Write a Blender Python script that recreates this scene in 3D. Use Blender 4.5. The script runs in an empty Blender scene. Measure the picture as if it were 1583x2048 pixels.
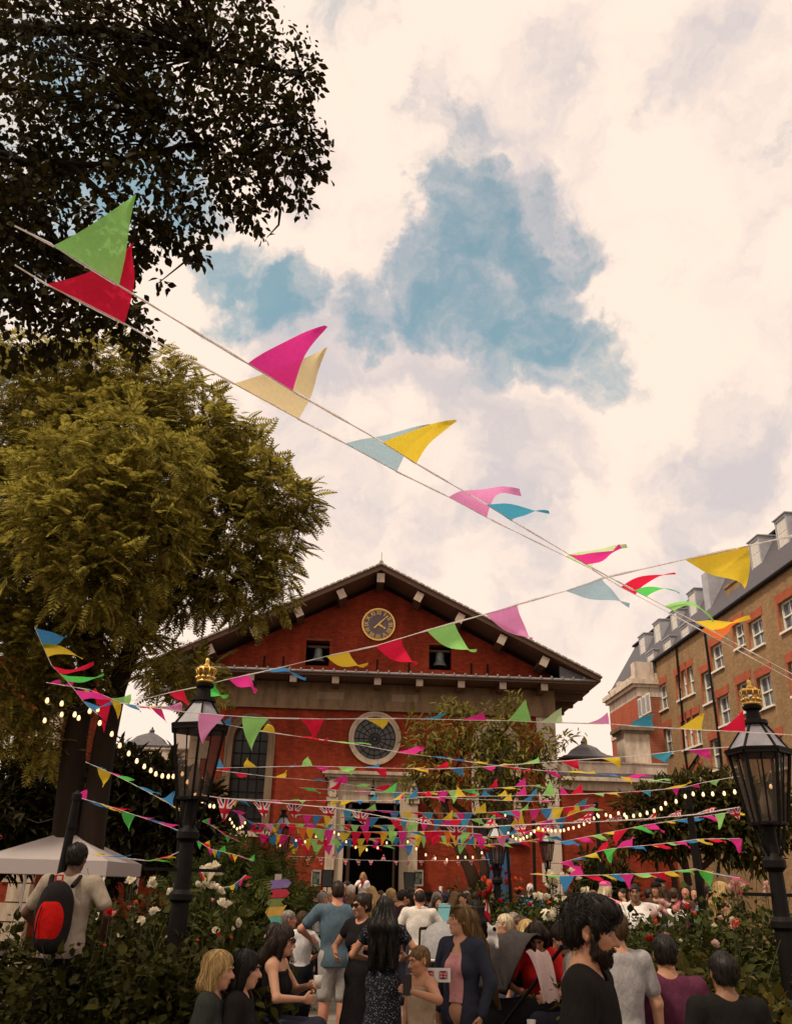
import bpy, bmesh, math, random
import numpy as np
from mathutils import Vector, Matrix
S = bpy.context.scene
COL = S.collection
rad = math.radians
# ------------------------------------------------------------------ camera
F = 1722.; CX, CY = 791.5, 1024.; PITCH = rad(23.7); ROLL = rad(1.44); CAMH = 1.75
FW = np.array([0, math.cos(PITCH), math.sin(PITCH)])
_u = np.array([0, -math.sin(PITCH), math.cos(PITCH)]); _r = np.array([1., 0, 0])
RT = _r * math.cos(ROLL) + _u * math.sin(ROLL)
UP = _u * math.cos(ROLL) - _r * math.sin(ROLL)
cam = bpy.data.cameras.new('camera'); cam.sensor_fit = 'VERTICAL'; cam.sensor_height = 24.
cam.lens = 24. * F / 2048.; cam.clip_end = 900.; cam.clip_start = .05
camo = bpy.data.objects.new('camera', cam); COL.objects.link(camo)
M = Matrix(((RT[0], UP[0], -FW[0], 0), (RT[1], UP[1], -FW[1], 0), (RT[2], UP[2], -FW[2], CAMH), (0, 0, 0, 1)))
camo.matrix_world = M
S.camera = camo
CAM = np.array([0, 0, CAMH])

def ray(x, y): return FW + RT * (x - CX) / F + UP * (CY - y) / F
def at(x, y, Y):            # the point Y metres ahead that the photo shows at (x, y)
    d = ray(x, y); return CAM + d * (Y / d[1])
def rdir(x, y):
    d = ray(x, y); return d / np.linalg.norm(d)

# ------------------------------------------------------------------ world, sun, exposure
SUN_EL, SUN_AZ = 55., 232.      # azimuth clockwise from +Y
W = bpy.data.worlds.new('World'); S.world = W; W.use_nodes = True
nt = W.node_tree; nt.nodes.clear(); N = nt.nodes; L = nt.links
def wn(t, **k):
    n = N.new(t)
    for a, b in k.items(): setattr(n, a, b)
    return n
sky = wn('ShaderNodeTexSky', sky_type='NISHITA', sun_disc=False)
sky.sun_elevation = rad(SUN_EL); sky.sun_rotation = rad(SUN_AZ); sky.air_density = 1.; sky.dust_density = 3.
bgs = wn('ShaderNodeBackground'); bgs.inputs[1].default_value = .15
tint = wn('ShaderNodeMix', data_type='RGBA', blend_type='MULTIPLY'); tint.inputs[0].default_value = 1.; L.new(sky.outputs[0], tint.inputs[6]); tint.inputs[7].default_value = (1.28, 1.54, 1.12, 1)
L.new(tint.outputs[2], bgs.inputs[0])
tc = wn('ShaderNodeTexCoord')
def wmath(op, a, b=None, c=None):
    n = wn('ShaderNodeMath', operation=op)
    for i, v in enumerate((a, b, c)):
        if v is None: continue
        if isinstance(v, (int, float)): n.inputs[i].default_value = v
        else: L.new(v, n.inputs[i])
    return n.outputs[0]
def wvec(op, a, b):
    n = wn('ShaderNodeVectorMath', operation=op)
    for i, v in enumerate((a, b)):
        if isinstance(v, tuple): n.inputs[i].default_value = v
        else: L.new(v, n.inputs[i])
    return n
def wnoise(vec, scale, detail=8., rough=.55, w=0.):
    n = wn('ShaderNodeTexNoise'); n.noise_dimensions = '4D'
    n.inputs['Scale'].default_value = scale; n.inputs['Detail'].default_value = detail
    n.inputs['Roughness'].default_value = rough; n.inputs['W'].default_value = w
    L.new(vec, n.inputs['Vector']); return n
def wrange(v, a, b, c=0., d=1., smooth=True):
    n = wn('ShaderNodeMapRange'); n.interpolation_type = 'SMOOTHSTEP' if smooth else 'LINEAR'
    L.new(v, n.inputs[0])
    for i, q in enumerate((a, b, c, d)): n.inputs[1 + i].default_value = q
    return n.outputs[0]
dirn = tc.outputs['Generated']
wz = wnoise(dirn, 7., 8., .6, 3.)
wob = wvec('ADD', dirn, wvec('SCALE', wvec('SUBTRACT', wz.outputs['Color'], (.5, .5, .5)).outputs[0], (0, 0, 0)).outputs[0])
wob.inputs[1].links[0].from_node.inputs['Scale'].default_value = .24
wnm = wn('ShaderNodeVectorMath', operation='NORMALIZE'); L.new(wob.outputs[0], wnm.inputs[0]); wdir = wnm.outputs[0]
hole = None                      # openings of blue sky in the cloud: direction, size, depth
for (hx, hy, hr, ha) in ((905, 380, 62, .95), (940, 460, 66, 1.), (985, 555, 78, 1.), (1075, 660, 74, 1.), (1200, 745, 60, 1.25), (1140, 705, 56, 1.2),
                         (560, 610, 70, 1.2), (720, 625, 60, .7), (840, 580, 60, .8), (440, 555, 45, 1.1), (500, 580, 45, 1.1), (1050, 390, 60, .7), (640, 690, 50, .6),
                         (1140, 470, 40, .9), (200, 300, 110, .9), (-300, 500, 300, .8), (700, -500, 200, .8), (2000, 300, 150, .6), (880, 250, 60, .6)):
    d = rdir(hx, hy); ang = math.atan(hr / F)
    dt = wvec('DOT_PRODUCT', wdir, tuple(float(q) for q in d)).outputs['Value']
    v = wrange(dt, math.cos(ang * 2.2), math.cos(ang * .2), 0., ha)
    hole = v if hole is None else wmath('MAXIMUM', hole, v)
fine = wnoise(wdir, 8., 12., .58, 7.).outputs['Fac']
dz = wn('ShaderNodeSeparateXYZ'); L.new(dirn, dz.inputs[0]); dz = dz.outputs[2]
edge = wnoise(dirn, 26., 8., .65, 2.).outputs['Fac']
cov = wmath('SUBTRACT', wmath('ADD', wmath('ADD', wmath('MULTIPLY', wmath('SUBTRACT', fine, .5), 3.9), wmath('MULTIPLY', wmath('SUBTRACT', edge, .5), .5)), wmath('MULTIPLY_ADD', dz, -.9, 1.60)), wmath('MULTIPLY', hole, 1.27))
cloud = wrange(cov, -.55, .72, .06, 1.)
thin = wrange(cov, .0, .80, .26, 0.)
gmask = wnoise(wdir, 7., 9., .56, 1.7).outputs['Fac']
gre = None                       # grey undersides
for (hx, hy, hr, ha) in ((820, 720, 140, .8), (700, 560, 110, .5), (760, 900, 140, .75), (1010, 940, 110, .7), (1400, 960, 90, .6),
                         (930, 310, 80, .6), (1100, 330, 150, .55), (600, 440, 120, .55), (1420, 780, 90, .35), (440, 860, 60, .4), (1240, 1300, 120, .55), (560, 980, 60, .5), (640, 720, 90, .8), (900, 780, 90, .9), (1330, 300, 150, .45)):
    d = rdir(hx, hy); ang = math.atan(hr / F)
    dt = wvec('DOT_PRODUCT', wdir, tuple(float(q) for q in d)).outputs['Value']
    v = wrange(dt, math.cos(ang * 2.3), math.cos(ang * .1), 0., ha)
    gre = v if gre is None else wmath('MAXIMUM', gre, v)
gfac = wrange(wmath('ADD', wmath('MULTIPLY', gmask, 2.6), wmath('ADD', wmath('MULTIPLY', gre, .60), thin)), 1.40, 2.05)
mixc = wn('ShaderNodeMix', data_type='RGBA'); L.new(gfac, mixc.inputs[0])
mixc.inputs[6].default_value = (1.08, .875, .735, 1); mixc.inputs[7].default_value = (.70, .625, .62, 1)
bgc = wn('ShaderNodeBackground'); L.new(mixc.outputs[2], bgc.inputs[0]); bgc.inputs[1].default_value = 1.0
mx = wn('ShaderNodeMixShader'); L.new(cloud, mx.inputs[0]); L.new(bgs.outputs[0], mx.inputs[1]); L.new(bgc.outputs[0], mx.inputs[2])
wo = wn('ShaderNodeOutputWorld'); L.new(mx.outputs[0], wo.inputs[0])
sun = bpy.data.lights.new('sun', 'SUN'); sun.energy = 3.2; sun.angle = rad(8); sun.color = (1, .86, .66)
suno = bpy.data.objects.new('sun', sun); COL.objects.link(suno)
sd = Vector((math.sin(rad(SUN_AZ)) * math.cos(rad(SUN_EL)), math.cos(rad(SUN_AZ)) * math.cos(rad(SUN_EL)), math.sin(rad(SUN_EL))))
suno.rotation_euler = sd.to_track_quat('Z', 'Y').to_euler(); suno.location = (0, -5, 30)
S.view_settings.view_transform = 'Standard'; S.view_settings.look = 'None'; S.view_settings.exposure = 0.; S.view_settings.gamma = 1.
S.cycles.max_bounces = 6; S.cycles.diffuse_bounces = 3; S.cycles.transparent_max_bounces = 8

# ------------------------------------------------------------------ helpers
def obj(name, me, mat=None, parent=None, smooth=False):
    if isinstance(me, MB): me = me.mesh(name)
    if mat is not None:
        for m in (mat if isinstance(mat, (list, tuple)) else [mat]): me.materials.append(m)
    o = bpy.data.objects.new(name, me); COL.objects.link(o)
    if smooth: me.polygons.foreach_set('use_smooth', [True] * len(me.polygons))
    if parent is not None: o.parent = parent
    return o
def tag(o, label, cat, group=None):
    o['label'] = label; o['category'] = cat
    if group: o['group'] = group
    return o
def thing(name, label, cat, loc=(0, 0, 0), rotz=0., group=None):
    o = bpy.data.objects.new(name, None); COL.objects.link(o); o.empty_display_size = .2
    o.location = tuple(float(q) for q in loc); o.rotation_euler = (0, 0, rotz)
    return tag(o, label, cat, group)
def struct(o, kind='structure'):
    o['kind'] = kind; return o
def pydata(name, v, f):
    me = bpy.data.meshes.new(name); me.from_pydata([tuple(map(float, q)) for q in v], [], f); me.update(); return me
def npmesh(name, V, Fq):        # quads, fast
    V = np.asarray(V, np.float32); Fq = np.asarray(Fq, np.int32)
    me = bpy.data.meshes.new(name); n = len(V); m, k = Fq.shape
    me.vertices.add(n); me.vertices.foreach_set('co', V.ravel())
    me.loops.add(m * k); me.loops.foreach_set('vertex_index', Fq.ravel())
    me.polygons.add(m); me.polygons.foreach_set('loop_start', np.arange(0, m * k, k, dtype=np.int32))
    try: me.polygons.foreach_set('loop_total', np.full(m, k, np.int32))
    except Exception: pass
    me.update(calc_edges=True); me.validate(); return me
class MB:
    def __init__(s): s.v = []; s.f = []; s.mi = []
    def add(s, v, f, mi=0):
        b = len(s.v); s.v += [tuple(map(float, q)) for q in v]; s.f += [tuple(b + i for i in q) for q in f]; s.mi += [mi] * len(f); return s
    def box(s, x0, x1, y0, y1, z0, z1, mi=0, rot=None, c=None):
        v = [(x, y, z) for x in (x0, x1) for y in (y0, y1) for z in (z0, z1)]
        if rot is not None:
            v = [tuple(Vector(c) + rot @ (Vector(q) - Vector(c))) for q in v]
        return s.add(v, [(0, 1, 3, 2), (4, 6, 7, 5), (0, 4, 5, 1), (2, 3, 7, 6), (0, 2, 6, 4), (1, 5, 7, 3)], mi)
    def bar(s, a, b, w, h=None, mi=0):      # rectangular bar
        a = Vector(a); b = Vector(b); h = h or w; d = (b - a).normalized()
        up = Vector((0, 0, 1)) if abs(d.z) < .95 else Vector((0, 1, 0))
        x = d.cross(up).normalized() * w / 2; y = x.cross(d).normalized() * h / 2
        v = [p + q for p in (a, b) for q in (-x - y, x - y, x + y, -x + y)]
        return s.add(v, [(0, 3, 2, 1), (4, 5, 6, 7), (0, 1, 5, 4), (1, 2, 6, 5), (2, 3, 7, 6), (3, 0, 4, 7)], mi)
    def tube(s, pts, r, n=8, mi=0, cap=True):
        pts = [Vector(p) for p in pts]; k = len(pts)
        rr = list(r) if hasattr(r, '__len__') else [r] * k
        v = []; prev = None
        for i, p in enumerate(pts):
            d = (pts[min(i + 1, k - 1)] - pts[max(i - 1, 0)]).normalized()
            if prev is None:
                a = Vector((0, 0, 1)) if abs(d.z) < .9 else Vector((1, 0, 0)); x = d.cross(a).normalized()
            else:
                x = (prev - d * prev.dot(d)).normalized()
            prev = x; y = d.cross(x)
            for j in range(n):
                t = 2 * math.pi * j / n; v.append(p + (x * math.cos(t) + y * math.sin(t)) * rr[i])
        f = [(i * n + j, i * n + (j + 1) % n, (i + 1) * n + (j + 1) % n, (i + 1) * n + j) for i in range(k - 1) for j in range(n)]
        if cap: f += [tuple(range(n - 1, -1, -1)), tuple((k - 1) * n + j for j in range(n))]
        return s.add(v, f, mi)
    def lathe(s, prof, c=(0, 0, 0), n=16, mi=0, phase=0.):
        v = []; k = len(prof)
        for r, z in prof:
            for j in range(n):
                t = 2 * math.pi * (j + phase) / n; v.append((c[0] + r * math.cos(t), c[1] + r * math.sin(t), c[2] + z))
        f = [(i * n + j, i * n + (j + 1) % n, (i + 1) * n + (j + 1) % n, (i + 1) * n + j) for i in range(k - 1) for j in range(n)]
        f += [tuple(range(n - 1, -1, -1)), tuple((k - 1) * n + j for j in range(n))]
        return s.add(v, f, mi)
    def prism(s, poly, y0, y1, mi=0):       # polygon in x,z pushed along y
        n = len(poly); v = [(x, y0, z) for x, z in poly] + [(x, y1, z) for x, z in poly]
        f = [tuple(range(n)), tuple(range(2 * n - 1, n - 1, -1))] + [(i, i + n, (i + 1) % n + n, (i + 1) % n) for i in range(n)]
        return s.add(v, f, mi)
    def ring(s, c, r0, r1, y0, y1, n=40, mi=0, a0=0., a1=2 * math.pi):   # ring standing in the x,z plane
        full = abs(a1 - a0) > 6.28; k = n if full else n + 1
        v = []
        for j in range(k):
            t = a0 + (a1 - a0) * j / n; q = (math.cos(t), math.sin(t))
            for r, y in ((r0, y0), (r1, y0), (r1, y1), (r0, y1)): v.append((c[0] + r * q[0], y, c[1] + r * q[1]))
        f = []
        for j in range(n):
            a = 4 * j; b = 4 * ((j + 1) % k)
            for i in range(4): f.append((a + i, a + (i + 1) % 4, b + (i + 1) % 4, b + i))
        return s.add(v, f, mi)
    def mesh(s, name):
        me = pydata(name, s.v, s.f)
        if any(s.mi): me.polygons.foreach_set('material_index', s.mi)
        bm = bmesh.new(); bm.from_mesh(me); bmesh.ops.recalc_face_normals(bm, faces=bm.faces); bm.to_mesh(me); bm.free()
        return me
def plate(outer, holes, y0, y1):            # slab in x,z with openings cut through it
    cu = bpy.data.curves.new('outline', 'CURVE'); cu.dimensions = '2D'; cu.fill_mode = 'BOTH'; cu.extrude = abs(y1 - y0) / 2
    for poly in [outer] + list(holes):
        sp = cu.splines.new('POLY'); sp.points.add(len(poly) - 1)
        for p, q in zip(sp.points, poly): p.co = (q[0], q[1], 0, 1)
        sp.use_cyclic_u = True
    o = bpy.data.objects.new('outline', cu); COL.objects.link(o)
    dg = bpy.context.evaluated_depsgraph_get(); dg.update()
    me = bpy.data.meshes.new_from_object(o.evaluated_get(dg))
    bpy.data.objects.remove(o); bpy.data.curves.remove(cu)
    ym = (y0 + y1) / 2
    for v in me.vertices: v.co = (v.co.x, ym + v.co.z, v.co.y)
    bm = bmesh.new(); bm.from_mesh(me); bmesh.ops.recalc_face_normals(bm, faces=bm.faces); bm.to_mesh(me); bm.free()
    me.materials.clear(); return me
def text_mesh(body, size, depth=.01):
    cu = bpy.data.curves.new('numeral', 'FONT'); cu.body = body; cu.size = size; cu.extrude = depth / 2; cu.align_x = 'CENTER'; cu.align_y = 'CENTER'
    o = bpy.data.objects.new('numeral', cu); COL.objects.link(o)
    dg = bpy.context.evaluated_depsgraph_get(); dg.update()
    me = bpy.data.meshes.new_from_object(o.evaluated_get(dg)); bpy.data.objects.remove(o); bpy.data.curves.remove(cu)
    me.materials.clear(); return me

# ------------------------------------------------------------------ materials
class Mat:
    def __init__(s, name):
        s.m = bpy.data.materials.new(name); s.m.use_nodes = True; s.t = s.m.node_tree
        s.b = s.t.nodes['Principled BSDF']; s.out = s.t.nodes['Material Output']
    def n(s, t, **k):
        q = s.t.nodes.new(t)
        for a, b in k.items(): setattr(q, a, b)
        return q
    def l(s, a, b): s.t.links.new(a, b)
    def obj(s): return s.n('ShaderNodeTexCoord').outputs['Object']
    def noise(s, scale, detail=6., rough=.6, vec=None):
        q = s.n('ShaderNodeTexNoise'); q.inputs['Scale'].default_value = scale; q.inputs['Detail'].default_value = detail; q.inputs['Roughness'].default_value = rough
        s.l(vec if vec is not None else s.obj(), q.inputs['Vector']); return q.outputs['Fac']
    def ramp(s, fac, stops):
        q = s.n('ShaderNodeValToRGB'); e = q.color_ramp.elements
        while len(e) < len(stops): e.new(.5)
        for a, (p, c) in zip(e, stops): a.position = p; a.color = tuple(c) + (1,)
        s.l(fac, q.inputs[0]); return q.outputs[0]
    def bump(s, h, strength=.3, dist=.02):
        q = s.n('ShaderNodeBump'); q.inputs['Strength'].default_value = strength; q.inputs['Distance'].default_value = dist
        s.l(h, q.inputs['Height']); s.l(q.outputs[0], s.b.inputs['Normal']); return q
def scl(c, k): return tuple(min(1., q * k) for q in c)
_mc = {}
def pm(name, c, rough=.7, var=.25, scale=6., bump=.15, dist=.01, metal=0., spec=.3, stretch=None, sheen=0., emit=0., scale2=None):
    key = (name, tuple(c))
    if key in _mc: return _mc[key]
    m = Mat(name)
    vec = m.obj()
    if stretch:
        mp = m.n('ShaderNodeMapping'); mp.inputs['Scale'].default_value = stretch; m.l(vec, mp.inputs[0]); vec = mp.outputs[0]
    f = m.noise(scale, 8., .62, vec)
    m.l(m.ramp(f, ((.25, scl(c, 1 - var)), (.75, scl(c, 1 + var)))), m.b.inputs['Base Color'])
    m.b.inputs['Roughness'].default_value = rough; m.b.inputs['Metallic'].default_value = metal
    m.b.inputs['Specular IOR Level'].default_value = spec
    if sheen: m.b.inputs['Sheen Weight'].default_value = sheen
    if bump: m.bump(m.noise(scale2 or scale * 4, 6., .6, vec), bump, dist)
    if emit:
        m.b.inputs['Emission Color'].default_value = tuple(c) + (1,); m.b.inputs['Emission Strength'].default_value = emit
    _mc[key] = m.m; return m.m
def brick(name, c1, c2, mortar, axis='xz', dirt=.5, bw=.225, bh=.075):
    m = Mat(name); o = m.obj(); sp = m.n('ShaderNodeSeparateXYZ'); m.l(o, sp.inputs[0]); cb = m.n('ShaderNodeCombineXYZ')
    m.l(sp.outputs[0 if axis[0] == 'x' else 1], cb.inputs[0]); m.l(sp.outputs[2], cb.inputs[1])
    t = m.n('ShaderNodeTexBrick'); m.l(cb.outputs[0], t.inputs['Vector']); t.inputs['Scale'].default_value = 1.
    t.inputs['Brick Width'].default_value = bw; t.inputs['Row Height'].default_value = bh; t.inputs['Mortar Size'].default_value = .006; t.inputs['Mortar Smooth'].default_value = .2
    t.inputs['Color1'].default_value = c1 + (1,); t.inputs['Color2'].default_value = c2 + (1,); t.inputs['Mortar'].default_value = mortar + (1,); t.inputs['Bias'].default_value = -.1
    mps = m.n('ShaderNodeMapping'); mps.inputs['Scale'].default_value = (1.6, 1.6, .45); m.l(o, mps.inputs[0]); big = m.noise(.8, 9., .68, mps.outputs[0]); sm = m.noise(9., 5., .7)
    q = m.ramp(big, ((.3, (1 - dirt,) * 3), (.7, (1.15, 1.12, 1.1))))
    q2 = m.ramp(sm, ((.3, (.8, .78, .76)), (.7, (1.12, 1.1, 1.1))))
    a = m.n('ShaderNodeMix', data_type='RGBA', blend_type='MULTIPLY'); a.inputs[0].default_value = 1; m.l(t.outputs['Color'], a.inputs[6]); m.l(q, a.inputs[7])
    b = m.n('ShaderNodeMix', data_type='RGBA', blend_type='MULTIPLY'); b.inputs[0].default_value = 1; m.l(a.outputs[2], b.inputs[6]); m.l(q2, b.inputs[7])
    m.l(b.outputs[2], m.b.inputs['Base Color']); m.b.inputs['Roughness'].default_value = .9; m.b.inputs['Specular IOR Level'].default_value = .15
    m.bump(t.outputs['Fac'], -.3, .008); return m.m
def stone(name, c, dirt=.45):
    m = Mat(name); o = m.obj()
    mp = m.n('ShaderNodeMapping'); mp.inputs['Scale'].default_value = (2.2, 2.2, .5); m.l(o, mp.inputs[0])
    streak = m.noise(1.6, 8., .65, mp.outputs[0]); sm = m.noise(14., 6., .7)
    q = m.ramp(streak, ((.3, scl(c, 1 - dirt)), (.55, c), (.8, scl(c, 1.1))))
    q2 = m.ramp(sm, ((.3, (.85, .84, .82)), (.7, (1.08, 1.07, 1.06))))
    b = m.n('ShaderNodeMix', data_type='RGBA', blend_type='MULTIPLY'); b.inputs[0].default_value = 1; m.l(q, b.inputs[6]); m.l(q2, b.inputs[7])
    m.l(b.outputs[2], m.b.inputs['Base Color']); m.b.inputs['Roughness'].default_value = .9; m.b.inputs['Specular IOR Level'].default_value = .2
    m.bump(sm, .25, .01); return m.m
def leafmat(name, c, c2, trans=.35, rough=.6, scale=3.):
    m = Mat(name); rnd = m.n('ShaderNodeNewGeometry').outputs['Random Per Island']
    big = m.noise(scale, 3.)
    ad = m.n('ShaderNodeMath', operation='ADD'); m.l(rnd, ad.inputs[0]); m.l(big, ad.inputs[1])
    hf = m.n('ShaderNodeMath', operation='MULTIPLY'); hf.inputs[1].default_value = .5; m.l(ad.outputs[0], hf.inputs[0])
    col = m.ramp(hf.outputs[0], ((.2, c), (.8, c2)))
    m.l(col, m.b.inputs['Base Color']); m.b.inputs['Roughness'].default_value = rough; m.b.inputs['Specular IOR Level'].default_value = .10
    tr = m.n('ShaderNodeBsdfTranslucent'); m.l(col, tr.inputs[0]); ms = m.n('ShaderNodeMixShader'); ms.inputs[0].default_value = trans
    m.l(m.b.outputs[0], ms.inputs[1]); m.l(tr.outputs[0], ms.inputs[2]); m.l(ms.outputs[0], m.out.inputs[0]); return m.m
def cloth(name, c, trans=.45, var=.08, sheer=0.):
    key = ('cloth', name, tuple(c))
    if key in _mc: return _mc[key]
    m = Mat(name); f = m.noise(60., 4.)
    col = m.ramp(f, ((.3, scl(c, 1 - var)), (.7, scl(c, 1 + var))))
    d = m.n('ShaderNodeBsdfDiffuse'); tr = m.n('ShaderNodeBsdfTranslucent'); m.l(col, d.inputs[0]); m.l(col, tr.inputs[0])
    ms = m.n('ShaderNodeMixShader'); ms.inputs[0].default_value = trans; m.l(d.outputs[0], ms.inputs[1]); m.l(tr.outputs[0], ms.inputs[2])
    last = ms.outputs[0]
    if sheer:      # thin cloth lets some of what lies behind shine through, tinted
        tp = m.n('ShaderNodeBsdfTransparent'); m.l(col, tp.inputs[0]); m2 = m.n('ShaderNodeMixShader'); m2.inputs[0].default_value = sheer; m.l(last, m2.inputs[1]); m.l(tp.outputs[0], m2.inputs[2]); last = m2.outputs[0]
    m.l(last, m.out.inputs[0])
    _mc[key] = m.m; return m.m
def colattr(name, trans=.4):     # woven pattern carried by the mesh
    m = Mat(name); a = m.n('ShaderNodeAttribute', attribute_name='weave')
    d = m.n('ShaderNodeBsdfDiffuse'); tr = m.n('ShaderNodeBsdfTranslucent'); m.l(a.outputs[0], d.inputs[0]); m.l(a.outputs[0], tr.inputs[0])
    ms = m.n('ShaderNodeMixShader'); ms.inputs[0].default_value = trans; m.l(d.outputs[0], ms.inputs[1]); m.l(tr.outputs[0], ms.inputs[2]); m.l(ms.outputs[0], m.out.inputs[0]); return m.m
BRICK = brick('red_brick', (.33, .043, .017), (.22, .026, .010), (.19, .065, .035))
BRICKS = brick('red_brick_side', (.27, .07, .03), (.20, .045, .02), (.2, .1, .06), 'yz')
YBRICK = brick('stock_brick', (.34, .215, .105), (.24, .15, .075), (.30, .22, .14), dirt=.3)
RBRICK = brick('terrace_red_brick', (.42, .10, .05), (.34, .075, .035), (.3, .14, .09), dirt=.2)
STONE = stone('portland_stone', (.52, .42, .32)); STONE_D = stone('dark_stone', (.26, .175, .105)); STONE_P = stone('pale_stone', (.62, .52, .43))
WOOD = pm('dark_eaves_timber', (.13, .075, .05), .8, .3, 3., .3, stretch=(1, 1, 6)); WOOD_LIT = pm('lit_bracket_timber', (.42, .33, .26), .7, .2)
LEAD = pm('lead_sheet', (.12, .11, .12), .55, .3, 4.); LEADL = pm('light_lead_sheet', (.34, .34, .37), .5, .25, 3.); SLATE = pm('roof_slate', (.085, .075, .085), .6, .35, 12., .4)
GOLD = pm('gilding', (.72, .46, .13), .35, .15, 20., .05, metal=.75); BLACK = pm('black_painted_iron', (.007, .0055, .005), .55, .3, 10., .1, spec=.12)
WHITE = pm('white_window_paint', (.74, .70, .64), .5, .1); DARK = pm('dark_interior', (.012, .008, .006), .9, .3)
def glassy(name, c, rough=.12):
    m = Mat(name); f = m.noise(3., 4.); m.l(m.ramp(f, ((.3, scl(c, .6)), (.7, scl(c, 1.4)))), m.b.inputs['Base Color']); m.b.inputs['Roughness'].default_value = rough
    m.b.inputs['Specular IOR Level'].default_value = .6; m.bump(m.noise(1.2, 2.), .05, .02); return m.m
GLASS = glassy('dark_window_glass', (.012, .010, .009), .3); GLASSL = glassy('sky_reflecting_glass', (.10, .11, .12), .06)
# ------------------------------------------------------------------ ground
def gridmesh(name, x0, x1, y0, y1, z, n=2):
    v = [(x0 + (x1 - x0) * i / n, y0 + (y1 - y0) * j / n, z) for j in range(n + 1) for i in range(n + 1)]
    return pydata(name, v, [(j * (n + 1) + i, j * (n + 1) + i + 1, (j + 1) * (n + 1) + i + 1, (j + 1) * (n + 1) + i) for j in range(n) for i in range(n)])
GROUND = pm('earth_and_gravel', (.10, .075, .05), .95, .4, 2., .4)
m = Mat('stone_paving'); t = m.n('ShaderNodeTexBrick'); m.l(m.obj(), t.inputs['Vector']); t.inputs['Scale'].default_value = 1.
t.inputs['Brick Width'].default_value = .9; t.inputs['Row Height'].default_value = .6; t.inputs['Mortar Size'].default_value = .012
t.inputs['Color1'].default_value = (.17, .14, .11, 1); t.inputs['Color2'].default_value = (.22, .18, .14, 1); t.inputs['Mortar'].default_value = (.07, .06, .045, 1)
nz = m.ramp(m.noise(2.5, 8.), ((.3, (.7, .7, .7)), (.7, (1.1, 1.1, 1.1)))); mm = m.n('ShaderNodeMix', data_type='RGBA', blend_type='MULTIPLY'); mm.inputs[0].default_value = 1
m.l(t.outputs['Color'], mm.inputs[6]); m.l(nz, mm.inputs[7]); m.l(mm.outputs[2], m.b.inputs['Base Color']); m.b.inputs['Roughness'].default_value = .85; PAVING = m.m
struct(obj('ground', gridmesh('ground', -300, 300, -100, 500, -.004), GROUND))
struct(obj('path', gridmesh('path', -3.2, 3.6, 1.5, 35, 0.), PAVING))

# ------------------------------------------------------------------ church
ROT = rad(2.5)
ch = thing('church', 'red brick church with clock gable, round window and stone doorway', 'church', (-.633, 36, 0), ROT)
def arch(cx, hw, z0, zs, n=14):       # round-headed opening, springing at zs
    return [(cx - hw, z0), (cx + hw, z0)] + [(cx + hw * math.cos(math.pi * i / n), zs + hw * math.sin(math.pi * i / n)) for i in range(n + 1)]
def circ(cx, cz, r, n=40): return [(cx + r * math.cos(2 * math.pi * i / n), cz + r * math.sin(2 * math.pi * i / n)) for i in range(n)]
SL = (14.41 - 9.9) / 9.1
holes = [circ(0, 7.42, .88), arch(-5.03, .70, 3.70, 7.25), arch(4.95, .70, 3.70, 7.25), [(-1.08, 0.02), (1.08, 0.02), (1.08, 4.9), (-1.08, 4.9)],
         [(-3.04, 10.34), (-2.04, 10.34), (-2.04, 11.42), (-3.04, 11.42)], [(2.20, 10.34), (3.16, 10.34), (3.16, 11.42), (2.20, 11.42)]]
obj('wall', plate([(-7.43, 0), (7.43, 0), (7.43, 10.25), (0, 13.95), (-7.43, 10.25)], holes, 0, .5), BRICK, ch)
sw = MB(); sw.box(-7.43, -6.9, .5, 30, 0, 10.2); sw.box(6.9, 7.43, .5, 30, 0, 10.2); sw.box(-6.9, 6.9, 29.5, 30, 0, 10.2)
obj('side_wall', sw, BRICKS, ch)
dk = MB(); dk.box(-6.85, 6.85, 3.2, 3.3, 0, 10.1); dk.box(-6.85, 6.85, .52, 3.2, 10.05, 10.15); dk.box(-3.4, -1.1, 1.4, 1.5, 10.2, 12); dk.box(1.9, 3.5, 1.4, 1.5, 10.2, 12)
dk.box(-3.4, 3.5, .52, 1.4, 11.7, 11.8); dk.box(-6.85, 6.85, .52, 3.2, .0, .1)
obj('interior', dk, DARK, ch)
# roof with boarded overhang
rf = MB()
for sgn in (-1, 1):
    p = [(0, 14.41), (sgn * 9.1, 9.9), (sgn * 9.1, 9.72), (0, 14.2)]
    rf.prism(p, -1.52, 31.5)
obj('roof', rf, pm('roof_timber_boards', (.15, .085, .06), .8, .35, 2.5, .5, stretch=(9, 1, 9)), ch)
tl = MB()
for sgn in (-1, 1):
    p = [(0, 14.46), (sgn * 9.16, 9.93), (sgn * 9.16, 9.87), (0, 14.41)]
    tl.prism(p, -1.6, 31.6)
    for k in range(34):      # slates break the verge line
        q = (k + .5) / 34; x = sgn * 9.1 * q; z = 14.44 - SL * abs(x); tl.box(x - .12, x + .12, -1.64, -1.45, z - .02, z + .045, rot=Matrix.Rotation(sgn * math.atan(SL), 3, 'Y'), c=(x, -1.5, z))
tl.tube([(0, -1.62, 14.5), (0, 31, 14.5)], .09, 8); tl.tube([(0, -1.6, 14.5), (0, -1.6, 14.95)], .015, 6)
obj('roof_covering', tl, pm('roof_edge_slate', (.30, .25, .22), .7, .4, 5.), ch)
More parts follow.
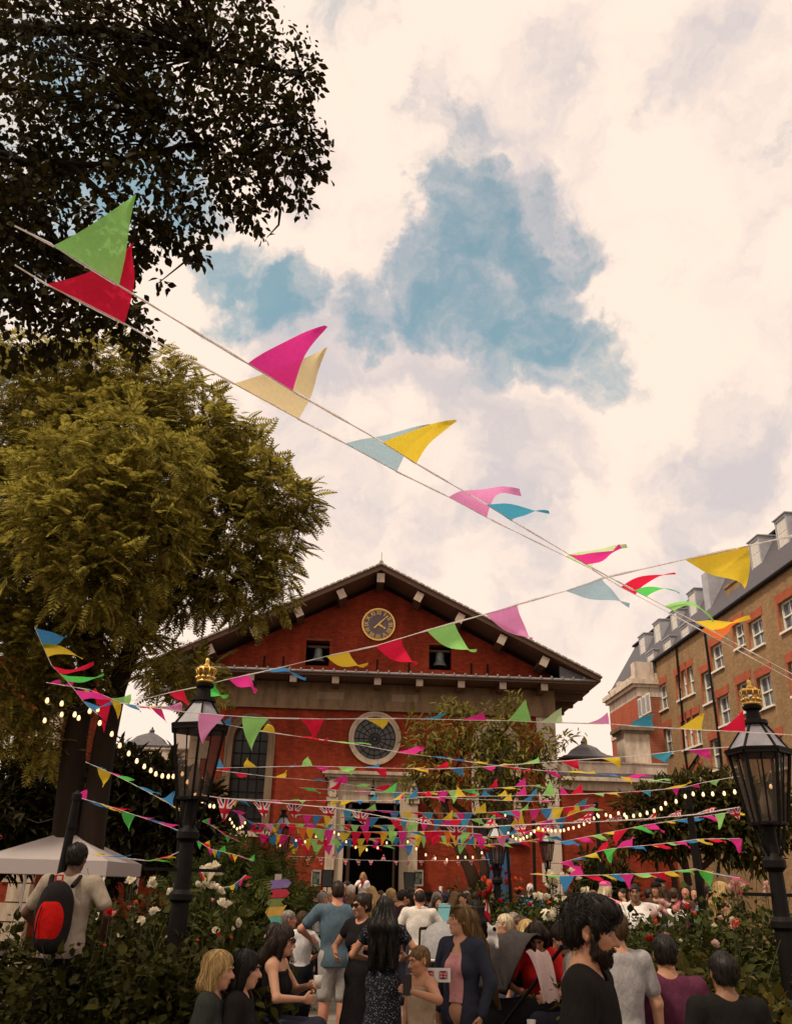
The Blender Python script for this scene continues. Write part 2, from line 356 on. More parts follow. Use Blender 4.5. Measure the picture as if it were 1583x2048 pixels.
for u in (0, 1.68, 3.42, 5.16, 6.9, -1.68, -3.42, -5.16, -6.9):
    z = 14.2 - SL * abs(u) - (.10 if u == 0 else .06); b = MB(); r = Matrix.Rotation(math.copysign(math.atan(SL), u) if u else 0, 3, 'Y')
    b.box(u - .15, u + .15, -1.36, .02, z - .40, z, rot=r, c=(u, 0, z - .1)); b.box(u - .16, u + .16, -1.40, -1.36, z - .42, z - .02, 1, rot=r, c=(u, 0, z - .1))
    obj('rafter_bracket', b, [WOOD, WOOD_LIT], ch)  # paler end cap: light on the front face put into its colour
# frieze, pent eaves, brackets, gutter
fz = MB(); fz.box(-7.5, 7.5, -.10, 0, 8.58, 9.30); fz.box(-7.52, 7.52, -.16, 0, 8.50, 8.58); fz.box(-7.5, 7.5, -.06, 0, 9.3, 9.62)
obj('frieze', fz, STONE_D, ch)  # shade under the eaves put into the frieze's darker stone colour
tb = MB()
FPS = stone('frieze_panel_stone', (.34, .25, .17))
for u in (-1.9, 1.2): obj('frieze_panel', MB().box(u - .55, u + .55, -.112, -.1, 8.92, 9.22), FPS, ch)
ev = MB(); ev.prism([(-9.02, 9.66), (9.02, 9.66), (9.02, 9.80), (-9.02, 9.80)], -1.28, .02); ev.add([(-9.02, -1.28, 9.80), (9.02, -1.28, 9.80), (7.43, 0, 10.06), (-7.43, 0, 10.06)], [(0, 1, 2, 3)])
for sgn in (-1, 1): ev.box(min(sgn * 7.44, sgn * 9.02), max(sgn * 7.44, sgn * 9.02), .02, 31, 9.62, 9.76)
obj('eaves', ev, pm('boarded_soffit', (.12, .07, .05), .8, .35, 2.5, .5, stretch=(8, 1, 1)), ch)
gt = MB(); gt.tube([(-9.05, -1.33, 9.80), (9.05, -1.33, 9.80)], .055, 8)
for k in range(41): gt.box(-8.9 + k * .445 - .03, -8.9 + k * .445 + .03, -1.40, -1.30, 9.83, 9.92)
obj('gutter', gt, pm('gutter_metal', (.24, .22, .22), .5, .5, 9.), ch)
for k in range(9):
    u = -6.83 + k * 1.71; b = MB(); b.box(u - .13, u + .13, -1.12, 0, 9.38, 9.655); b.box(u - .14, u + .14, -1.16, -1.12, 9.37, 9.655, 1)
    obj('eaves_bracket', b, [WOOD, WOOD_LIT], ch)  # end caps again carry the front light in their paler colour
for k in range(8):
    v = .6 + k * 1.71; b = MB(); b.prism([(7.45, 9.30), (8.85, 9.38), (8.85, 9.615), (7.45, 9.615)], v - .13, v + .13); obj('side_eaves_bracket', b, WOOD, ch)
for g_ in (1, -1): obj('gable_return', MB().prism([(g_ * 7.5, 9.76), (g_ * 9.0, 9.80), (g_ * 7.5, 10.4)], -1.2, -1.1), LEAD, ch)
for u in (-4.75, -3.95, -1.35, 0, 1.35, 4.0, 4.7):
    obj('dark_rod', MB().box(u - .035, u + .035, -.03, 0, 10.16, 10.68), BLACK, ch)  # slim dark vertical rods standing proud of the gable brick
# clock
ck = obj('clock', MB().lathe([(.69, 0), (.69, .05)], n=48), pm('clock_dial', (.17, .13, .15), .5, .15), ch); ck.location = (0, -.002, 12.22); ck.rotation_euler = (rad(90), 0, 0)
rg = MB().ring((0, 0), .66, .72, -.075, -.04, 56)
for k in range(60):
    a = 2 * math.pi * k / 60; r0 = .615; rg.bar((r0 * math.sin(a), -.06, r0 * math.cos(a)), (.65 * math.sin(a), -.06, .65 * math.cos(a)), .016, .012)
ckf = obj('chapter_ring', rg, GOLD, ck); ckf.rotation_euler = (rad(-90), 0, 0)
num = []
for h, s_ in enumerate(('XII', 'I', 'II', 'III', 'IIII', 'V', 'VI', 'VII', 'VIII', 'IX', 'X', 'XI')):
    me = text_mesh(s_, .27, .02); a = -2 * math.pi * h / 12; w = max(v.co.x for v in me.vertices) - min(v.co.x for v in me.vertices); k = min(1., .185 / w)
    mm = Matrix.Rotation(a, 4, 'Z') @ Matrix.Translation((0, .515, .062)) @ Matrix.Diagonal((k, 1.05, 1, 1)); me.transform(mm); num.append(me)
bm = bmesh.new()
for me in num: bm.from_mesh(me)
me = bpy.data.meshes.new('numerals'); bm.to_mesh(me); bm.free(); obj('numerals', me, GOLD, ck)
def hand(name, deg, ln, tail, w, z):
    a = rad(deg); d = Vector((math.sin(a), math.cos(a), 0)); n = Vector((d.y, -d.x, 0)); b = MB()
    pts = [-d * tail, -d * tail + n * w, d * .08 + n * w * 1.2, d * (ln - .1) + n * w * .5, d * (ln - .07) + n * w * 1.5, d * ln, d * (ln - .07) - n * w * 1.5, d * (ln - .1) - n * w * .5, d * .08 - n * w * 1.2, -d * tail - n * w]
    k = len(pts); b.add([p + Vector((0, 0, z)) for p in pts] + [p + Vector((0, 0, z + .015)) for p in pts], [tuple(range(k)), tuple(range(2 * k - 1, k - 1, -1))] + [(i, (i + 1) % k, (i + 1) % k + k, i + k) for i in range(k)])
    obj(name, b, GOLD, ck)
hand('minute_hand', 46, .56, .27, .026, .10); hand('hour_hand', 122, .37, .03, .034, .08)
# bells
BELL = pm('bell_bronze', (.16, .19, .18), .5, .3, 8., metal=.3)
for u in (-2.52, 2.70):
    b = MB(); b.lathe([(.02, .62), (.12, .60), (.17, .55), (.18, .35), (.21, .2), (.29, .06), (.34, 0), (.31, .0), (.02, .1)], (u, .42, 10.58), 24); obj('bell', b, BELL, ch, True)
    y = MB(); y.box(u - .48, u + .48, .36, .48, 11.2, 11.3); y.bar((u, .42, 11.18), (u, .42, 11.3), .06); obj('bell_frame', y, WOOD, ch)
    l = MB(); l.box(u - .56, u + .56, -.025, 0, 11.42, 11.50); obj('bell_lintel', l, stone('brick_lintel', (.22, .07, .04)), ch)
# round window
w_ = obj('round_window', MB().ring((0, 7.42), .86, 1.07, -.09, .12, 56).ring((0, 7.42), .98, 1.07, -.12, -.09, 56), STONE, ch, False)
obj('pane', MB().lathe([(.87, 0), (.87, .03)], n=48), glassy('leaded_glass', (.035, .030, .030), .25), w_); pn = w_.children[0]; pn.location = (0, .2, 7.42); pn.rotation_euler = (rad(90), 0, 0)
g = MB()
for r in (.22, .45, .66): g.ring((0, 7.42), r - .012, r + .012, .13, .165, 40)
for k in range(16):
    a = 2 * math.pi * k / 16; g.bar((.06 * math.cos(a), .145, 7.42 + .06 * math.sin(a)), (.86 * math.cos(a), .145, 7.42 + .86 * math.sin(a)), .022)
obj('glazing_bars', g, BLACK, w_)
# tall round-headed windows
for u in (-5.03, 4.95):
    f = MB(); f.box(u - .98, u - .70, -.07, .2, 3.72, 7.25); f.box(u + .70, u + .98, -.07, .2, 3.72, 7.25); f.ring((u, 7.25), .70, .98, -.07, .2, 24, a0=0, a1=math.pi)
    f.ring((u, 7.25), .90, 1.0, -.10, -.07, 24, a0=0, a1=math.pi); f.box(u - 1.0, u - .92, -.10, -.07, 3.72, 7.25); f.box(u + .92, u + 1.0, -.10, -.07, 3.72, 7.25)
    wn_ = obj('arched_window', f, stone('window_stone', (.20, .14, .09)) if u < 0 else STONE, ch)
    obj('sill', MB().box(u - 1.08, u + 1.08, -.16, .2, 3.52, 3.715), STONE, wn_)
    me = plate(arch(u, .70, 3.72, 7.25), [], .30, .33); obj('pane', me, GLASS, wn_)
    g = MB()
    for x in (-.35, 0, .35): g.box(u + x - .02, u + x + .02, .26, .295, 3.74, 7.8)
    for z in np.arange(4.2, 7.9, .5): g.box(u - .69, u + .69, .262, .293, z - .018, z + .018)
    obj('glazing_bars', g, BLACK, wn_)
# doorway
dr = MB()
for sgn in (-1, 1):
    a, b = sorted((sgn * 1.08, sgn * 1.42)); dr.box(a, b, -.14, .3, 0, 4.9); a, b = sorted((sgn * 1.42, sgn * 1.78)); dr.box(a, b, -.26, 0, 0, 5.0); a, b = sorted((sgn * 1.38, sgn * 1.84)); dr.box(a, b, -.30, 0, 0, .35); dr.box(a, b, -.31, 0, 4.9, 5.06)
    a, b = sorted((sgn * 1.46, sgn * 1.74)); dr.box(a, b, -.34, -.26, 5.06, 5.72)
dr.box(-1.42, 1.42, -.14, .3, 4.902, 5.15); dr.box(-1.80, 1.80, -.10, 0, 5.152, 5.74); dr.box(-1.84, 1.84, -.22, 0, 5.742, 5.82); dr.box(-1.95, 1.95, -.36, 0, 5.82, 5.93); dr.box(-2.04, 2.04, -.46, 0, 5.93, 6.06)
de = obj('doorway', dr, STONE, ch)
dd = MB()
for sgn in (-1, 1):
    r = Matrix.Rotation(sgn * rad(80), 3, 'Z'); dd.box(min(0, -sgn * 1.05) + sgn * 1.06, max(0, -sgn * 1.05) + sgn * 1.06, .52, .58, .1, 4.8, rot=r, c=(sgn * 1.06, .52, 0))
obj('door', dd, pm('dark_oak', (.035, .02, .012), .5, .3), de)
st = MB()
for k in range(3): st.box(-2.2 - .3 * k, 2.2 + .3 * k, -1.2 - .35 * k, -.002 - .002 * k, .34 - .17 * k, .51 - .17 * k - .001)
obj('step', st, STONE, ch)
# quoins
for sgn in (-1, 1):
    qb = MB()
    for k in range(12):
        z = .02 + k * .71; w = .78 if k % 2 else .50; a, b = sorted((sgn * 7.46, sgn * (7.46 - w))); qb.box(a, b, -.05, 0, z, z + .69)
        if sgn > 0: qb.box(7.43, 7.48, -.048, .3 + (.3 if not k % 2 else 0), z + .001, z + .689)
    obj('quoins', qb, STONE_P, ch)
# side wings
def wing(sgn, label):
    wg = thing('church_wing', label, 'church wing', (-.633, 36, 0), ROT)
    def bx(m_, a, b, *r): a, b = sorted((sgn * a, sgn * b)); m_.box(a, b, *r)
    w = MB(); bx(w, 7.5, 12.1, .05, 5, 0, 5.62); obj('wall', w, BRICK, wg)
    p = MB(); bx(p, 8.9, 11.2, -.02, .05, .0, 5.0); obj('wall_panel', p, BRICK, wg)
    f = MB(); bx(f, 7.5, 12.14, .0, 5, 5.62, 5.98); obj('frieze', f, STONE, wg)
    c = MB(); bx(c, 7.5, 12.3, -.22, 5.2, 5.98, 6.10); bx(c, 7.5, 12.22, -.12, 5.1, 6.101, 6.14); obj('cornice', c, STONE_P, wg)
    l = MB(); bx(l, 7.5, 12.15, -.02, 5, 6.14, 6.32); obj('lead_flashing', l, LEAD, wg)
    q = MB(); bx(q, 7.5, 12.05, .08, 4.9, 6.32, 6.72); bx(q, 7.5, 12.1, .03, 4.95, 6.721, 6.78); obj('parapet', q, STONE_P, wg)
    if sgn > 0:
        pr = MB(); pr.box(10.62, 11.72, .9, 2.0, 6.78, 8.12); ps = obj('stone_pier', pr, STONE_P, wg); cp = MB(); cp.box(10.5, 11.84, .78, 2.12, 8.12, 8.22); cp.box(10.42, 11.9, .7, 2.2, 8.221, 8.36); obj('coping', cp, stone('sooty_coping', (.22, .17, .12)), wg)
    return wg
wing(1, 'low brick church wing right of the main gable, with stone parapet and pier'); wing(-1, 'shaded low brick church wing left of the gable behind the trees')
def pavilion(x, y, Y, hw, label):
    p = at(x, y, Y); t = thing('pavilion', label, 'pavilion', (p[0], p[1], 0), ROT); z = p[2]
    b = MB(); b.box(-hw * .72, hw * .72, -hw * .72, hw * .72, 0, z - 1.0); obj('wall', b, BRICKS, t)
    r = MB(); r.lathe([(hw * 1.38, -1.0), (hw * 1.40, -.92), (hw * .95, -.78), (hw * .72, -.62), (hw * .55, -.42), (hw * .34, -.3), (hw * .16, -.22), (hw * .08, -.15)], (0, 0, z), 4, phase=.5); obj('ogee_roof', r, LEAD, t)
    k = MB(); k.lathe([(.05, -.2), (.05, -.1), (.11, -.06), (.13, 0), (.09, .07), (.04, .1), (.05, .14), (.01, .2)], (0, 0, z - .1), 12); obj('finial', k, LEAD, t)
pavilion(1165, 1480, 42, 1.28, 'square pavilion with dark ogee lead roof just right of the church corner')
pavilion(305, 1458, 41, 1.35, 'shadowed pavilion with ogee lead roof behind the crowned lamp on the left')

# ------------------------------------------------------------------ apartment terrace on the right
AP = np.array([14.6, 57., 0]); AX = np.array([.6, -11., 0]); AX /= np.linalg.norm(AX); AN = np.array([-AX[1], AX[0], 0])
apr = thing('apartment_building', 'tall yellow brick apartment block with mansard roof and drainpipes on the right', 'building', AP, math.atan2(AX[1], AX[0]))
def apl(X, Y, off=0.):            # zoomed pixel -> place on the wall
    x = 1180 + X * .234375; y = 1080 + Y * .234375; d = ray(x, y); o = AP + AN * off
    p = CAM + d * (((o - CAM) @ AN) / (d @ AN)); return float((p - AP) @ AX), float(p[2])
WINS = [(415, 440, 1345, 1560), (485, 522, 1290, 1510), (585, 655, 1225, 1450), (735, 775, 1140, 1370), (780, 825, 1105, 1345), (830, 880, 1075, 1320), (955, 1045, 1110, 1395),
        (520, 560, 1660, 1890), (630, 695, 1600, 1830), (780, 825, 1540, 1790), (828, 875, 1510, 1770), (880, 940, 1480, 1750), (1030, 1115, 1690, 1960), (820, 850, 1970, 2150), (910, 965, 1940, 2140),
        (1030, 1130, 880, 1110), (1090, 1190, 1320, 1580), (1220, 1310, 700, 920), (1170, 1270, 1810, 2060), (1260, 1380, 1200, 1470)]
rects = []
for (x0, x1, y0, y1) in WINS:
    xm = (x0 + x1) / 2; s0, _ = apl(x0, (y0 + y1) / 2); s1, _ = apl(x1, (y0 + y1) / 2); _, z1 = apl(xm, y0); _, z0 = apl(xm, y1); rects.append((s0, s1, z0, z1))
for a_, b_, c_, d_ in rects[15:17] + rects[18:19]: rects += [(a_ + q_, b_ + q_, c_, d_) for q_ in (4.2, 7.0, 9.8)]
eave = apl(740, 905)[1]; top = apl(900, 480, 1.6)[1]
SEND = 32.
obj('wall', plate([(0, 0), (SEND, 0), (SEND, eave), (0, eave)], [[(a, c), (b, c), (b, d), (a, d)] for a, b, c, d in rects], 0, .35), YBRICK, apr)
bk = MB(); bk.box(0, .35, .35, 12, 0, eave); bk.box(.0, SEND, 11.6, 12, 0, eave); bk.box(.36, SEND, 1.6, 1.7, 0, eave - .1); obj('rear_wall', bk, BRICKS, apr)
for (a, b, c, d) in rects:
    f = MB(); t_ = .07
    f.box(a, a + t_, .14, .24, c, d); f.box(b - t_, b, .14, .24, c, d); f.box(a + t_, b - t_, .141, .239, d - t_, d); f.box(a + t_, b - t_, .141, .239, c, c + t_); f.box(a + t_, b - t_, .13, .2, (c + d) / 2 - .03, (c + d) / 2 + .03)
    f.box((a + b) / 2 - .012, (a + b) / 2 + .012, .16, .2, c + t_, d - t_); f.box(a - .05, b + .05, -.1, .14, c - .09, c)
    w = obj('window', f, WHITE, apr); obj('pane', MB().box(a + t_, b - t_, .205, .215, c + t_, d - t_), GLASSL, w)
    l = MB(); l.prism([(a - .12, d), (b + .12, d), (b + .2, d + .36), (a - .2, d + .36)], -.02, 0); l.box(a - .16, a - .002, -.015, 0, c, d - .001); obj('lintel', l, RBRICK, w)
pp = MB()
for (pts) in ([(740, 900), (790, 1450), (815, 1800), (850, 2060)], [(985, 790), (1045, 1230), (1110, 1730), (1150, 2100)], [(930, 1840), (870, 1930), (848, 1960)]):
    pp.tube([(apl(*q)[0], -.08, apl(*q)[1]) for q in pts], .055, 8)
obj('drainpipe', pp, BLACK, apr)
mr = MB(); mr.prism([(0, 0), (1, 0)], 0, 1) if 0 else None
mr.add([(-.1, -.12, eave), (SEND, -.12, eave), (SEND, 1.7, top), (.5, 1.7, top), (SEND, 11, top), (.5, 11, top), (-.1, 12, eave), (SEND, 12, eave)], [(0, 1, 2, 3), (3, 2, 4, 5), (0, 3, 5, 6), (1, 7, 4, 2)])
obj('mansard_roof', mr, SLATE, apr)
gt = MB(); gt.tube([(-.1, -.14, eave), (SEND, -.14, eave)], .09, 8); gt.box(.3, SEND, 1.55, 1.75, top, top + .12); obj('gutter', gt, BLACK, apr)
for (x0, x1, y0, y1, off, *sh_) in [(415, 500, 830, 1010, .8), (540, 635, 715, 905, .8), (685, 775, 620, 800, .8), (835, 945, 455, 675, .8), (350, 445, 1080, 1170, -.02), (480, 585, 975, 1100, -.02), (620, 735, 862, 1000, -.02), (770, 890, 745, 890, -.02)] + [(835, 945, 455, 675, .8, q_) for q_ in (7.6, 10.2, 12.8)]:
    s0, _ = apl(x0, (y0 + y1) / 2, off); s1, _ = apl(x0 + (x1 - x0) * .62, (y0 + y1) / 2, off); _, z1 = apl(x0, y0, off); z0 = apl(x0 + 20, y1, off)[1]
    if sh_: s0 += sh_[0]; s1 += sh_[0]
    d = MB(); d.box(s0, s1, off, off + 2.2, z1 - .12, z1); d.box(s0, s0 + .1, off + .01, off + 2, z0, z1 - .12); d.box(s1 - .1, s1, off + .01, off + 2, z0, z1 - .12); d.box(s0 - .06, s1 + .06, off - .06, off + 2.3, z1, z1 + .05)
    q = obj('dormer', d, LEADL, apr); f = MB(); f.box(s0 + .1, s1 - .1, off + .05, off + .12, z0, z1 - .13)
    obj('dormer_window', f, WHITE, q); g = MB(); mid = (s0 + s1) / 2
    for (a, b) in ((s0 + .18, mid - .03), (mid + .03, s1 - .18)):
        for (c, e) in ((z0 + .08, (z0 + z1) / 2 - .05), ((z0 + z1) / 2 + .02, z1 - .22)): g.box(a, b, off + .035, off + .05, c, e)
    obj('pane', g, pm('bright_dormer_glass', (.55, .52, .48), .2, .1), q)
s0, z0 = apl(1055, 600, .6); s1, z1 = apl(1100, 350, 1.4)
cm = MB(); cm.box(s1 - .1, s1 + .6, .5, 1.6, z0 - .5, z1 + .3); obj('roof_party_wall', cm, LEADL, apr)
cm = MB(); cs = apl(1200, 430, .8)[0]; cm.box(cs, cs + 1.6, .5, 1.6, eave - .2, apl(1200, 425, .8)[1]); cm.box(cs - .06, cs + 1.66, .44, 1.66, apl(1200, 425, .8)[1], apl(1200, 425, .8)[1] + .12); obj('chimney_stack', cm, YBRICK, apr)
# red wing of the terrace
RB0 = AP + AN * -1.25
def rpl(X, Y):
    x = 1180 + X * .234375; y = 1080 + Y * .234375; d = ray(x, y); p = CAM + d * (((RB0 - CAM) @ AN) / (d @ AN)); return float((p - AP) @ AX), float(p[2])
rb = thing('terrace_house', 'red brick terrace end with stone cornice and parapet beyond the yellow block', 'building', AP, math.atan2(AX[1], AX[0]))
sa = rpl(165, 1500)[0]; sb = rpl(405, 1400)[0] ; zc = rpl(120, 1410)[1]; zp = rpl(150, 1295)[1]; zl = rpl(170, 1480)[1]; zb = rpl(180, 1700)[1]; sm = rpl(243, 1500)[0]
rw = [(rpl(285, 1)[0], rpl(310, 1)[0]), (rpl(320, 1)[0], rpl(345, 1)[0]), (rpl(353, 1)[0], rpl(380, 1)[0])]
wz1 = rpl(297, 1430)[1]; wz0 = rpl(297, 1590)[1]
b = MB(); b.box(sa, sb, -1.25, 0, 0, zl); obj('wall', b, RBRICK, rb)
b = MB(); b.box(sa, sb + .02, -1.25, 6, zl, zc - .02); b.box(sa - .2, sb + .2, -1.6, 6, zc - .02, zc + .25); b.box(sa - .1, sb + .1, -1.45, 6, zc - .2, zc - .021); b.box(sa, sb, -1.29, -1.25, zb - .15, zb + .15); obj('cornice', b, STONE_P, rb)
b = MB(); b.box(sa + .1, sb, -1.2, 6, zc + .25, zp); b.box(sb - .6, sb + .05, -1.28, -.2, zc + .25, zp + .6); b.box(sm, sm + .5, -1.26, -.2, zc + .251, zp + .15); obj('parapet', b, STONE_P, rb)
b = MB(); b.add([(sa, -1, zp), (sb, -1, zp), (sb, 3, zp + 3.5), (sa, 3, zp + 3.5), (sa, 9, zp), (sb, 9, zp)], [(0, 1, 2, 3), (3, 2, 5, 4), (0, 3, 4), (1, 5, 2)]); obj('roof', b, SLATE, rb)
for (a, c) in rw:
    f = MB(); f.box(a, c, -1.30, -1.25, wz0, wz1); w = obj('window', f, WHITE, rb); obj('pane', MB().box(a + .06, c - .06, -1.31, -1.30, wz0 + .08, wz1 - .08), GLASSL, w)
# building behind the left tree
q = at(95, 1500, 30)
lb = thing('corner_building', 'brick and pale stone building glimpsed at far left behind the tree trunk', 'building', (q[0] - 5, 30, 0), 0)
b = MB(); b.box(-12, 4.75, 0, 8, 0, 9); obj('wall', b, BRICK, lb)
b = MB()
for k in range(16): b.box(4.3 if k % 2 else 4.55, 5.25, -.05, .3, .02 + k * .56, .56 + k * .56 - .02)
obj('quoins', b, STONE, lb)
b = MB()
for k in range(3): b.box(3.3 - k * 2.2, 4.1 - k * 2.2, -.02, 0, 4.6, 7.0)
obj('window', b, WHITE, lb)
# ------------------------------------------------------------------ plants
rng = np.random.default_rng(7)
def unit(v): return v / np.maximum(np.linalg.norm(v, axis=-1, keepdims=True), 1e-9)
def frames(fwd, upish):            # rotation matrices whose columns are side, forward, up
    f = unit(fwd); s = unit(np.cross(f, upish)); u = np.cross(s, f); return np.stack([s, f, u], -1)
def scatter(tv, tf, P, Rm, sc):      # copies of a template leaf in one mesh
    V = (np.einsum('nij,kj->nki', Rm, tv) * sc[:, None, None] + P[:, None, :]).reshape(-1, 3)
    k = len(tv); Fq = (np.asarray(tf)[None] + (np.arange(len(P)) * k)[:, None, None]).reshape(-1, len(tf[0])); return V, Fq
def blob_points(blobs, n, shell=.55):  # points in a set of ellipsoids: centre, radius triple
    vol = np.array([b[1][0] * b[1][1] * b[1][2] for b in blobs]) ** .64; vol /= vol.sum()
    idx = rng.choice(len(blobs), n, p=vol); d = unit(rng.normal(size=(n, 3))); r = rng.random(n) ** (1 / 3.) ; r = shell * (1 - (1 - r) * .5) + (1 - shell) * r
    C = np.array([b[0] for b in blobs])[idx]; Rr = np.array([b[1] for b in blobs])[idx]
    r = r * (1 + .12 * np.abs(rng.normal(size=n)) * (rng.random(n) < .35)); lump = 1 + .22 * np.sin(d[:, 0] * 5 + idx * 1.7) * np.sin(d[:, 1] * 4.3 + idx) * np.sin(d[:, 2] * 4.7 + idx * .6)
    return C + d * Rr * (r * lump)[:, None], d, C
# template leaves
LEAF = np.array([(0, 0, 0), (.30, .28, .05), (.32, .55, .06), (0, 1.0, -.06), (-.32, .55, .06), (-.30, .28, .05), (0, .5, -.03)], float)
LEAFF = [(0, 1, 2, 6), (6, 2, 3, 3), (0, 6, 4, 5), (6, 3, 3, 4)]
LEAFF = [(0, 1, 2, 6), (0, 6, 4, 5)]; LEAFT = [(6, 2, 3), (6, 3, 4)]
LF3 = [(0, 1, 2), (0, 2, 6), (6, 2, 3), (6, 3, 4), (0, 6, 4), (0, 4, 5)]
NARROW = LEAF * np.array([.42, 1, 1])
def pinnate(pairs=9, droop=.25, w=.32):   # compound leaf one metre long
    v = []; f = []
    def rach(t): return np.array([0, t, .18 * t - (droop + .18) * t * t])
    for i in range(pairs):
        t = .18 + .8 * i / (pairs - 1); l = w * math.sin(math.pi * (.18 + .74 * t)) ; p = rach(t)
        for s in (-1, 1):
            d = np.array([s * .86, .46, -.22]); q = np.array([.0, .055 + .03 * l, 0]); b = len(v)
            v += [p, p + d * l * .5 + q, p + d * l, p + d * l * .5 - q * .8]; f += [(b, b + 1, b + 2, b + 3)]
    b = len(v)
    for t in (0, .35, .7, 1.0): v += [rach(t) + np.array([.008, 0, 0]), rach(t) - np.array([.008, 0, 0])]
    f += [(b + 2 * i, b + 2 * i + 1, b + 2 * i + 3, b + 2 * i + 2) for i in range(3)]
    return np.array(v), f
PIN, PINF = pinnate(); PIN2, PINF2 = pinnate(6, .1, .4)
def foliage(blobs, n, tv, tf, size, droop=.3, shell=.55, spread=.8, horiz=0.):
    P, d, C = blob_points(blobs, n, shell); fw = d * (1 - horiz * np.array([0, 0, 1])) + rng.normal(size=(n, 3)) * spread; fw[:, 2] -= droop
    Rm = frames(fw, np.array([0, 0, 1.]) + rng.normal(size=(n, 3)) * .35); sc = size * (.5 + .9 * rng.random(n) ** 1.3); return scatter(tv, tf, P, Rm, sc)
def limb_mesh(limbs, n=9):
    b = MB()
    for pts, r0, r1 in limbs:
        k = len(pts); b.tube(pts, [r0 + (r1 - r0) * i / (k - 1) for i in range(k)], n)
    return b
def pxp(lst, Y): return [tuple(at(x, y, Y + (q[0] if q else 0))) for x, y, *q in lst]
def bark(name, c): return pm(name, c, .95, .45, 5., .8, .03, stretch=(1, 1, .25), scale2=9)
BARK = bark('tree_bark', (.020, .011, .006)); BARK2 = bark('smooth_bark', (.035, .018, .009))
def twigs(limbs, blobs, n, r=.012):  # thin branches out to the leaf clusters
    ends = [np.array(p[-1]) for p, _, _ in limbs] + [np.array(p[len(p) // 2]) for p, _, _ in limbs]
    out = []; _w = np.array([b_[1][0] ** 2 for b_ in blobs]); _w /= _w.sum()
    for i in range(n):
        c, rr = blobs[rng.choice(len(blobs), p=_w)]; e = np.array(c) + unit(rng.normal(size=3)) * np.array(rr) * .8
        s = min(ends, key=lambda q: np.linalg.norm(q - e)); mid = (s + e) / 2 + rng.normal(size=3) * .12 * np.linalg.norm(e - s); mid[2] += .08 * np.linalg.norm(e - s)
        out.append(([tuple(s), tuple(mid), tuple(e)], r * 2.2, r * .5))
    return out
def blobs_px(lst, Y, dy=1.0):      # (x, y, radius in pixels, metres nearer or farther)
    out = []
    for x, y, r, *q in lst:
        yy = Y + (q[0] if q else 0); c = at(x, y, yy); k = (yy * .9 + (c[2] - CAMH) * .4) / F; out.append((c, (r * k, r * k * dy, r * k)))
    return out
# big tree on the left: feathery compound leaves
Yt = 16.
t1 = thing('feathery_leaved_tree', 'big tree with feathery golden green leaves and twin dark trunks on the left', 'tree', tuple(at(165, 1800, Yt)[:2]) + (0,))
o = np.array(t1.location)
def rel(pts): return [tuple(np.array(p) - o) for p in pts]
limbs = [(pxp([(120, 1960), (128, 1800), (135, 1640), (150, 1480), (180, 1340), (200, 1200), (215, 1040), (230, 880)], Yt), .30, .09),
         (pxp([(150, 1960), (172, 1760), (190, 1620), (210, 1480), (232, 1380), (262, 1300), (310, 1240), (370, 1180), (420, 1090), (470, 1000)], Yt), .27, .07),
         (pxp([(180, 1340), (130, 1200), (90, 1050), (60, 900)], Yt), .16, .05), (pxp([(310, 1240), (330, 1100), (345, 1010), (400, 900)], Yt), .14, .04),
         (pxp([(262, 1300), (270, 1150), (300, 1020), (320, 860)], Yt), .13, .04), (pxp([(370, 1180), (450, 1170), (540, 1130)], Yt), .08, .03), (pxp([(345, 1010), (420, 960), (500, 960)], Yt), .07, .03), (pxp([(200, 1200), (160, 1050), (150, 900)], Yt), .1, .03)]
bl = blobs_px([(130, 770, 75), (215, 755, 70), (300, 770, 72), (370, 830, 75), (250, 860, 95), (130, 890, 100), (440, 890, 70), (400, 960, 80), (490, 945, 62), (300, 980, 90, 1.5), (180, 1010, 110, 1), (80, 1000, 110), (545, 1000, 55), (590, 1015, 38), (470, 1060, 75),
                 (560, 1075, 42), (540, 1145, 42), (460, 1160, 60), (390, 1110, 70, 1.), (280, 1120, 80, 1.), (180, 1160, 95, 1.), (90, 1180, 100), (400, 1185, 48), (350, 1190, 36), (555, 1195, 28), (500, 1205, 38), (120, 1290, 85), (210, 1270, 60, 1.), (300, 1300, 42), (335, 1345, 45, -.5), (395, 1365, 45, -.5), (160, 1350, 50), (70, 1380, 70), (-20, 1100, 160), (0, 820, 130), (-40, 1350, 140), (90, 1480, 45), (230, 1000, 80, -2.2), (310, 1080, 70, -2), (200, 1150, 80, -2.2), (120, 1060, 90, -2.2), (330, 950, 70, -2), (240, 880, 70, -2), (140, 940, 80, -2.2), (260, 1210, 50, -1.5)], Yt, 1.25)
limbs += twigs(limbs, bl[:27], 60)
tk = limb_mesh(limbs); tk.v = rel(tk.v); obj('trunk', tk, BARK, t1, True)
V, Fq = foliage(bl, 17500, PIN, PINF, .42, .16, .6, .5, .6); ro = npmesh('crown', V - o, Fq)
obj('crown', ro, leafmat('feathery_leaf', (.040, .040, .008), (.50, .41, .080), .48), t1)
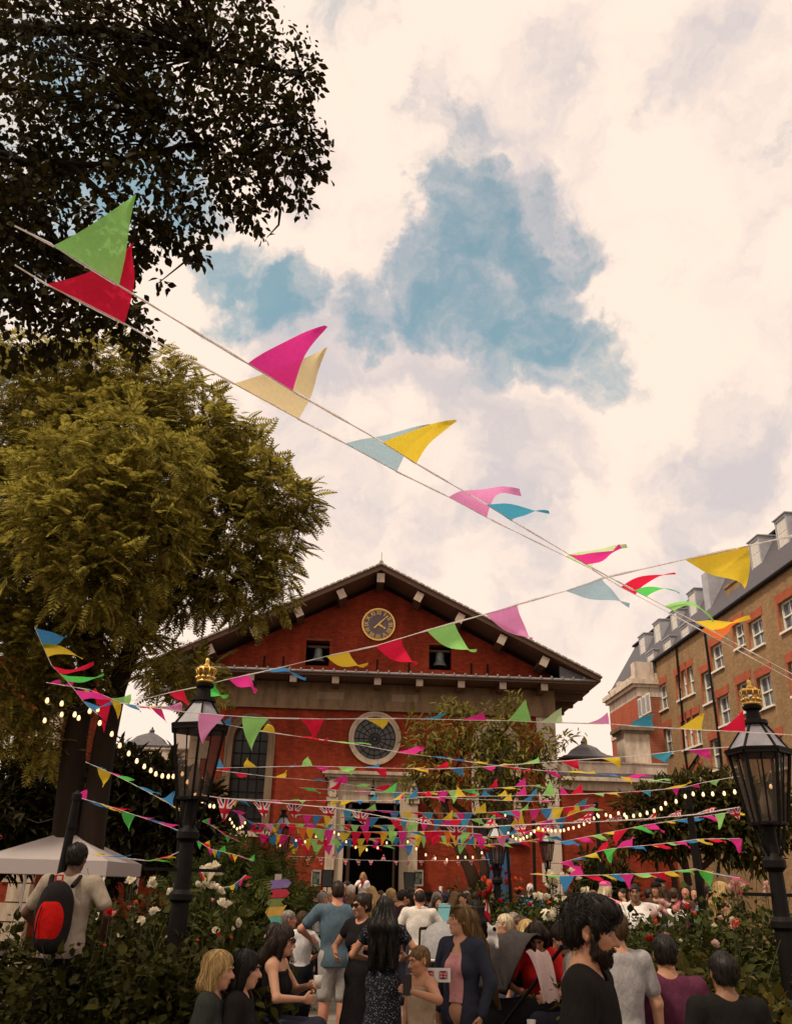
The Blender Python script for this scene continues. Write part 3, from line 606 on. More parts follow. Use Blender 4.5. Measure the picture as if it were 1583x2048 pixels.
# near tree hanging in from the top left: broad leaves on drooping twigs
Yn = 5.2
t2 = thing('broad_leaved_tree', 'broad leaved tree hanging dark leafy twigs over the top left', 'tree', (-4.6, 4.2, 0)); o = np.array(t2.location)
limbs = [([(-4.6, 4.2, 0), (-4.5, 4.3, 2.2), (-4.2, 4.7, 4.4), (-3.6, 5.2, 6.3), (-2.9, 5.8, 7.6)], .24, .07), (pxp([(-120, 250), (60, 330), (200, 330), (330, 300), (470, 270), (600, 240)], Yn), .04, .008), (pxp([(-100, 150), (120, 200), (330, 235), (480, 330), (560, 420)], Yn), .035, .006),
         (pxp([(-150, 480), (20, 470), (130, 520), (220, 600), (280, 670)], Yn), .06, .01), (pxp([(-80, 60), (200, 60), (420, 110), (600, 150)], Yn), .06, .012), (pxp([(-60, 560), (60, 600), (160, 660)], Yn), .03, .008), (pxp([(140, 330), (240, 420), (330, 470), (400, 530)], Yn), .03, .006)]
bl = blobs_px([(120, 260, 85), (240, 250, 80), (350, 260, 75), (450, 270, 75), (540, 260, 70), (600, 270, 45), (620, 320, 34), (560, 350, 50), (600, 400, 26), (480, 360, 60), (410, 390, 55), (500, 430, 32), (525, 465, 14), (370, 460, 42), (395, 505, 22), (300, 390, 75), (215, 350, 42), (110, 360, 45),
                 (110, 450, 85), (230, 480, 70), (300, 480, 38), (110, 560, 80), (210, 580, 62), (265, 650, 46), (150, 650, 62), (280, 700, 24), (100, 690, 30), (325, 570, 12), (660, 275, 9), (640, 345, 12),
                 (100, 120, 110), (280, 110, 110), (450, 120, 100), (580, 150, 70), (20, 300, 110), (10, 500, 110), (0, 640, 90), (250, 0, 120), (450, 10, 100), (60, 10, 100), (-60, 400, 120)], Yn, 1.5)
limbs += twigs(limbs[1:], bl, 130, .006); tk = limb_mesh(limbs, 7); tk.v = rel(tk.v); obj('trunk', tk, BARK, t2, True)
V, Fq = foliage(bl, 18500, LEAF, LF3, .066, 1.1, .25, .75)
rear_shade = [((-5., -1.5, 8.5), (3.2, 2.6, 2.2)), ((-1., -3.2, 9.2), (3.2, 2.4, 2.0)), ((3., -3.5, 9.5), (3., 2.4, 2.)), ((-7., 3., 8.), (2.6, 3., 2.4)), ((-3.5, -6., 9.5), (4., 2.6, 2.2)), ((1.5, -7., 9.), (3.5, 2.6, 2.2)), ((6., -6., 8.5), (3.5, 2.6, 2.2))]  # unseen leaves added to the crown behind the camera to shade the foreground
V2, F2 = foliage(rear_shade, 5200, LEAF, LF3, .36, .6, .3, .8); F2 = F2 + len(V); V = np.concatenate([V, V2]); Fq = np.concatenate([Fq, F2]); obj('crown', npmesh('crown', V - o, Fq), leafmat('broad_leaf', (.014, .011, .003), (.055, .044, .010), .32, .5), t2)
# small tree before the church front
def small_tree(name, label, base, limbs, bl, n, tv, tf, size, mat, droop=.2, tw=40, spread=.9):
    t = thing(name, label, 'tree', (base[0], base[1], 0)); o_ = np.array(t.location)
    limbs = limbs + twigs(limbs, bl, tw, .012); b = limb_mesh(limbs); b.v = [tuple(np.array(p) - o_) for p in b.v]; obj('trunk', b, BARK2, t, True)
    V, Fq = foliage(bl, n, tv, tf, size, droop, .35, spread); obj('crown', npmesh('crown', V - o_, Fq), mat, t); return t
Yc = 31.
LM2 = leafmat('small_tree_leaf', (.07, .065, .014), (.32, .28, .06), .45)
lim = [(pxp([(960, 1800), (940, 1740), (915, 1690), (898, 1650), (885, 1590), (880, 1530)], Yc), .24, .07), (pxp([(962, 1800), (970, 1740), (955, 1680), (950, 1640), (985, 1590), (990, 1540)], Yc), .20, .05), (pxp([(915, 1690), (880, 1650), (850, 1600), (830, 1560)], Yc), .09, .04), (pxp([(950, 1640), (910, 1610), (900, 1560), (930, 1500)], Yc), .12, .04), (pxp([(985, 1590), (1030, 1560), (1070, 1530)], Yc), .08, .03), (pxp([(990, 1540), (1000, 1480), (1030, 1420)], Yc), .06, .02)]
bl = blobs_px([(850, 1480, 42), (905, 1450, 45), (960, 1460, 48), (1010, 1470, 45), (1050, 1490, 42), (1080, 1520, 35), (870, 1540, 48), (930, 1530, 55), (990, 1530, 50), (1040, 1550, 45), (835, 1520, 30), (820, 1570, 28), (880, 1585, 36), (970, 1590, 45), (1020, 1600, 36), (830, 1440, 16), (1030, 1400, 18), (1010, 1425, 22), (890, 1410, 18), (930, 1420, 14), (1095, 1485, 22), (1130, 1480, 14), (1100, 1580, 26), (1065, 1600, 26), (1140, 1555, 14), (1160, 1468, 7)], Yc)
small_tree('garden_tree', 'small leafy tree leaning before the church front, right of the doorway', at(961, 1800, Yc), lim, bl, 3700, NARROW * 1.25, LF3, .24, LM2, .45, 90)
Yr = 27.
LM3 = leafmat('right_tree_leaf', (.028, .027, .007), (.105, .088, .022), .3)
lim = [(pxp([(1380, 1800), (1372, 1745), (1365, 1700), (1340, 1660)], Yr), .13, .05), (pxp([(1400, 1800), (1398, 1740), (1392, 1690), (1420, 1640)], Yr), .15, .05), (pxp([(1352, 1800), (1345, 1740), (1325, 1700), (1290, 1660)], Yr), .1, .04), (pxp([(1372, 1745), (1345, 1700), (1310, 1680)], Yr), .06, .03), (pxp([(1398, 1740), (1440, 1700), (1480, 1650)], Yr), .09, .04)]
bl = blobs_px([(1270, 1610, 32), (1320, 1600, 42), (1370, 1600, 48), (1425, 1600, 48), (1470, 1610, 50), (1260, 1660, 32), (1310, 1655, 44), (1365, 1650, 50), (1420, 1650, 52), (1475, 1660, 52), (1240, 1690, 24), (1300, 1690, 30), (1350, 1690, 28), (1440, 1690, 36), (1510, 1620, 60), (1555, 1640, 60), (1400, 1565, 26), (1450, 1570, 30), (1500, 1690, 50), (1350, 1575, 22), (1290, 1590, 16)], Yr)
small_tree('garden_tree', 'dark spreading tree with several thin stems before the low wing on the right', at(1378, 1800, Yr), lim, bl, 7000, NARROW * 1.3, LF3, .26, LM3, .2, 40)
# dark trees behind the left trunks, shade put into their near-black leaf colour
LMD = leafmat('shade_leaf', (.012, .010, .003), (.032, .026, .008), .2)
bl = blobs_px([(190, 1600, 60), (250, 1560, 60), (320, 1580, 60), (380, 1640, 60), (250, 1650, 70), (160, 1680, 60), (330, 1690, 60), (430, 1700, 45), (200, 1730, 50), (100, 1640, 60), (60, 1560, 70), (20, 1650, 90), (410, 1600, 30)], 26.)
small_tree('evergreen_tree', 'dense black green evergreen in deep shade behind the left trunks', at(260, 1800, 26.), [(pxp([(262, 1800), (258, 1700), (250, 1600)], 26.), .2, .06)], bl, 10500, NARROW * 1.6, LF3, .28, LMD, .3, 20)
# shrubs
def shrub(name, label, cat, x, y, Y, hw, h, n, tv, tf, size, mat, droop=.1, group=None, base=0., lean=0.):
    p = at(x, y, Y); z1 = p[2]; z0 = max(base, z1 - h); bl = []
    t = thing(name, label, cat, (p[0], p[1], 0), 0, group)
    for k in range(7):
        a = 2 * math.pi * k / 7; q = (.55 + .1 * (k % 3)); bl.append(((hw * .5 * math.cos(a), hw * .5 * math.sin(a), z0 + (z1 - z0) * (.35 + .3 * ((k * 5) % 7) / 7)), (hw * q, hw * q, (z1 - z0) * .36)))
    bl.append(((0, 0, z1 - (z1 - z0) * .33), (hw * .55, hw * .55, (z1 - z0) * .33)))
    V, Fq = foliage(bl, n, tv, tf, size, droop, .4, .9); obj('foliage', npmesh('foliage', V, Fq), mat, t)
    b = MB()
    for k in range(6):
        a = 2 * math.pi * k / 6; b.tube([(.05 * math.cos(a), .05 * math.sin(a), 0), (hw * .3 * math.cos(a), hw * .3 * math.sin(a), z0 + (z1 - z0) * .4), (hw * .5 * math.cos(a), hw * .5 * math.sin(a), z0 + (z1 - z0) * .75)], [.02, .014, .006], 6)
    obj('stem', b, BARK2, t); return t
LMS = leafmat('shrub_leaf', (.030, .045, .010), (.10, .115, .030), .3); LMS2 = leafmat('deep_shrub_leaf', (.016, .018, .005), (.055, .055, .014), .25); LMF = leafmat('feathery_shrub_leaf', (.040, .055, .012), (.13, .14, .035), .35)
shrub('feathery_shrub', 'tall feathery bright green shrub beside the coloured signpost', 'shrub', 520, 1690, 15.5, .85, 3., 2600, PIN2, PINF2, .36, LMF, -.1)
shrub('feathery_shrub', 'feathery green shrub behind the dark lamp post on the left bed', 'shrub', 430, 1715, 15., .7, 3., 1500, PIN2, PINF2, .32, LMS, -.1)
shrub('round_shrub', 'clipped round dark shrub against the brick wing by a thin pole', 'shrub', 1205, 1692, 29., 1.05, 3.6, 2600, NARROW * 1.4, LF3, .22, LMS2, .1)
def spiky(x, y, Y, h, label):
    p = at(x, y, Y); t = thing('spiky_plant', label, 'plant', (p[0], p[1], 0)); n = 150; v = []; f = []
    for k in range(n):
        a = rng.random() * 6.28; l = h * (.6 + .5 * rng.random()); sp = .15 + .75 * rng.random(); d = np.array([math.cos(a) * sp, math.sin(a) * sp, 1.]); d /= np.linalg.norm(d); s = np.array([-math.sin(a), math.cos(a), 0]) * .028; b = len(v)
        base = np.array([math.cos(a), math.sin(a), 0]) * .08
        for q, w in ((0, 1), (.5, .9), (1, .05)):
            c = base + d * l * q - np.array([0, 0, .25 * sp * l * q * q]); v += [c - s * w, c + s * w]
        f += [(b, b + 1, b + 3, b + 2), (b + 2, b + 3, b + 5, b + 4)]
    obj('blades', npmesh('blades', v, f), leafmat('blade_leaf', (.02, .022, .008), (.06, .06, .02), .2), t)
spiky(925, 1762, 24., 2.3, 'dark spiky plant below the leaning garden tree')
# rose beds: bushes whose blooms are parts
ROSES = {'white': (.80, .72, .56), 'pink': (.72, .30, .25), 'red': (.50, .015, .02), 'coral': (.75, .14, .06), 'pale': (.75, .48, .42)}
def rose_mesh(r, seed):
    g = np.random.default_rng(seed); v = []; f = []
    for ring, (n, rr, op) in enumerate(((9, 1.0, .95), (7, .78, .6), (6, .52, .3), (4, .3, .1))):
        for k in range(n):
            a = 2 * math.pi * k / n + ring * .5 + g.normal() * .1; d = np.array([math.cos(a), math.sin(a), 0]); s = np.array([-math.sin(a), math.cos(a), 0]); w = 2.0 * rr * r / n * 1.35; b = len(v)
            z0 = -.45 * r
            v += [d * rr * r * .15 - s * w * .4 + (0, 0, z0), d * rr * r * .15 + s * w * .4 + (0, 0, z0), d * rr * r * .75 - s * w + (0, 0, z0 + r * .75 * (1.1 - op)), d * rr * r * .75 + s * w + (0, 0, z0 + r * .75 * (1.1 - op)), d * rr * r * (.6 + .5 * op) - s * w * .6 + (0, 0, z0 + r * (1.3 - op)), d * rr * r * (.6 + .5 * op) + s * w * .6 + (0, 0, z0 + r * (1.3 - op))]
            f += [(b, b + 1, b + 3, b + 2), (b + 2, b + 3, b + 5, b + 4)]
    return npmesh('rose_bloom', v, f)
ROSEM = [rose_mesh(1., k) for k in range(4)]; RMAT = {k: cloth('rose_petal_' + k, c, .3, .15) for k, c in ROSES.items()}
RM = {k: [] for k in ROSES}
for k in ROSES:
    for me in ROSEM:
        q = me.copy(); q.name = 'rose_bloom'; q.materials.append(RMAT[k]); RM[k].append(q)
LMR = leafmat('rose_leaf', (.014, .019, .003), (.075, .078, .014), .3); LMR2 = leafmat('rose_leaf_shaded', (.010, .011, .002), (.058, .052, .009), .25)  # second leaf is a darker copy, with shade put into its colour
STEM = pm('green_stem', (.035, .040, .014), .8, .3)
def rose_bush(label, x, y, Y, hw, blooms, n=1300, mat=None, group='rose bushes in the garden beds', droop=.1):
    p = at(x, y, Y); z1 = p[2]; t = thing('rose_bush', label, 'rose bush', (p[0], p[1], 0), 0, group); bl = []
    for k in range(9):
        a = 2 * math.pi * k / 9; bl.append(((hw * .55 * math.cos(a), .6 * hw * .55 * math.sin(a), z1 * (.30 + .42 * ((k * 4) % 9) / 9)), (hw * .55, hw * .45, z1 * .28)))
    V, Fq = foliage(bl, int(n * 2.3), LEAF, LF3, .095, .25, .30, 1.0); obj('foliage', npmesh('foliage', V, Fq), mat or LMR, t)
    b = MB()
    for k in range(6):
        a = 2 * math.pi * k / 6 + .3; b.tube([(.06 * math.cos(a), .06 * math.sin(a), 0), (hw * .35 * math.cos(a), hw * .3 * math.sin(a), z1 * .5), (hw * .7 * math.cos(a + .3), hw * .5 * math.sin(a + .3), z1 * (.85 + .25 * rng.random()))], [.010, .006, .003], 5)
    for i, (bx, by, c, s, *q) in enumerate(blooms):
        s *= .74 if c in ('coral', 'red', 'pink') else .9; w = at(bx, by, Y + (q[0] if q else -.4 * hw + .2 * rng.random())) - np.array(t.location)
        e = bpy.data.objects.new('bloom', RM[c][i % 4]); COL.objects.link(e); e.parent = t; e.location = w; e.scale = (s, s, s); e.rotation_euler = (rng.normal() * .5 + .5, rng.normal() * .4, rng.random() * 6)
        b.tube([tuple(w - np.array([0, 0, .3])), tuple(w - np.array([0, 0, .02]))], .004, 5)
    obj('stem', b, STEM, t); return t
def cl(x, y, c, s, k=3, sp=7):       # a cluster of blooms round one spot
    return [(x + rng.normal() * sp, y + rng.normal() * sp * .6, c, s * (.75 + .4 * rng.random())) for _ in range(k)]
rose_bush('tall rose bush with one white spray at its top, left of the lamp post', 255, 1755, 11.5, .9, cl(258, 1758, 'white', .055, 3, 5) + cl(313, 1762, 'white', .05, 3, 8) + [(305, 1765, 'white', .06), (340, 1782, 'white', .06), (260, 1815, 'pink', .04)], 1500, LMR2)
rose_bush('rose bush with loose white blooms hard against the big lamp post', 285, 1790, 9.5, .9, cl(287, 1838, 'white', .045, 3, 7) + [(240, 1868, 'white', .035), (327, 1876, 'white', .05), (313, 1820, 'white', .045), (305, 1822, 'white', .04), (272, 1804, 'coral', .035)], 1700, LMR2)
rose_bush('low shaded rose bush with pink blooms beside the backpack wearer', 215, 1850, 8.4, .8, [(220, 1823, 'red', .05), (228, 1826, 'pink', .035), (210, 1890, 'coral', .02)], 1300, LMR2)
rose_bush('rose bush crowned by a big white spray just right of the lamp post', 415, 1745, 11.5, .7, cl(415, 1738, 'white', .075, 6, 11) + cl(440, 1772, 'white', .06, 6, 12) + cl(400, 1770, 'white', .045, 3, 6) + [(425, 1800, 'pink', .04)], 1300)
rose_bush('rose bush with small white blooms below the feathery shrub', 455, 1790, 10., .75, cl(450, 1803, 'white', .06, 4, 9) + [(478, 1845, 'white', .05), (432, 1859, 'white', .045), (466, 1857, 'white', .03), (463, 1875, 'coral', .03), (495, 1770, 'pink', .03)], 1400)
rose_bush('dark rose bush with one bloom at the foot of the big lamp post', 400, 1850, 8.2, .75, [(437, 1868, 'red', .03), (395, 1880, 'coral', .02)], 1300, LMR2)
rose_bush('rose bush full of coral and red blooms round the hexagonal lamp', 985, 1752, 21., 1.3, cl(980, 1748, 'red', .10, 3, 10) + cl(983, 1765, 'coral', .10, 5, 12) + cl(975, 1777, 'red', .1, 3, 8) + cl(1032, 1760, 'coral', .10, 4, 8) + cl(1012, 1760, 'coral', .1, 4, 8) + cl(966, 1787, 'red', .1, 3, 8) + cl(1040, 1776, 'coral', .09, 3, 5) + cl(1010, 1745, 'red', .08, 3, 6) + [(1035, 1793, 'pink', .1), (1040, 1778, 'coral', .09)], 1700)
rose_bush('rose bush with red blooms behind the grey pram hood', 1010, 1795, 16., 1.0, [(1000, 1800, 'red', .06), (1015, 1810, 'red', .05), (1060, 1808, 'red', .06), (970, 1820, 'red', .05), (1075, 1832, 'red', .06)], 1500)
rose_bush('rose bush with a tall white spray above the bearded man', 1120, 1760, 16., .9, cl(1108, 1757, 'white', .09, 6, 9) + cl(1124, 1754, 'white', .08, 4, 6) + [(1142, 1740, 'white', .08), (1150, 1745, 'white', .09), (1156, 1756, 'white', .07)], 1500)
rose_bush('rose bush with white blooms beside the man in blue', 1100, 1790, 13.5, .8, cl(1081, 1794, 'white', .065, 4, 5) + cl(1091, 1829, 'white', .075, 6, 6) + [(1107, 1821, 'white', .065), (1120, 1842, 'white', .04), (1127, 1796, 'white', .05), (1111, 1798, 'white', .04), (1097, 1804, 'coral', .045), (1168, 1782, 'white', .09)], 1700)
rose_bush('rose bush with pale pink blooms in front of the poncho wearer', 1340, 1800, 12., 1.0, cl(1330, 1808, 'pale', .06, 5, 6) + cl(1350, 1815, 'pink', .06, 5, 6) + cl(1328, 1822, 'pale', .055, 4, 6) + [(1374, 1814, 'red', .06), (1310, 1842, 'coral', .06), (1308, 1828, 'pale', .06), (1388, 1826, 'coral', .05), (1450, 1818, 'pink', .05)], 1700)
rose_bush('rose bush with one deep red and one pink bloom above the purple shirt', 1290, 1840, 9.5, .9, [(1298, 1876, 'red', .055), (1330, 1870, 'pink', .05)], 1500)
rose_bush('rose bush with single pale blooms toward the right edge', 1430, 1830, 9., 1.0, [(1430, 1886, 'pale', .045), (1427, 1850, 'white', .03), (1470, 1845, 'coral', .06), (1466, 1850, 'pink', .05), (1440, 1835, 'pale', .03), (1462, 1838, 'white', .03)], 1700)
rose_bush('rose bush with pink sprays at the far right edge', 1480, 1760, 12., .9, cl(1470, 1768, 'pale', .06, 5, 8) + cl(1475, 1785, 'pink', .05, 4, 8) + cl(1530, 1780, 'pale', .06, 4, 12), 1400)
rose_bush('yellowing rose bush at the bottom right behind the purple shirt', 1380, 1890, 7.6, 1.0, [(1360, 1880, 'white', .015)], 1600, leafmat('yellowing_rose_leaf', (.03, .028, .006), (.13, .10, .02), .3))
rose_bush('dim rose bush at bottom left beside the backpack wearer', 60, 1800, 9.5, .9, [(60, 1830, 'pink', .03)], 1300, LMR2)
b_ = gridmesh('flower_bed', -9., -1.4, 6.5, 18, .06); struct(obj('flower_bed', b_, pm('dark_soil', (.035, .022, .014), .95, .4, 5., .6)))
b_ = gridmesh('flower_bed', 2.2, 11., 6.5, 26, .06); struct(obj('flower_bed', b_, pm('dark_soil', (.035, .022, .014), .95, .4, 5., .6)))
# ------------------------------------------------------------------ lamps and poles
LGLASS = None
def lampglass():
    m = Mat('lantern_glass'); m.b.inputs['Base Color'].default_value = (.20, .17, .15, 1); m.b.inputs['Roughness'].default_value = .08
    tr = m.n('ShaderNodeBsdfTransparent'); tr.inputs[0].default_value = (.72, .66, .60, 1); ms = m.n('ShaderNodeMixShader'); ms.inputs[0].default_value = .82
    m.l(m.b.outputs[0], ms.inputs[1]); m.l(tr.outputs[0], ms.inputs[2]); m.l(ms.outputs[0], m.out.inputs[0]); return m.m
LGLASS = lampglass(); LROOF = glassy('lantern_roof_glass', (.22, .21, .24), .3)
def lantern(t, z, w, n=6, crown=True, hang=False):   # z: underside of the glass case, w: radius at its shoulder
    fr = MB(); h = w * 2.35; zb = z; zt = z + h; rb = w * .60
    def P(r, a, zz): return (r * math.cos(a), r * math.sin(a), zz)
    A = [2 * math.pi * (k + .5) / n for k in range(n)]
    for a in A:
        fr.bar(P(rb, a, zb), P(w, a, zt), w * .085); fr.bar(P(w, a, zt + .06 * w), P(w * .36, a, zt + w * .95), w * .07)
    for k in range(n):
        a, b = A[k], A[(k + 1) % n]; fr.bar(P(rb, a, zb), P(rb, b, zb), w * .1); fr.bar(P(w * 1.03, a, zt), P(w * 1.03, b, zt), w * .14, w * .2); mx_ = (a + b) / 2 if b > a else (a + b) / 2 + math.pi
        fr.bar(P(rb * .87, mx_, zb), P(w * .87, mx_, zt), w * .04)
    fr.lathe([(w * 1.12, 0), (w * 1.14, w * .08), (w * 1.02, w * .1)], (0, 0, zt - .02 * w), n, phase=.5)
    fr.lathe([(w * .36, 0), (w * .46, .03 * w), (w * .44, .16 * w), (w * .26, .2 * w), (w * .22, .5 * w), (w * .32, .56 * w), (w * .34, .66 * w), (w * .1, .72 * w)], (0, 0, zt + w * .93), 16)
    obj('lantern_frame', fr, BLACK, t)
    g = MB(); v = []; 
    for k in range(n):
        a, b = A[k], A[(k + 1) % n]; g.add([P(rb * .96, a, zb), P(rb * .96, b, zb), P(w * .96, b, zt), P(w * .96, a, zt)], [(0, 1, 2, 3)])
    obj('lantern_glass', g, LGLASS, t); g = MB()
    for k in range(n):
        a, b = A[k], A[(k + 1) % n]; g.add([P(w * .98, a, zt + .08 * w), P(w * .98, b, zt + .08 * w), P(w * .36, b, zt + w * .93), P(w * .36, a, zt + w * .93)], [(0, 1, 2, 3)])
    obj('lantern_roof', g, LROOF, t)
    b = MB(); b.lathe([(.03, 0), (w * .16, .15 * w), (w * .2, .5 * w), (w * .1, .9 * w), (.02, w)], (0, 0, zb + .2 * w), 12); obj('lamp_burner', b, pm('milky_burner', (.25, .2, .15), .4, .2), t, True)
    if crown:
        c = MB(); zc = zt + w * 1.62; c.lathe([(w * .20, 0), (w * .30, .03 * w), (w * .30, .1 * w), (w * .22, .12 * w)], (0, 0, zc), 20)
        for k in range(10):
            a = 2 * math.pi * k / 10; c.lathe([(.01, -.06 * w), (.07 * w, -.03 * w), (.075 * w, .03 * w), (.01, .06 * w)], P(.29 * w, a, zc + .2 * w), 8); c.bar(P(.30 * w, a, zc + .26 * w), P(.36 * w, a, zc + .5 * w), .035 * w)
        c.lathe([(w * .33, 0), (w * .37, .02 * w), (w * .37, .07 * w), (w * .33, .09 * w)], (0, 0, zc + .46 * w), 20)
        for k in range(5):
            a = 2 * math.pi * k / 5; c.tube([P(.35 * w, a, zc + .5 * w), P(.2 * w, a, zc + .62 * w), P(.02 * w, a, zc + .6 * w)], .025 * w, 6)
        c.lathe([(.02 * w, 0), (.10 * w, .07 * w), (.11 * w, .13 * w), (.05 * w, .2 * w), (.08 * w, .25 * w), (.07 * w, .33 * w), (.01 * w, .4 * w)], (0, 0, zc + .55 * w), 12)
        obj('crown_finial', c, GOLD, t, True)
def lamp(label, x, y, Y, w, r, foot=None, crown=True, group='black garden lamps'):   # x, y: underside of the lantern case
    p = at(x, y, Y); t = thing('street_lamp', label, 'lamp', (p[0], p[1], 0), rad(12), group); z = p[2]
    b = MB(); s = z
    b.lathe([(r * 1.9, 0), (r * 1.9, .12), (r * 1.5, .2), (r * 1.45, .75), (r * 1.7, .8), (r * 1.7, .86), (r * 1.15, .95), (r, 1.1), (r * .92, s * .62), (r * 1.25, s * .62 + .03), (r * 1.25, s * .62 + .08), (r * .85, s * .62 + .12), (r * .75, s - .42), (r * 1.2, s - .38), (r * 1.2, s - .32), (r * .7, s - .26), (r * .6, s - .02), (w * .6, s)], n=20)
    obj('post', b, BLACK, t, False)
    a = MB(); a.bar((-w * 1.3, 0, s * .62 + .3), (w * 1.3, 0, s * .62 + .3), .03) if crown and Y < 12 else None
    for k in range(4):
        q = math.pi / 2 * k + .4; a.tube([(r * .7 * math.cos(q), r * .7 * math.sin(q), s - .3), (w * .42 * math.cos(q), w * .42 * math.sin(q), s - .2), (w * .58 * math.cos(q), w * .58 * math.sin(q), s)], .014, 6)
    obj('bracket', a, BLACK, t); lantern(t, z, w, 6, crown); return t
lamp('big black crowned lamp post standing in front of the left trees', 384, 1598, 9.3, .30, .093)
lamp('crowned lamp at the right edge, its lantern before the yellow brick flats', 1536, 1648, 8.6, .28, .085)
lamp('hexagonal black lamp before the blue board', 993, 1728, 20.5, .23, .095, crown=False)
lamp('distant lamp beside the feathery shrub, left of the doorway', 562, 1705, 20., .22, .09, crown=False)
lamp('slim round-topped lamp before the corner quoins of the church', 1094, 1722, 25., .20, .07, crown=False)
def hanglamp():
    t = thing('hanging_lantern', 'old lantern hanging on a bracket over the church door', 'lantern', (-.62, 34.6, 0)); p = at(744, 1617, 34.6); t.location = (p[0], 34.6, 0); lantern(t, p[2], .2, 4, False)
    b = MB(); b.tube([(0, 0, p[2] + .95), (0, .4, p[2] + 1.1), (0, 1.4, p[2] + 1.0)], .025, 6); obj('bracket', b, BLACK, t)
hanglamp()
def pole(label, pts, Y, r0, r1, hook=False):
    p0 = at(*pts[-1], Y); foot = np.array([p0[0], p0[1], 0.]); p1 = at(*pts[0], Y)
    d = p0 - p1; foot = p0 + d * (p0[2] / max(.2, p1[2] - p0[2])) if len(pts) > 1 else foot
    t = thing('pole', label, 'pole', foot, 0, 'black poles holding up the bunting'); b = MB(); b.tube([(0, 0, 0), tuple(p0 - foot), tuple(p1 - foot)], [r1, r1, r0], 10); b.lathe([(r0 * 1.4, 0), (r0 * 1.4, .05), (.004, .09)], tuple(p1 - foot), 10); obj('shaft', b, BLACK, t)
    c = MB(); q = p1 - foot; c.lathe([(r0 * 1.5, 0), (r0 * 1.5, .04)], tuple(q - np.array([0, 0, .25])), 10); obj('collar', c, BLACK, t); return t
pole('leaning black pole before the far left tree trunk', [(153, 1600), (108, 1830)], 8.6, .035, .05)
pole('thin black pole in front of the brick wing, right of the quoins', [(1191, 1610), (1204, 1790)], 21., .042, .048)
pole('black pole just left of the man in blue', [(1066, 1648), (1070, 1830)], 19., .032, .035)
pole('stout black pole under the right tree', [(1373, 1582), (1406, 1830)], 12.5, .042, .058)
pole('slim black pole right of the hexagonal lamp', [(1012, 1668), (1020, 1790)], 19.5, .034, .036)
pole('dark pole just left of the big lamp post', [(366, 1590), (346, 1850)], 10.5, .022, .03)
pole('thin dark pole rising from the left rose bed', [(441, 1675), (437, 1790)], 16., .03, .032)
pole('thin dark pole by the light string in the feathery shrub', [(492, 1660), (486, 1790)], 16.5, .026, .028)
pole('thin dark pole at the right of the light string in the feathery shrub', [(506, 1690), (503, 1790)], 17., .026, .028)
# ------------------------------------------------------------------ bunting
FC = {'r': (.86, .025, .075), 'm': (.90, .055, .36), 'g': (.13, .74, .14), 'G': (.40, .85, .24), 'y': (.95, .68, .06), 'b': (.07, .28, .58), 't': (.08, .40, .58), 'c': (.92, .76, .44), 'p': (.92, .34, .66), 'o': (.92, .22, .05), 'l': (.68, .88, .48), 'a': (.42, .58, .68)}
FN = {'r': 'red', 'm': 'magenta', 'g': 'green', 'G': 'bright_green', 'y': 'yellow', 'b': 'blue', 't': 'teal', 'c': 'cream', 'p': 'pink', 'o': 'orange', 'l': 'pale_green', 'a': 'grey_blue'}
FM = {k: cloth('bunting_' + FN[k], FC[k], .58, .06, .15) for k in FC}; FM['U'] = colattr('union_flag_cloth'); CORD = cloth('white_bunting_tape', (.90, .86, .84), .72)
def union(x, y):                  # Union flag over the unit square, y downwards
    W_, R_, B_ = (.72, .64, .62), (.55, .02, .04), (.03, .04, .16)
    X, Yv = (x - .5) * 2, (y - .5) * 1.0; aX, aY = abs(X), abs(Yv)
    if aX < .12 or aY < .10: return R_
    if aX < .21 or aY < .17: return W_
    d1 = abs(Yv - X * .5) / 1.118; d2 = abs(Yv + X * .5) / 1.118; d = min(d1, d2)
    if d < .045: return R_
    if d < .11: return W_
    return B_
def flag_mesh(A, B, T, C, seed, kind):
    n = 26 if kind == 'U' else 9; m_ = 22 if kind == 'U' else 10
    A, B, T, C = map(np.array, (A, B, T, C)); g = np.random.default_rng(seed); base = B - A; L0 = np.linalg.norm(base)
    M0 = (A + B) / 2; nrm = np.cross(base, T - M0); nrm = nrm / (np.linalg.norm(nrm) + 1e-9); ph = g.random() * 6; amp = L0 * (.05 + .05 * g.random()); V = []; col = []
    for j in range(m_ + 1):
        t = j / m_; c = M0 * (1 - t) ** 2 + C * 2 * t * (1 - t) + T * t * t
        for i in range(n + 1):
            s = i / n - .5; w = (1 - t) * s
            V.append(c + base * w + nrm * amp * t * math.sin(ph + 5.5 * t + 3. * s) * (1.3 - t * .6) * min(1, 3 * t))
    Fq = [(j * (n + 1) + i, j * (n + 1) + i + 1, (j + 1) * (n + 1) + i + 1, (j + 1) * (n + 1) + i) for j in range(m_) for i in range(n)]
    me = npmesh('flag', V, Fq)
    if kind == 'U' and len(me.polygons) == len(Fq):
        at_ = me.attributes.new('weave', 'FLOAT_COLOR', 'FACE'); cc = []
        for j in range(m_):
            for i in range(n):
                t = (j + .5) / m_; x = .5 + ((i + .5) / n - .5) * (1 - t); cc += list(union(x, t * .86 + .05)) + [1.]
        at_.data.foreach_set('color', cc)
    me.polygons.foreach_set('use_smooth', [True] * len(me.polygons)); return me
_seed = [100]
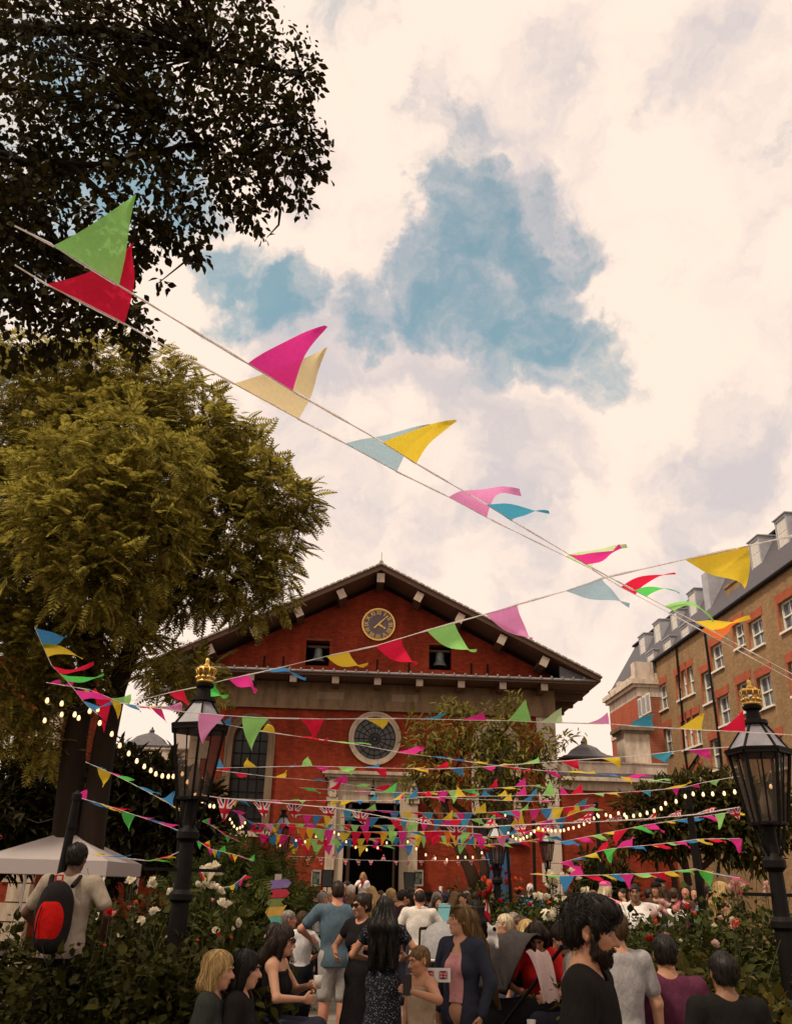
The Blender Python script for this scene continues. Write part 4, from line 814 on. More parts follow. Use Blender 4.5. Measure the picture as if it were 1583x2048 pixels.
def string(label, cord, flags, Y0, Y1, group='bunting strings', w=.012, x0=None, x1=None):
    """cord: photo points; flags: (kind, ax, bx, tipx, tipy, bendx, bendy) with the two base corners on the cord"""
    cx = [p[0] for p in cord]; cy = [p[1] for p in cord]; xa = cx[0] if x0 is None else x0; xb = cx[-1] if x1 is None else x1
    def dep(x): q = (x - xa) / (xb - xa); return 1 / ((1 - q) / Y0 + q / Y1)
    def on(x): return np.array(at(x, float(np.interp(x, cx, cy)), dep(x)))
    o_ = on((cx[0] + cx[-1]) / 2); t = thing('bunting_string', label, 'bunting', o_, 0, group)
    b = MB(); xs = sorted(set(list(cx) + list(np.linspace(cx[0], cx[-1], 40)))); pts = [on(x) - o_ for x in xs]
    v = []; f = []
    for i, p in enumerate(pts):
        a = .5 + 1.5 * math.sin(i * .9); v += [p + np.array([0, math.sin(a), math.cos(a)]) * w * .5, p - np.array([0, math.sin(a), math.cos(a)]) * w * .5]
    f = [(2 * i, 2 * i + 1, 2 * i + 3, 2 * i + 2) for i in range(len(pts) - 1)]
    b.tube([tuple(p) for p in pts], w * .22, 5); b.add(v, f); obj('cord', b, CORD, t)
    for fl in flags:
        k, ax, bx, tx, ty = fl[:5]; A = on(ax); B = on(bx); d = dep((ax + bx) / 2); my = float(np.interp((ax + bx) / 2, cx, cy))
        _seed[0] += 1; g = np.random.default_rng(_seed[0]); real = np.linalg.norm(B - A); dd = d + real * (g.random() - .35) * .8
        T = np.array(at(tx, ty, dd))
        if len(fl) > 5: C = np.array(at(fl[5], fl[6], d + real * (g.random() - .5) * .5))
        else: C = (A + B) / 4 + T / 2 + g.normal(size=3) * real * .10
        me = flag_mesh(A - o_, B - o_, T - o_, C - o_, _seed[0], k); obj('flag', me, FM[k], t)
    return t
def auto(cord, n, px, cols='rymgb', wind=.5, up=.25, seed=1, skip=()):  # flags along a cord, blown by the wind
    g = np.random.default_rng(seed); cx = [p[0] for p in cord]; cy = [p[1] for p in cord]; out = []
    for i in range(n):
        if i in skip: continue
        c = cx[0] + (cx[-1] - cx[0]) * (i + .5) / n + g.normal() * px * .1; w = px * (.8 + .3 * g.random()); y = float(np.interp(c, cx, cy)); k = cols[i % len(cols)]
        u = g.random(); L_ = px * (.95 + .3 * g.random())
        if u < up: a = -(.6 + .8 * g.random()); tx = c + px * (.3 + .5 * g.random()); ty = y + L_ * .8 * math.sin(a)
        elif u < up + wind: tx = c + L_ * (.8 + .3 * g.random()); ty = y + L_ * (.05 + .45 * g.random())
        else: tx = c + px * g.normal() * .2; ty = y + L_
        out.append((k, c - w / 2, c + w / 2, tx, ty))
    return out
string('highest bunting across the sky from the green flag at upper left', [(30, 452), (105, 490), (238, 571), (495, 727), (585, 782), (765, 885), (832, 927), (970, 1008), (1020, 1039), (1134, 1107), (1175, 1131), (1266, 1180), (1330, 1213), (1390, 1244), (1470, 1287), (1583, 1348)],
       [('G', 107, 238, 272, 388, 225, 470), ('m', 495, 585, 652, 652, 585, 690), ('y', 765, 832, 911, 840, 845, 865), ('t', 972, 1022, 1098, 1026, 1045, 1012), ('m', 1136, 1172, 1240, 1092, 1190, 1122), ('g', 1268, 1292, 1358, 1187, 1315, 1165), ('G', 1328, 1347, 1426, 1243, 1390, 1188), ('y', 1388, 1422, 1500, 1236, 1440, 1248)], 2.25, 10.5, w=.014)
string('second high bunting with the big red flag at upper left', [(30, 530), (92, 568), (250, 648), (467, 767), (597, 838), (690, 887), (793, 943), (897, 994), (973, 1035), (1127, 1111), (1180, 1137), (1241, 1174), (1280, 1195), (1330, 1222), (1470, 1298), (1583, 1360)],
       [('r', 92, 249, 264, 488, 235, 570), ('c', 467, 597, 655, 694, 605, 755), ('a', 690, 793, 862, 852, 790, 880), ('p', 897, 973, 1040, 985, 965, 970), ('l', 1130, 1180, 1253, 1092, 1185, 1100), ('r', 1241, 1270, 1350, 1147, 1280, 1150), ('o', 1400, 1440, 1478, 1240, 1440, 1252)], 2.55, 11.2, w=.013)
string('bunting slanting up to the right across the clock gable', [(255, 1402), (300, 1395), (340, 1385), (395, 1374), (457, 1358), (540, 1340), (655, 1312), (750, 1292), (853, 1261), (970, 1228), (1035, 1209), (1130, 1182), (1205, 1156), (1368, 1119), (1470, 1097), (1583, 1072)],
       [('r', 338, 367, 402, 1399, 372, 1420), ('g', 395, 428, 457, 1390, 432, 1404), ('m', 457, 497, 515, 1378, 500, 1385), ('b', 530, 565, 612, 1356, 565, 1340), ('y', 652, 697, 736, 1326, 702, 1348), ('r', 750, 802, 834, 1328, 795, 1322), ('G', 853, 908, 953, 1300, 915, 1310), ('p', 970, 1033, 1064, 1278, 1030, 1268), ('a', 1130, 1202, 1258, 1210, 1205, 1195), ('y', 1368, 1495, 1490, 1172, 1470, 1155)], 13., 3.2, w=.013)
string('level bunting at lamp height with large hanging pink and green flags', [(240, 1406), (370, 1424), (448, 1431), (535, 1436), (655, 1438), (790, 1437), (1000, 1441), (1100, 1445), (1220, 1448), (1300, 1454), (1400, 1460), (1470, 1463), (1583, 1470)],
       [('p', 325, 364, 362, 1404), ('p', 398, 450, 405, 1487), ('G', 484, 538, 503, 1502), ('r', 598, 648, 627, 1480, 630, 1450), ('y', 728, 778, 765, 1458), ('t', 833, 874, 890, 1426), ('m', 922, 972, 964, 1426), ('G', 1013, 1062, 1050, 1398), ('l', 1080, 1124, 1122, 1415), ('p', 1172, 1217, 1214, 1425), ('t', 1258, 1307, 1308, 1428), ('y', 1355, 1402, 1408, 1426), ('r', 1437, 1490, 1485, 1420)], 8., 7.4)
string('bunting sloping from the big lamp down across the round window', [(440, 1447), (520, 1462), (590, 1472), (720, 1490), (800, 1505), (900, 1518), (1000, 1532), (1083, 1541), (1200, 1548), (1340, 1566)],
       [('b', 443, 463, 464, 1432), ('y', 523, 550, 534, 1449), ('r', 588, 628, 656, 1478), ('G', 670, 705, 742, 1490), ('m', 793, 830, 847, 1494), ('b', 860, 893, 928, 1522), ('y', 938, 970, 974, 1523), ('r', 1000, 1030, 1064, 1540), ('m', 1085, 1110, 1120, 1556), ('y', 1125, 1150, 1190, 1545), ('b', 1182, 1215, 1240, 1556), ('y', 1228, 1252, 1262, 1568), ('m', 1250, 1275, 1300, 1552), ('G', 1288, 1312, 1340, 1560)], 9.5, 17.)
string('bunting level below the round window ending near the right lamp', [(428, 1536), (620, 1532), (760, 1536), (870, 1538), (960, 1534), (1085, 1525), (1150, 1520), (1240, 1514), (1300, 1509), (1360, 1501), (1470, 1493)],
       [('b', 428, 448, 434, 1512), ('r', 442, 462, 456, 1542), ('y', 488, 514, 495, 1516), ('b', 551, 580, 590, 1528), ('G', 603, 625, 616, 1513), ('m', 630, 660, 645, 1542), ('G', 676, 713, 703, 1549), ('b', 727, 757, 758, 1528), ('r', 742, 771, 769, 1556), ('y', 800, 822, 850, 1533), ('y', 825, 855, 856, 1547), ('r', 868, 895, 896, 1523), ('b', 898, 924, 926, 1552), ('m', 964, 990, 984, 1543), ('y', 992, 1024, 1026, 1528), ('G', 1040, 1077, 1076, 1514), ('r', 1117, 1155, 1158, 1540), ('y', 1197, 1235, 1238, 1542), ('t', 1298, 1345, 1332, 1527), ('m', 1375, 1418, 1424, 1518)], 14., 9.5)
string('sagging bunting from the big lamp over the doorway cornice', [(428, 1540), (545, 1554), (660, 1563), (760, 1580), (830, 1590)], [('r', 468, 494, 492, 1553), ('y', 549, 570, 574, 1541), ('b', 618, 640, 648, 1556), ('m', 665, 692, 694, 1552), ('G', 708, 732, 740, 1568), ('r', 748, 778, 782, 1566)], 13., 19.)
c = [(445, 1596), (560, 1601), (780, 1601), (850, 1594), (1000, 1592), (1140, 1589), (1240, 1585), (1310, 1580), (1370, 1574), (1400, 1566), (1478, 1552)]
string('bunting with flags blown upright across the church door and right wing', c,
       [('b', 463, 490, 500, 1612), ('y', 455, 482, 470, 1614), ('m', 536, 562, 560, 1604), ('g', 578, 598, 596, 1598), ('G', 596, 612, 604, 1609), ('r', 616, 634, 630, 1596), ('r', 638, 654, 650, 1606), ('y', 660, 684, 662, 1614), ('y', 680, 704, 678, 1612), ('b', 712, 734, 720, 1610), ('t', 738, 756, 750, 1588), ('m', 758, 776, 772, 1602), ('y', 783, 800, 812, 1582), ('m', 792, 806, 806, 1588), ('b', 815, 834, 834, 1574), ('r', 848, 864, 856, 1580), ('m', 874, 888, 886, 1578), ('y', 908, 932, 914, 1572), ('r', 932, 948, 952, 1586), ('b', 962, 986, 968, 1579), ('y', 993, 1014, 1010, 1580), ('m', 1029, 1053, 1050, 1572), ('b', 1058, 1074, 1073, 1575), ('G', 1086, 1112, 1100, 1560), ('m', 1119, 1136, 1122, 1574), ('r', 1141, 1166, 1162, 1568), ('G', 1184, 1206, 1205, 1594), ('y', 1208, 1232, 1238, 1592), ('r', 1254, 1278, 1280, 1584), ('t', 1280, 1303, 1300, 1594), ('y', 1325, 1360, 1382, 1564), ('m', 1342, 1360, 1352, 1592), ('m', 1376, 1396, 1398, 1576), ('G', 1416, 1440, 1432, 1572)], 15., 12.)
c = [(790, 1590), (850, 1594), (940, 1598), (1060, 1603), (1120, 1600)]
string('short bunting close under the upright flags by the leaning tree', c, [('g', 805, 822, 818, 1600), ('r', 860, 872, 868, 1598), ('m', 868, 888, 886, 1604), ('G', 918, 936, 934, 1600), ('r', 966, 988, 990, 1602), ('y', 1004, 1024, 1022, 1586), ('b', 1044, 1062, 1068, 1592), ('m', 1075, 1100, 1100, 1606)], 16., 16.)
c = [(403, 1590), (440, 1596), (560, 1606), (680, 1617), (760, 1632), (800, 1640), (870, 1650), (960, 1654), (1060, 1649), (1200, 1643), (1290, 1638), (1400, 1628), (1478, 1614)]
string('Union Jack bunting running the whole width above the crowd', c, [('U', 434, 474, 447, 1644), ('U', 504, 540, 528, 1636), ('U', 571, 606, 590, 1640), ('U', 636, 672, 664, 1638), ('U', 702, 738, 730, 1652), ('U', 768, 797, 790, 1642, 785, 1640), ('U', 824, 864, 846, 1634), ('U', 890, 932, 911, 1682), ('U', 955, 995, 984, 1636, 985, 1650), ('U', 1020, 1052, 1048, 1676), ('U', 1080, 1112, 1104, 1660), ('U', 1140, 1180, 1180, 1624), ('U', 1206, 1242, 1240, 1630), ('U', 1268, 1310, 1312, 1624, 1298, 1648), ('U', 1332, 1360, 1362, 1620), ('U', 1388, 1424, 1432, 1616), ('U', 1448, 1480, 1478, 1640)], 11.5, 11., w=.02, group='Union Jack bunting strings')
c = [(575, 1712), (650, 1715), (720, 1720), (800, 1722), (905, 1721), (990, 1719)]
string('line of tiny Union Jacks across the church doorway', c, [('U', a, a + 10, a + 5 + (i % 3), 1732 if i % 4 != 3 else 1707) for i, a in enumerate(range(586, 990, 25))], 27., 27., group='Union Jack bunting strings')
for i, (lab, c, n, px, Y0, Y1, cols, kw) in enumerate([
    ('bunting from the doorway up to the top of the thin right pole', [(690, 1618), (860, 1626), (960, 1626), (1050, 1620), (1110, 1616), (1190, 1609)], 17, 22, 17., 20., 'tmGmbyr', dict(up=.1, wind=.3)),
    ('bunting behind the Union Jacks from pole top to the leaning tree', [(880, 1652), (960, 1653), (1060, 1648), (1130, 1634), (1190, 1611)], 10, 24, 18., 20., 'mbyGtyr', dict(up=.35, wind=.4)),
    ('crowded bunting just above the door lights, left half', [(575, 1648), (650, 1648), (730, 1651), (800, 1650), (830, 1648)], 10, 18, 18., 19., 'rGmybG', dict(up=.0, wind=.2)),
    ('crowded bunting hanging across the church doorway', [(575, 1652), (640, 1658), (720, 1664), (830, 1663), (890, 1662), (960, 1668)], 15, 22, 16., 17., 'royGmbyr', dict(up=.0, wind=.25)),
    ('dense low bunting crossing both door pilasters', [(578, 1677), (650, 1679), (740, 1677), (800, 1675), (890, 1672), (965, 1678)], 20, 17, 20., 21., 'bryGmrGb', dict(up=.02, wind=.25)),
    ('lowest coloured bunting left of the doorway', [(578, 1689), (660, 1690), (760, 1691), (830, 1690)], 8, 18, 21., 22., 'yrGmby', dict(up=.0, wind=.5)),
    ('low bunting behind the hexagonal lamp', [(930, 1672), (990, 1674), (1050, 1664), (1100, 1650)], 9, 20, 17., 18., 'bGmyrp', dict(up=.1, wind=.6)),
    ('bunting rising from the quoins to the right tree, upper line', [(1118, 1684), (1180, 1672), (1230, 1662), (1290, 1650), (1380, 1636), (1478, 1622)], 12, 24, 16., 12., 'bmGyrgmyb', dict(up=.08, wind=.8)),
    ('bunting rising from the quoins to the right tree, lower line', [(1118, 1726), (1170, 1712), (1205, 1700), (1240, 1695), (1300, 1690), (1350, 1684), (1400, 1678), (1478, 1677)], 14, 25, 15., 11., 'mbyrgmbyrG', dict(up=.08, wind=.8)),
    ('lowest right bunting strung between the thin pole and the stout pole', [(1060, 1748), (1120, 1752), (1200, 1750), (1250, 1748), (1310, 1746), (1390, 1738), (1430, 1748), (1478, 1756)], 14, 27, 13., 10., 'ygbmrybmGryg', dict(up=.05, wind=.8)),
    ('extra bunting line over the doorway cornice and the garden tree', [(600, 1575), (700, 1582), (820, 1586), (960, 1578), (1080, 1570)], 13, 22, 16., 15., 'gbrymG', dict(up=.3, wind=.5)),
    ('bunting just under the Union Jacks across the church doorway', [(585, 1628), (690, 1634), (800, 1636), (900, 1640), (1000, 1636)], 15, 20, 17., 17., 'Gmbyrt', dict(up=.05, wind=.35)),
    ('bunting dipping in front of the hexagonal lamp and the quoins', [(880, 1684), (960, 1690), (1040, 1684), (1110, 1672)], 10, 20, 18., 18., 'ymGbr', dict(up=.1, wind=.6)),
    ('upper shaded bunting between the left trunks and the lamp', [(172, 1524), (220, 1545), (270, 1570), (330, 1602), (366, 1626)], 8, 26, 13., 12., 'bymggby', dict(up=.2, wind=.75)),
    ('lower shaded bunting between the leaning pole and the lamp', [(150, 1593), (200, 1607), (240, 1620), (300, 1640), (366, 1664)], 8, 26, 11., 11., 'mbyrgmb', dict(up=.2, wind=.75)),
    ('small bunting right of the lamp post dipping into the feathery shrub', [(398, 1640), (425, 1652), (450, 1670), (480, 1684), (495, 1690)], 11, 12, 15., 15., 'rgmbyrm', dict(up=.1, wind=.5)),
    ('small bunting above the white roses right of the lamp post', [(396, 1682), (420, 1698), (445, 1703), (480, 1712), (506, 1722)], 11, 12, 14., 14., 'grymybgy', dict(up=.1, wind=.5)),
    ('small bunting resting among the white roses', [(400, 1742), (418, 1764), (440, 1776), (465, 1772), (492, 1750)], 9, 13, 12., 12., 'rybmryg', dict(up=.1, wind=.5)),
    ('bunting gathered at the feathery shrub beside the distant lamp', [(468, 1620), (500, 1645), (530, 1648), (560, 1648), (580, 1646)], 9, 17, 15., 16., 'mpybry', dict(up=.1, wind=.4)),
    ('bunting bunched to the left of the distant lamp', [(500, 1660), (530, 1672), (555, 1668), (580, 1672)], 7, 20, 15., 16., 'rmmrby', dict(up=.05, wind=.2)),
]):
    string(lab, c, auto(c, int(n * (1.4 if px < 23 else 1.15)), px * 1.12, cols, seed=40 + i, **kw), Y0, Y1)
string('bunting with long ribbon flags low on the left before the white gazebo', [(138, 1700), (200, 1712), (240, 1715), (300, 1722), (340, 1712), (362, 1702)], [('r', 140, 160, 175, 1728), ('y', 158, 195, 210, 1708), ('b', 210, 240, 262, 1710), ('g', 292, 316, 340, 1724), ('r', 302, 334, 345, 1708), ('y', 310, 340, 352, 1716), ('b', 342, 362, 352, 1706)], 8.8, 9.3)
string('bunting running steeply down at the left edge with wind-stretched flags', [(70, 1255), (95, 1312), (104, 1331), (120, 1347), (135, 1362), (150, 1380), (165, 1400), (178, 1414), (200, 1432)], [('b', 70, 88, 134, 1272), ('y', 84, 96, 166, 1318, 125, 1292), ('r', 104, 120, 188, 1326, 148, 1350), ('g', 120, 135, 208, 1349, 160, 1366), ('m', 150, 165, 222, 1398, 190, 1388), ('b', 166, 184, 226, 1408)], 6., 8.)
string('tangled bunting left of the sky gap behind the lamp', [(93, 1365), (130, 1371), (180, 1380), (240, 1404), (280, 1414), (345, 1413)], [('m', 100, 122, 120, 1360), ('m', 128, 144, 152, 1356), ('b', 146, 170, 182, 1378), ('y', 164, 178, 186, 1392), ('r', 186, 200, 192, 1376), ('G', 222, 258, 262, 1388), ('r', 188, 224, 208, 1466), ('y', 214, 242, 236, 1438), ('b', 238, 272, 282, 1424), ('m', 272, 300, 302, 1418), ('y', 284, 310, 322, 1420, 330, 1408), ('b', 308, 334, 346, 1422), ('m', 300, 322, 334, 1446)], 9., 9.5)
# ------------------------------------------------------------------ festoon lights
BULB = pm('warm_lit_bulb', (1., .62, .30), .4, .02, emit=9.); bl_ = Mat('bulb_glow'); bl_.b.inputs['Emission Color'].default_value = (1., .58, .26, 1); bl_.b.inputs['Emission Strength'].default_value = 1.55; bl_.b.inputs['Base Color'].default_value = (.9, .8, .6, 1)
f_ = bl_.noise(2., 2.); BULB = bl_.m
bm_ = MB().lathe([(.008, .036), (.013, .03), (.02, .012), (.026, -.008), (.026, -.022), (.018, -.038), (.002, -.045)], n=10); bm_ = bm_.mesh('bulb'); bm_.materials.append(BULB); bm_.polygons.foreach_set('use_smooth', [True] * len(bm_.polygons))
cm_ = MB().lathe([(.012, .02), (.014, .025), (.014, .06), (.006, .065)], n=8).mesh('bulb_holder'); cm_.materials.append(BLACK)
def lights(label, pts, Y0, Y1, s=1.):
    n = len(pts); P3 = [np.array(at(x, y, 1 / ((1 - i / (n - 1)) / Y0 + i / (n - 1) / Y1))) for i, (x, y) in enumerate(pts)]; o_ = P3[n // 2]
    t = thing('string_lights', label, 'string lights', o_, 0, 'strings of lit bulbs'); b = MB(); b.tube([tuple(p - o_ + np.array([0, 0, .062 * s])) for p in P3], .005 * s, 5); obj('cable', b, BLACK, t)
    for p in P3:
        e = bpy.data.objects.new('bulb', bm_); COL.objects.link(e); e.parent = t; e.location = p - o_; e.scale = (s * .88, s * .88, s * .92)
        h = bpy.data.objects.new('bulb_holder', cm_); COL.objects.link(h); h.parent = e
lights('string of large lit bulbs swooping from the left edge to the lamp post', [(95, 1400), (124, 1406), (150, 1428), (180, 1421), (200, 1445), (224, 1467), (240, 1490), (258, 1506), (274, 1521), (289, 1532), (302, 1540), (312, 1547), (325, 1551), (337, 1552), (347, 1552), (365, 1547), (375, 1563), (382, 1577), (390, 1586), (405, 1601), (413, 1607), (420, 1611), (428, 1612)], 7.5, 11., .72)
lights('two lit bulbs low on the left before the trunk', [(90, 1440), (124, 1428), (158, 1435), (196, 1418)], 8., 8., .7)
lights('small loop of lit bulbs beside the feathery shrub', [(460, 1638), (464, 1645), (468, 1652), (474, 1657), (480, 1655), (485, 1652), (490, 1645), (493, 1672), (493, 1680), (494, 1686), (496, 1693)], 16., 16., .75)
lights('string of lit bulbs dipping in front of the dark doorway', [(560, 1690), (592, 1680), (610, 1683), (632, 1672), (668, 1664), (677, 1668), (692, 1683), (711, 1694), (733, 1699), (755, 1695), (773, 1685), (790, 1667), (815, 1683), (832, 1697), (851, 1709), (870, 1716), (893, 1719), (915, 1714), (930, 1714), (945, 1714), (963, 1705), (978, 1690)], 19., 19., .85)
lights('string of lit bulbs rising from the hexagonal lamp to the thin pole', [(1010, 1630), (1016, 1666), (1025, 1672), (1031, 1677), (1040, 1679), (1046, 1676), (1053, 1673), (1061, 1667), (1068, 1662), (1076, 1656), (1085, 1659), (1095, 1659), (1102, 1661), (1110, 1661), (1120, 1661), (1127, 1660), (1136, 1657), (1146, 1655), (1157, 1652), (1167, 1648), (1178, 1643), (1187, 1636), (1194, 1629)], 18., 16., .85)
lights('string of lit bulbs climbing across the right tree to the right edge', [(1196, 1632), (1211, 1629), (1220, 1632), (1236, 1626), (1248, 1629), (1252, 1634), (1266, 1631), (1279, 1629), (1293, 1625), (1307, 1621), (1321, 1616), (1330, 1606), (1351, 1602), (1369, 1592), (1385, 1587), (1405, 1588), (1424, 1587), (1447, 1586), (1468, 1583), (1500, 1578), (1540, 1572)], 15., 11., .85)
# ------------------------------------------------------------------ boards and equipment by the church
def cat_(p): return tuple(p)
p = at(995, 1715, 34.2); t = thing('display_board', 'tall blue board with clipped top corners standing against the brick', 'board', (p[0], p[1], 0), ROT)
bb = MB(); hh = at(995, 1705, 34.2)[2]; w_ = .46; bb.prism([(-w_, 0), (w_, 0), (w_, hh - .08), (w_ - .12, hh), (-w_ + .12, hh), (-w_, hh - .08)], 0, .06); obj('panel', bb, pm('blue_board_paint', (.035, .11, .24), .6, .15, 3.), t)
bb = MB(); bb.bar((-w_ + .1, .06, hh - .4), (-w_ + .1, .7, 0), .05); bb.bar((w_ - .1, .06, hh - .4), (w_ - .1, .7, 0), .05); obj('prop', bb, BLACK, t)
for (x, lab) in ((632, 'grey framed notice board on the brick left of the doorway'), (836, 'grey framed notice board on the brick right of the doorway')):
    p = at(x, 1756, 35.9); t = thing('notice_board', lab, 'notice board', p, ROT); b = MB(); b.box(-.16, .16, -.1, .02, -.27, .27); b.box(-.18, .18, -.13, -.1, .22, .29); b.box(-.18, .18, -.13, -.1, -.29, -.22); b.box(-.18, -.14, -.129, -.1, -.22, .22); b.box(.14, .18, -.129, -.1, -.22, .22); obj('case', b, pm('notice_case_grey', (.30, .27, .22), .6, .2), t)
    b = MB(); b.box(-.14, .14, -.105, -.1, -.22, .22); obj('pane', b, pm('notice_board_green_baize', (.035, .05, .04), .25, .5, 6.), t)
    b = MB(); b.box(-.12, -.01, -.108, -.105, .02, .19); b.box(.02, .12, -.108, -.105, -.03, .15); b.box(-.11, .03, -.108, -.105, -.19, -.02); obj('notices', b, pm('faded_notice_paper', (.10, .11, .09), .8, .3, 8.), t)
for (x, y, lab) in ((655, 1757, 'black loudspeaker on a stand by the left door pilaster'), (818, 1762, 'black loudspeaker on a stand by the right door pilaster')):
    p = at(x, y, 32.5); t = thing('loudspeaker', lab, 'loudspeaker', (p[0], p[1], 0), 0, 'loudspeakers by the church door'); z = p[2]
    b = MB(); b.prism([(-.17, z - .28), (.17, z - .28), (.20, z + .28), (-.20, z + .28)], -.15, .17); obj('cabinet', b, BLACK, t); b = MB(); b.box(-.16, .16, -.165, -.15, z - .25, z + .25); obj('grille', b, pm('speaker_grille', (.02, .02, .02), .6, .3, 60., .6), t)
    b = MB(); b.tube([(0, 0, .1), (0, 0, z - .28)], .018, 8)
    for k in range(3): a = 2.1 * k; b.tube([(0, 0, .75), (.45 * math.cos(a), .45 * math.sin(a), .02)], .014, 6)
    obj('tripod', b, BLACK, t)
p = at(881, 1790, 26.); t = thing('post', 'short white post standing behind the crowd before the brick', 'post', (p[0], p[1], 0)); b = MB(); z = at(881, 1773, 26.)[2]; b.lathe([(.09, 0), (.09, .03), (.045, .05), (.045, z - .03), (.05, z - .02), (.03, z)], n=12); obj('shaft', b, WHITE, t); b = MB(); b.lathe([(.16, 0), (.15, .03)], n=12); obj('base', b, BLACK, t)
# signpost with coloured arms
p = at(556, 1760, 13.); t = thing('signpost', 'pale wooden signpost with purple, red, green, orange and turquoise boards', 'signpost', (p[0], p[1], 0)); Ys = 13.
z1 = at(556, 1748, Ys)[2]; b = MB(); b.box(-.045, .045, -.03, .03, 0, z1); obj('post', b, pm('weathered_post', (.30, .25, .22), .8, .3, 5.), t)
for (x, y, hw, hh, tilt, c, nm) in ((558, 1768, .125, .055, -6, (.16, .11, .28), 'purple'), (557, 1787, .11, .052, -3, (.34, .02, .04), 'red'), (555, 1805, .105, .05, -4, (.13, .16, .04), 'green'), (556, 1822, .13, .06, -8, (.44, .26, .05), 'orange'), (553, 1842, .11, .058, -6, (.08, .30, .24), 'turquoise'), (549, 1862, .05, .11, 10, (.06, .09, .20), 'blue')):
    q = np.array(at(x, y, Ys)) - np.array(t.location); b = MB(); r = Matrix.Rotation(rad(tilt), 3, 'Y'); s_ = -1 if tilt % 4 == 0 else 1
    pts = [(-hw, -hh), (hw, -hh), (hw + .05 * s_, 0), (hw, hh), (-hw, hh), (-hw + .04 * s_, 0)]; v = [Vector((q[0], -.04, q[2])) + r @ Vector((a, 0, c_)) for a, c_ in pts]; v += [w + Vector((0, -.02, 0)) for w in v]
    b.add(v, [tuple(range(6)), tuple(range(11, 5, -1))] + [(i, (i + 1) % 6, (i + 1) % 6 + 6, i + 6) for i in range(6)]); o_ = obj('arm_board', b, pm('painted_board_' + nm, c, .7, .25, 12.), t); o_['label'] = nm + ' pointed board'
# white gazebo at the left
Yg = 15.; hw = 1.05; g0 = at(216, 1722, Yg) - np.array([hw, 0, 0]); t = thing('gazebo', 'white canopy gazebo behind the backpack wearer at the left edge', 'gazebo', (g0[0], g0[1] + hw, 0)); zr = at(110, 1672, Yg + hw)[2]; ze = at(218, 1722, Yg)[2]
b = MB(); b.add([(-hw, -hw, ze), (hw, -hw, ze), (hw, hw, ze), (-hw, hw, ze), (0, 0, zr + .1)], [(0, 1, 4), (1, 2, 4), (2, 3, 4), (3, 0, 4)])
for (a, c_) in (((-hw, -hw), (hw, -hw)), ((hw, -hw), (hw, hw)), ((hw, hw), (-hw, hw)), ((-hw, hw), (-hw, -hw))): b.add([a + (ze,), c_ + (ze,), c_ + (ze - .22,), a + (ze - .22,)], [(0, 1, 2, 3)])
obj('canopy', b, cloth('gazebo_canvas', (.48, .42, .41), .25), t)
for (a, c_) in ((-hw, -hw), (hw, -hw), (hw, hw), (-hw, hw)): b = MB(); b.bar((a * .97, c_ * .97, 0), (a * .97, c_ * .97, ze), .04); obj('leg', b, WHITE, t)
for s_ in (-1, 1): b = MB(); b.tube([(s_ * hw * .97, -hw * .97, ze - .9), (s_ * hw * .6, -hw * .97, ze - .1)], .015, 6); obj('brace', b, WHITE, t)
# ------------------------------------------------------------------ people: one smooth skin per body, grown from tapered limbs
def smin(a, b, k):
    h = np.clip(.5 + .5 * (b - a) / k, 0, 1); return b * (1 - h) + a * h - k * h * (1 - h)
def sd_cap(P, a, b, ra, rb):
    a = np.asarray(a, np.float32); b = np.asarray(b, np.float32); ab = b - a; t = np.clip(((P - a) @ ab) / (ab @ ab + 1e-9), 0, 1)
    return np.linalg.norm(P - a - t[..., None] * ab, axis=-1) - (ra + (rb - ra) * t)
def sd_ell(P, c, r, Mx=None):
    q = P - np.asarray(c, np.float32)
    if Mx is not None: q = q @ Mx
    r = np.asarray(r, np.float32); k0 = np.linalg.norm(q / r, axis=-1); k1 = np.linalg.norm(q / (r * r), axis=-1); return k0 * (k0 - 1) / (k1 + 1e-9)
def bounds(pr):
    if pr[0] == 'c': r = max(pr[3], pr[4]); a, b = np.array(pr[1]), np.array(pr[2]); return np.minimum(a, b) - r, np.maximum(a, b) + r
    R_ = max(pr[2]); c = np.array(pr[1]); return c - R_, c + R_
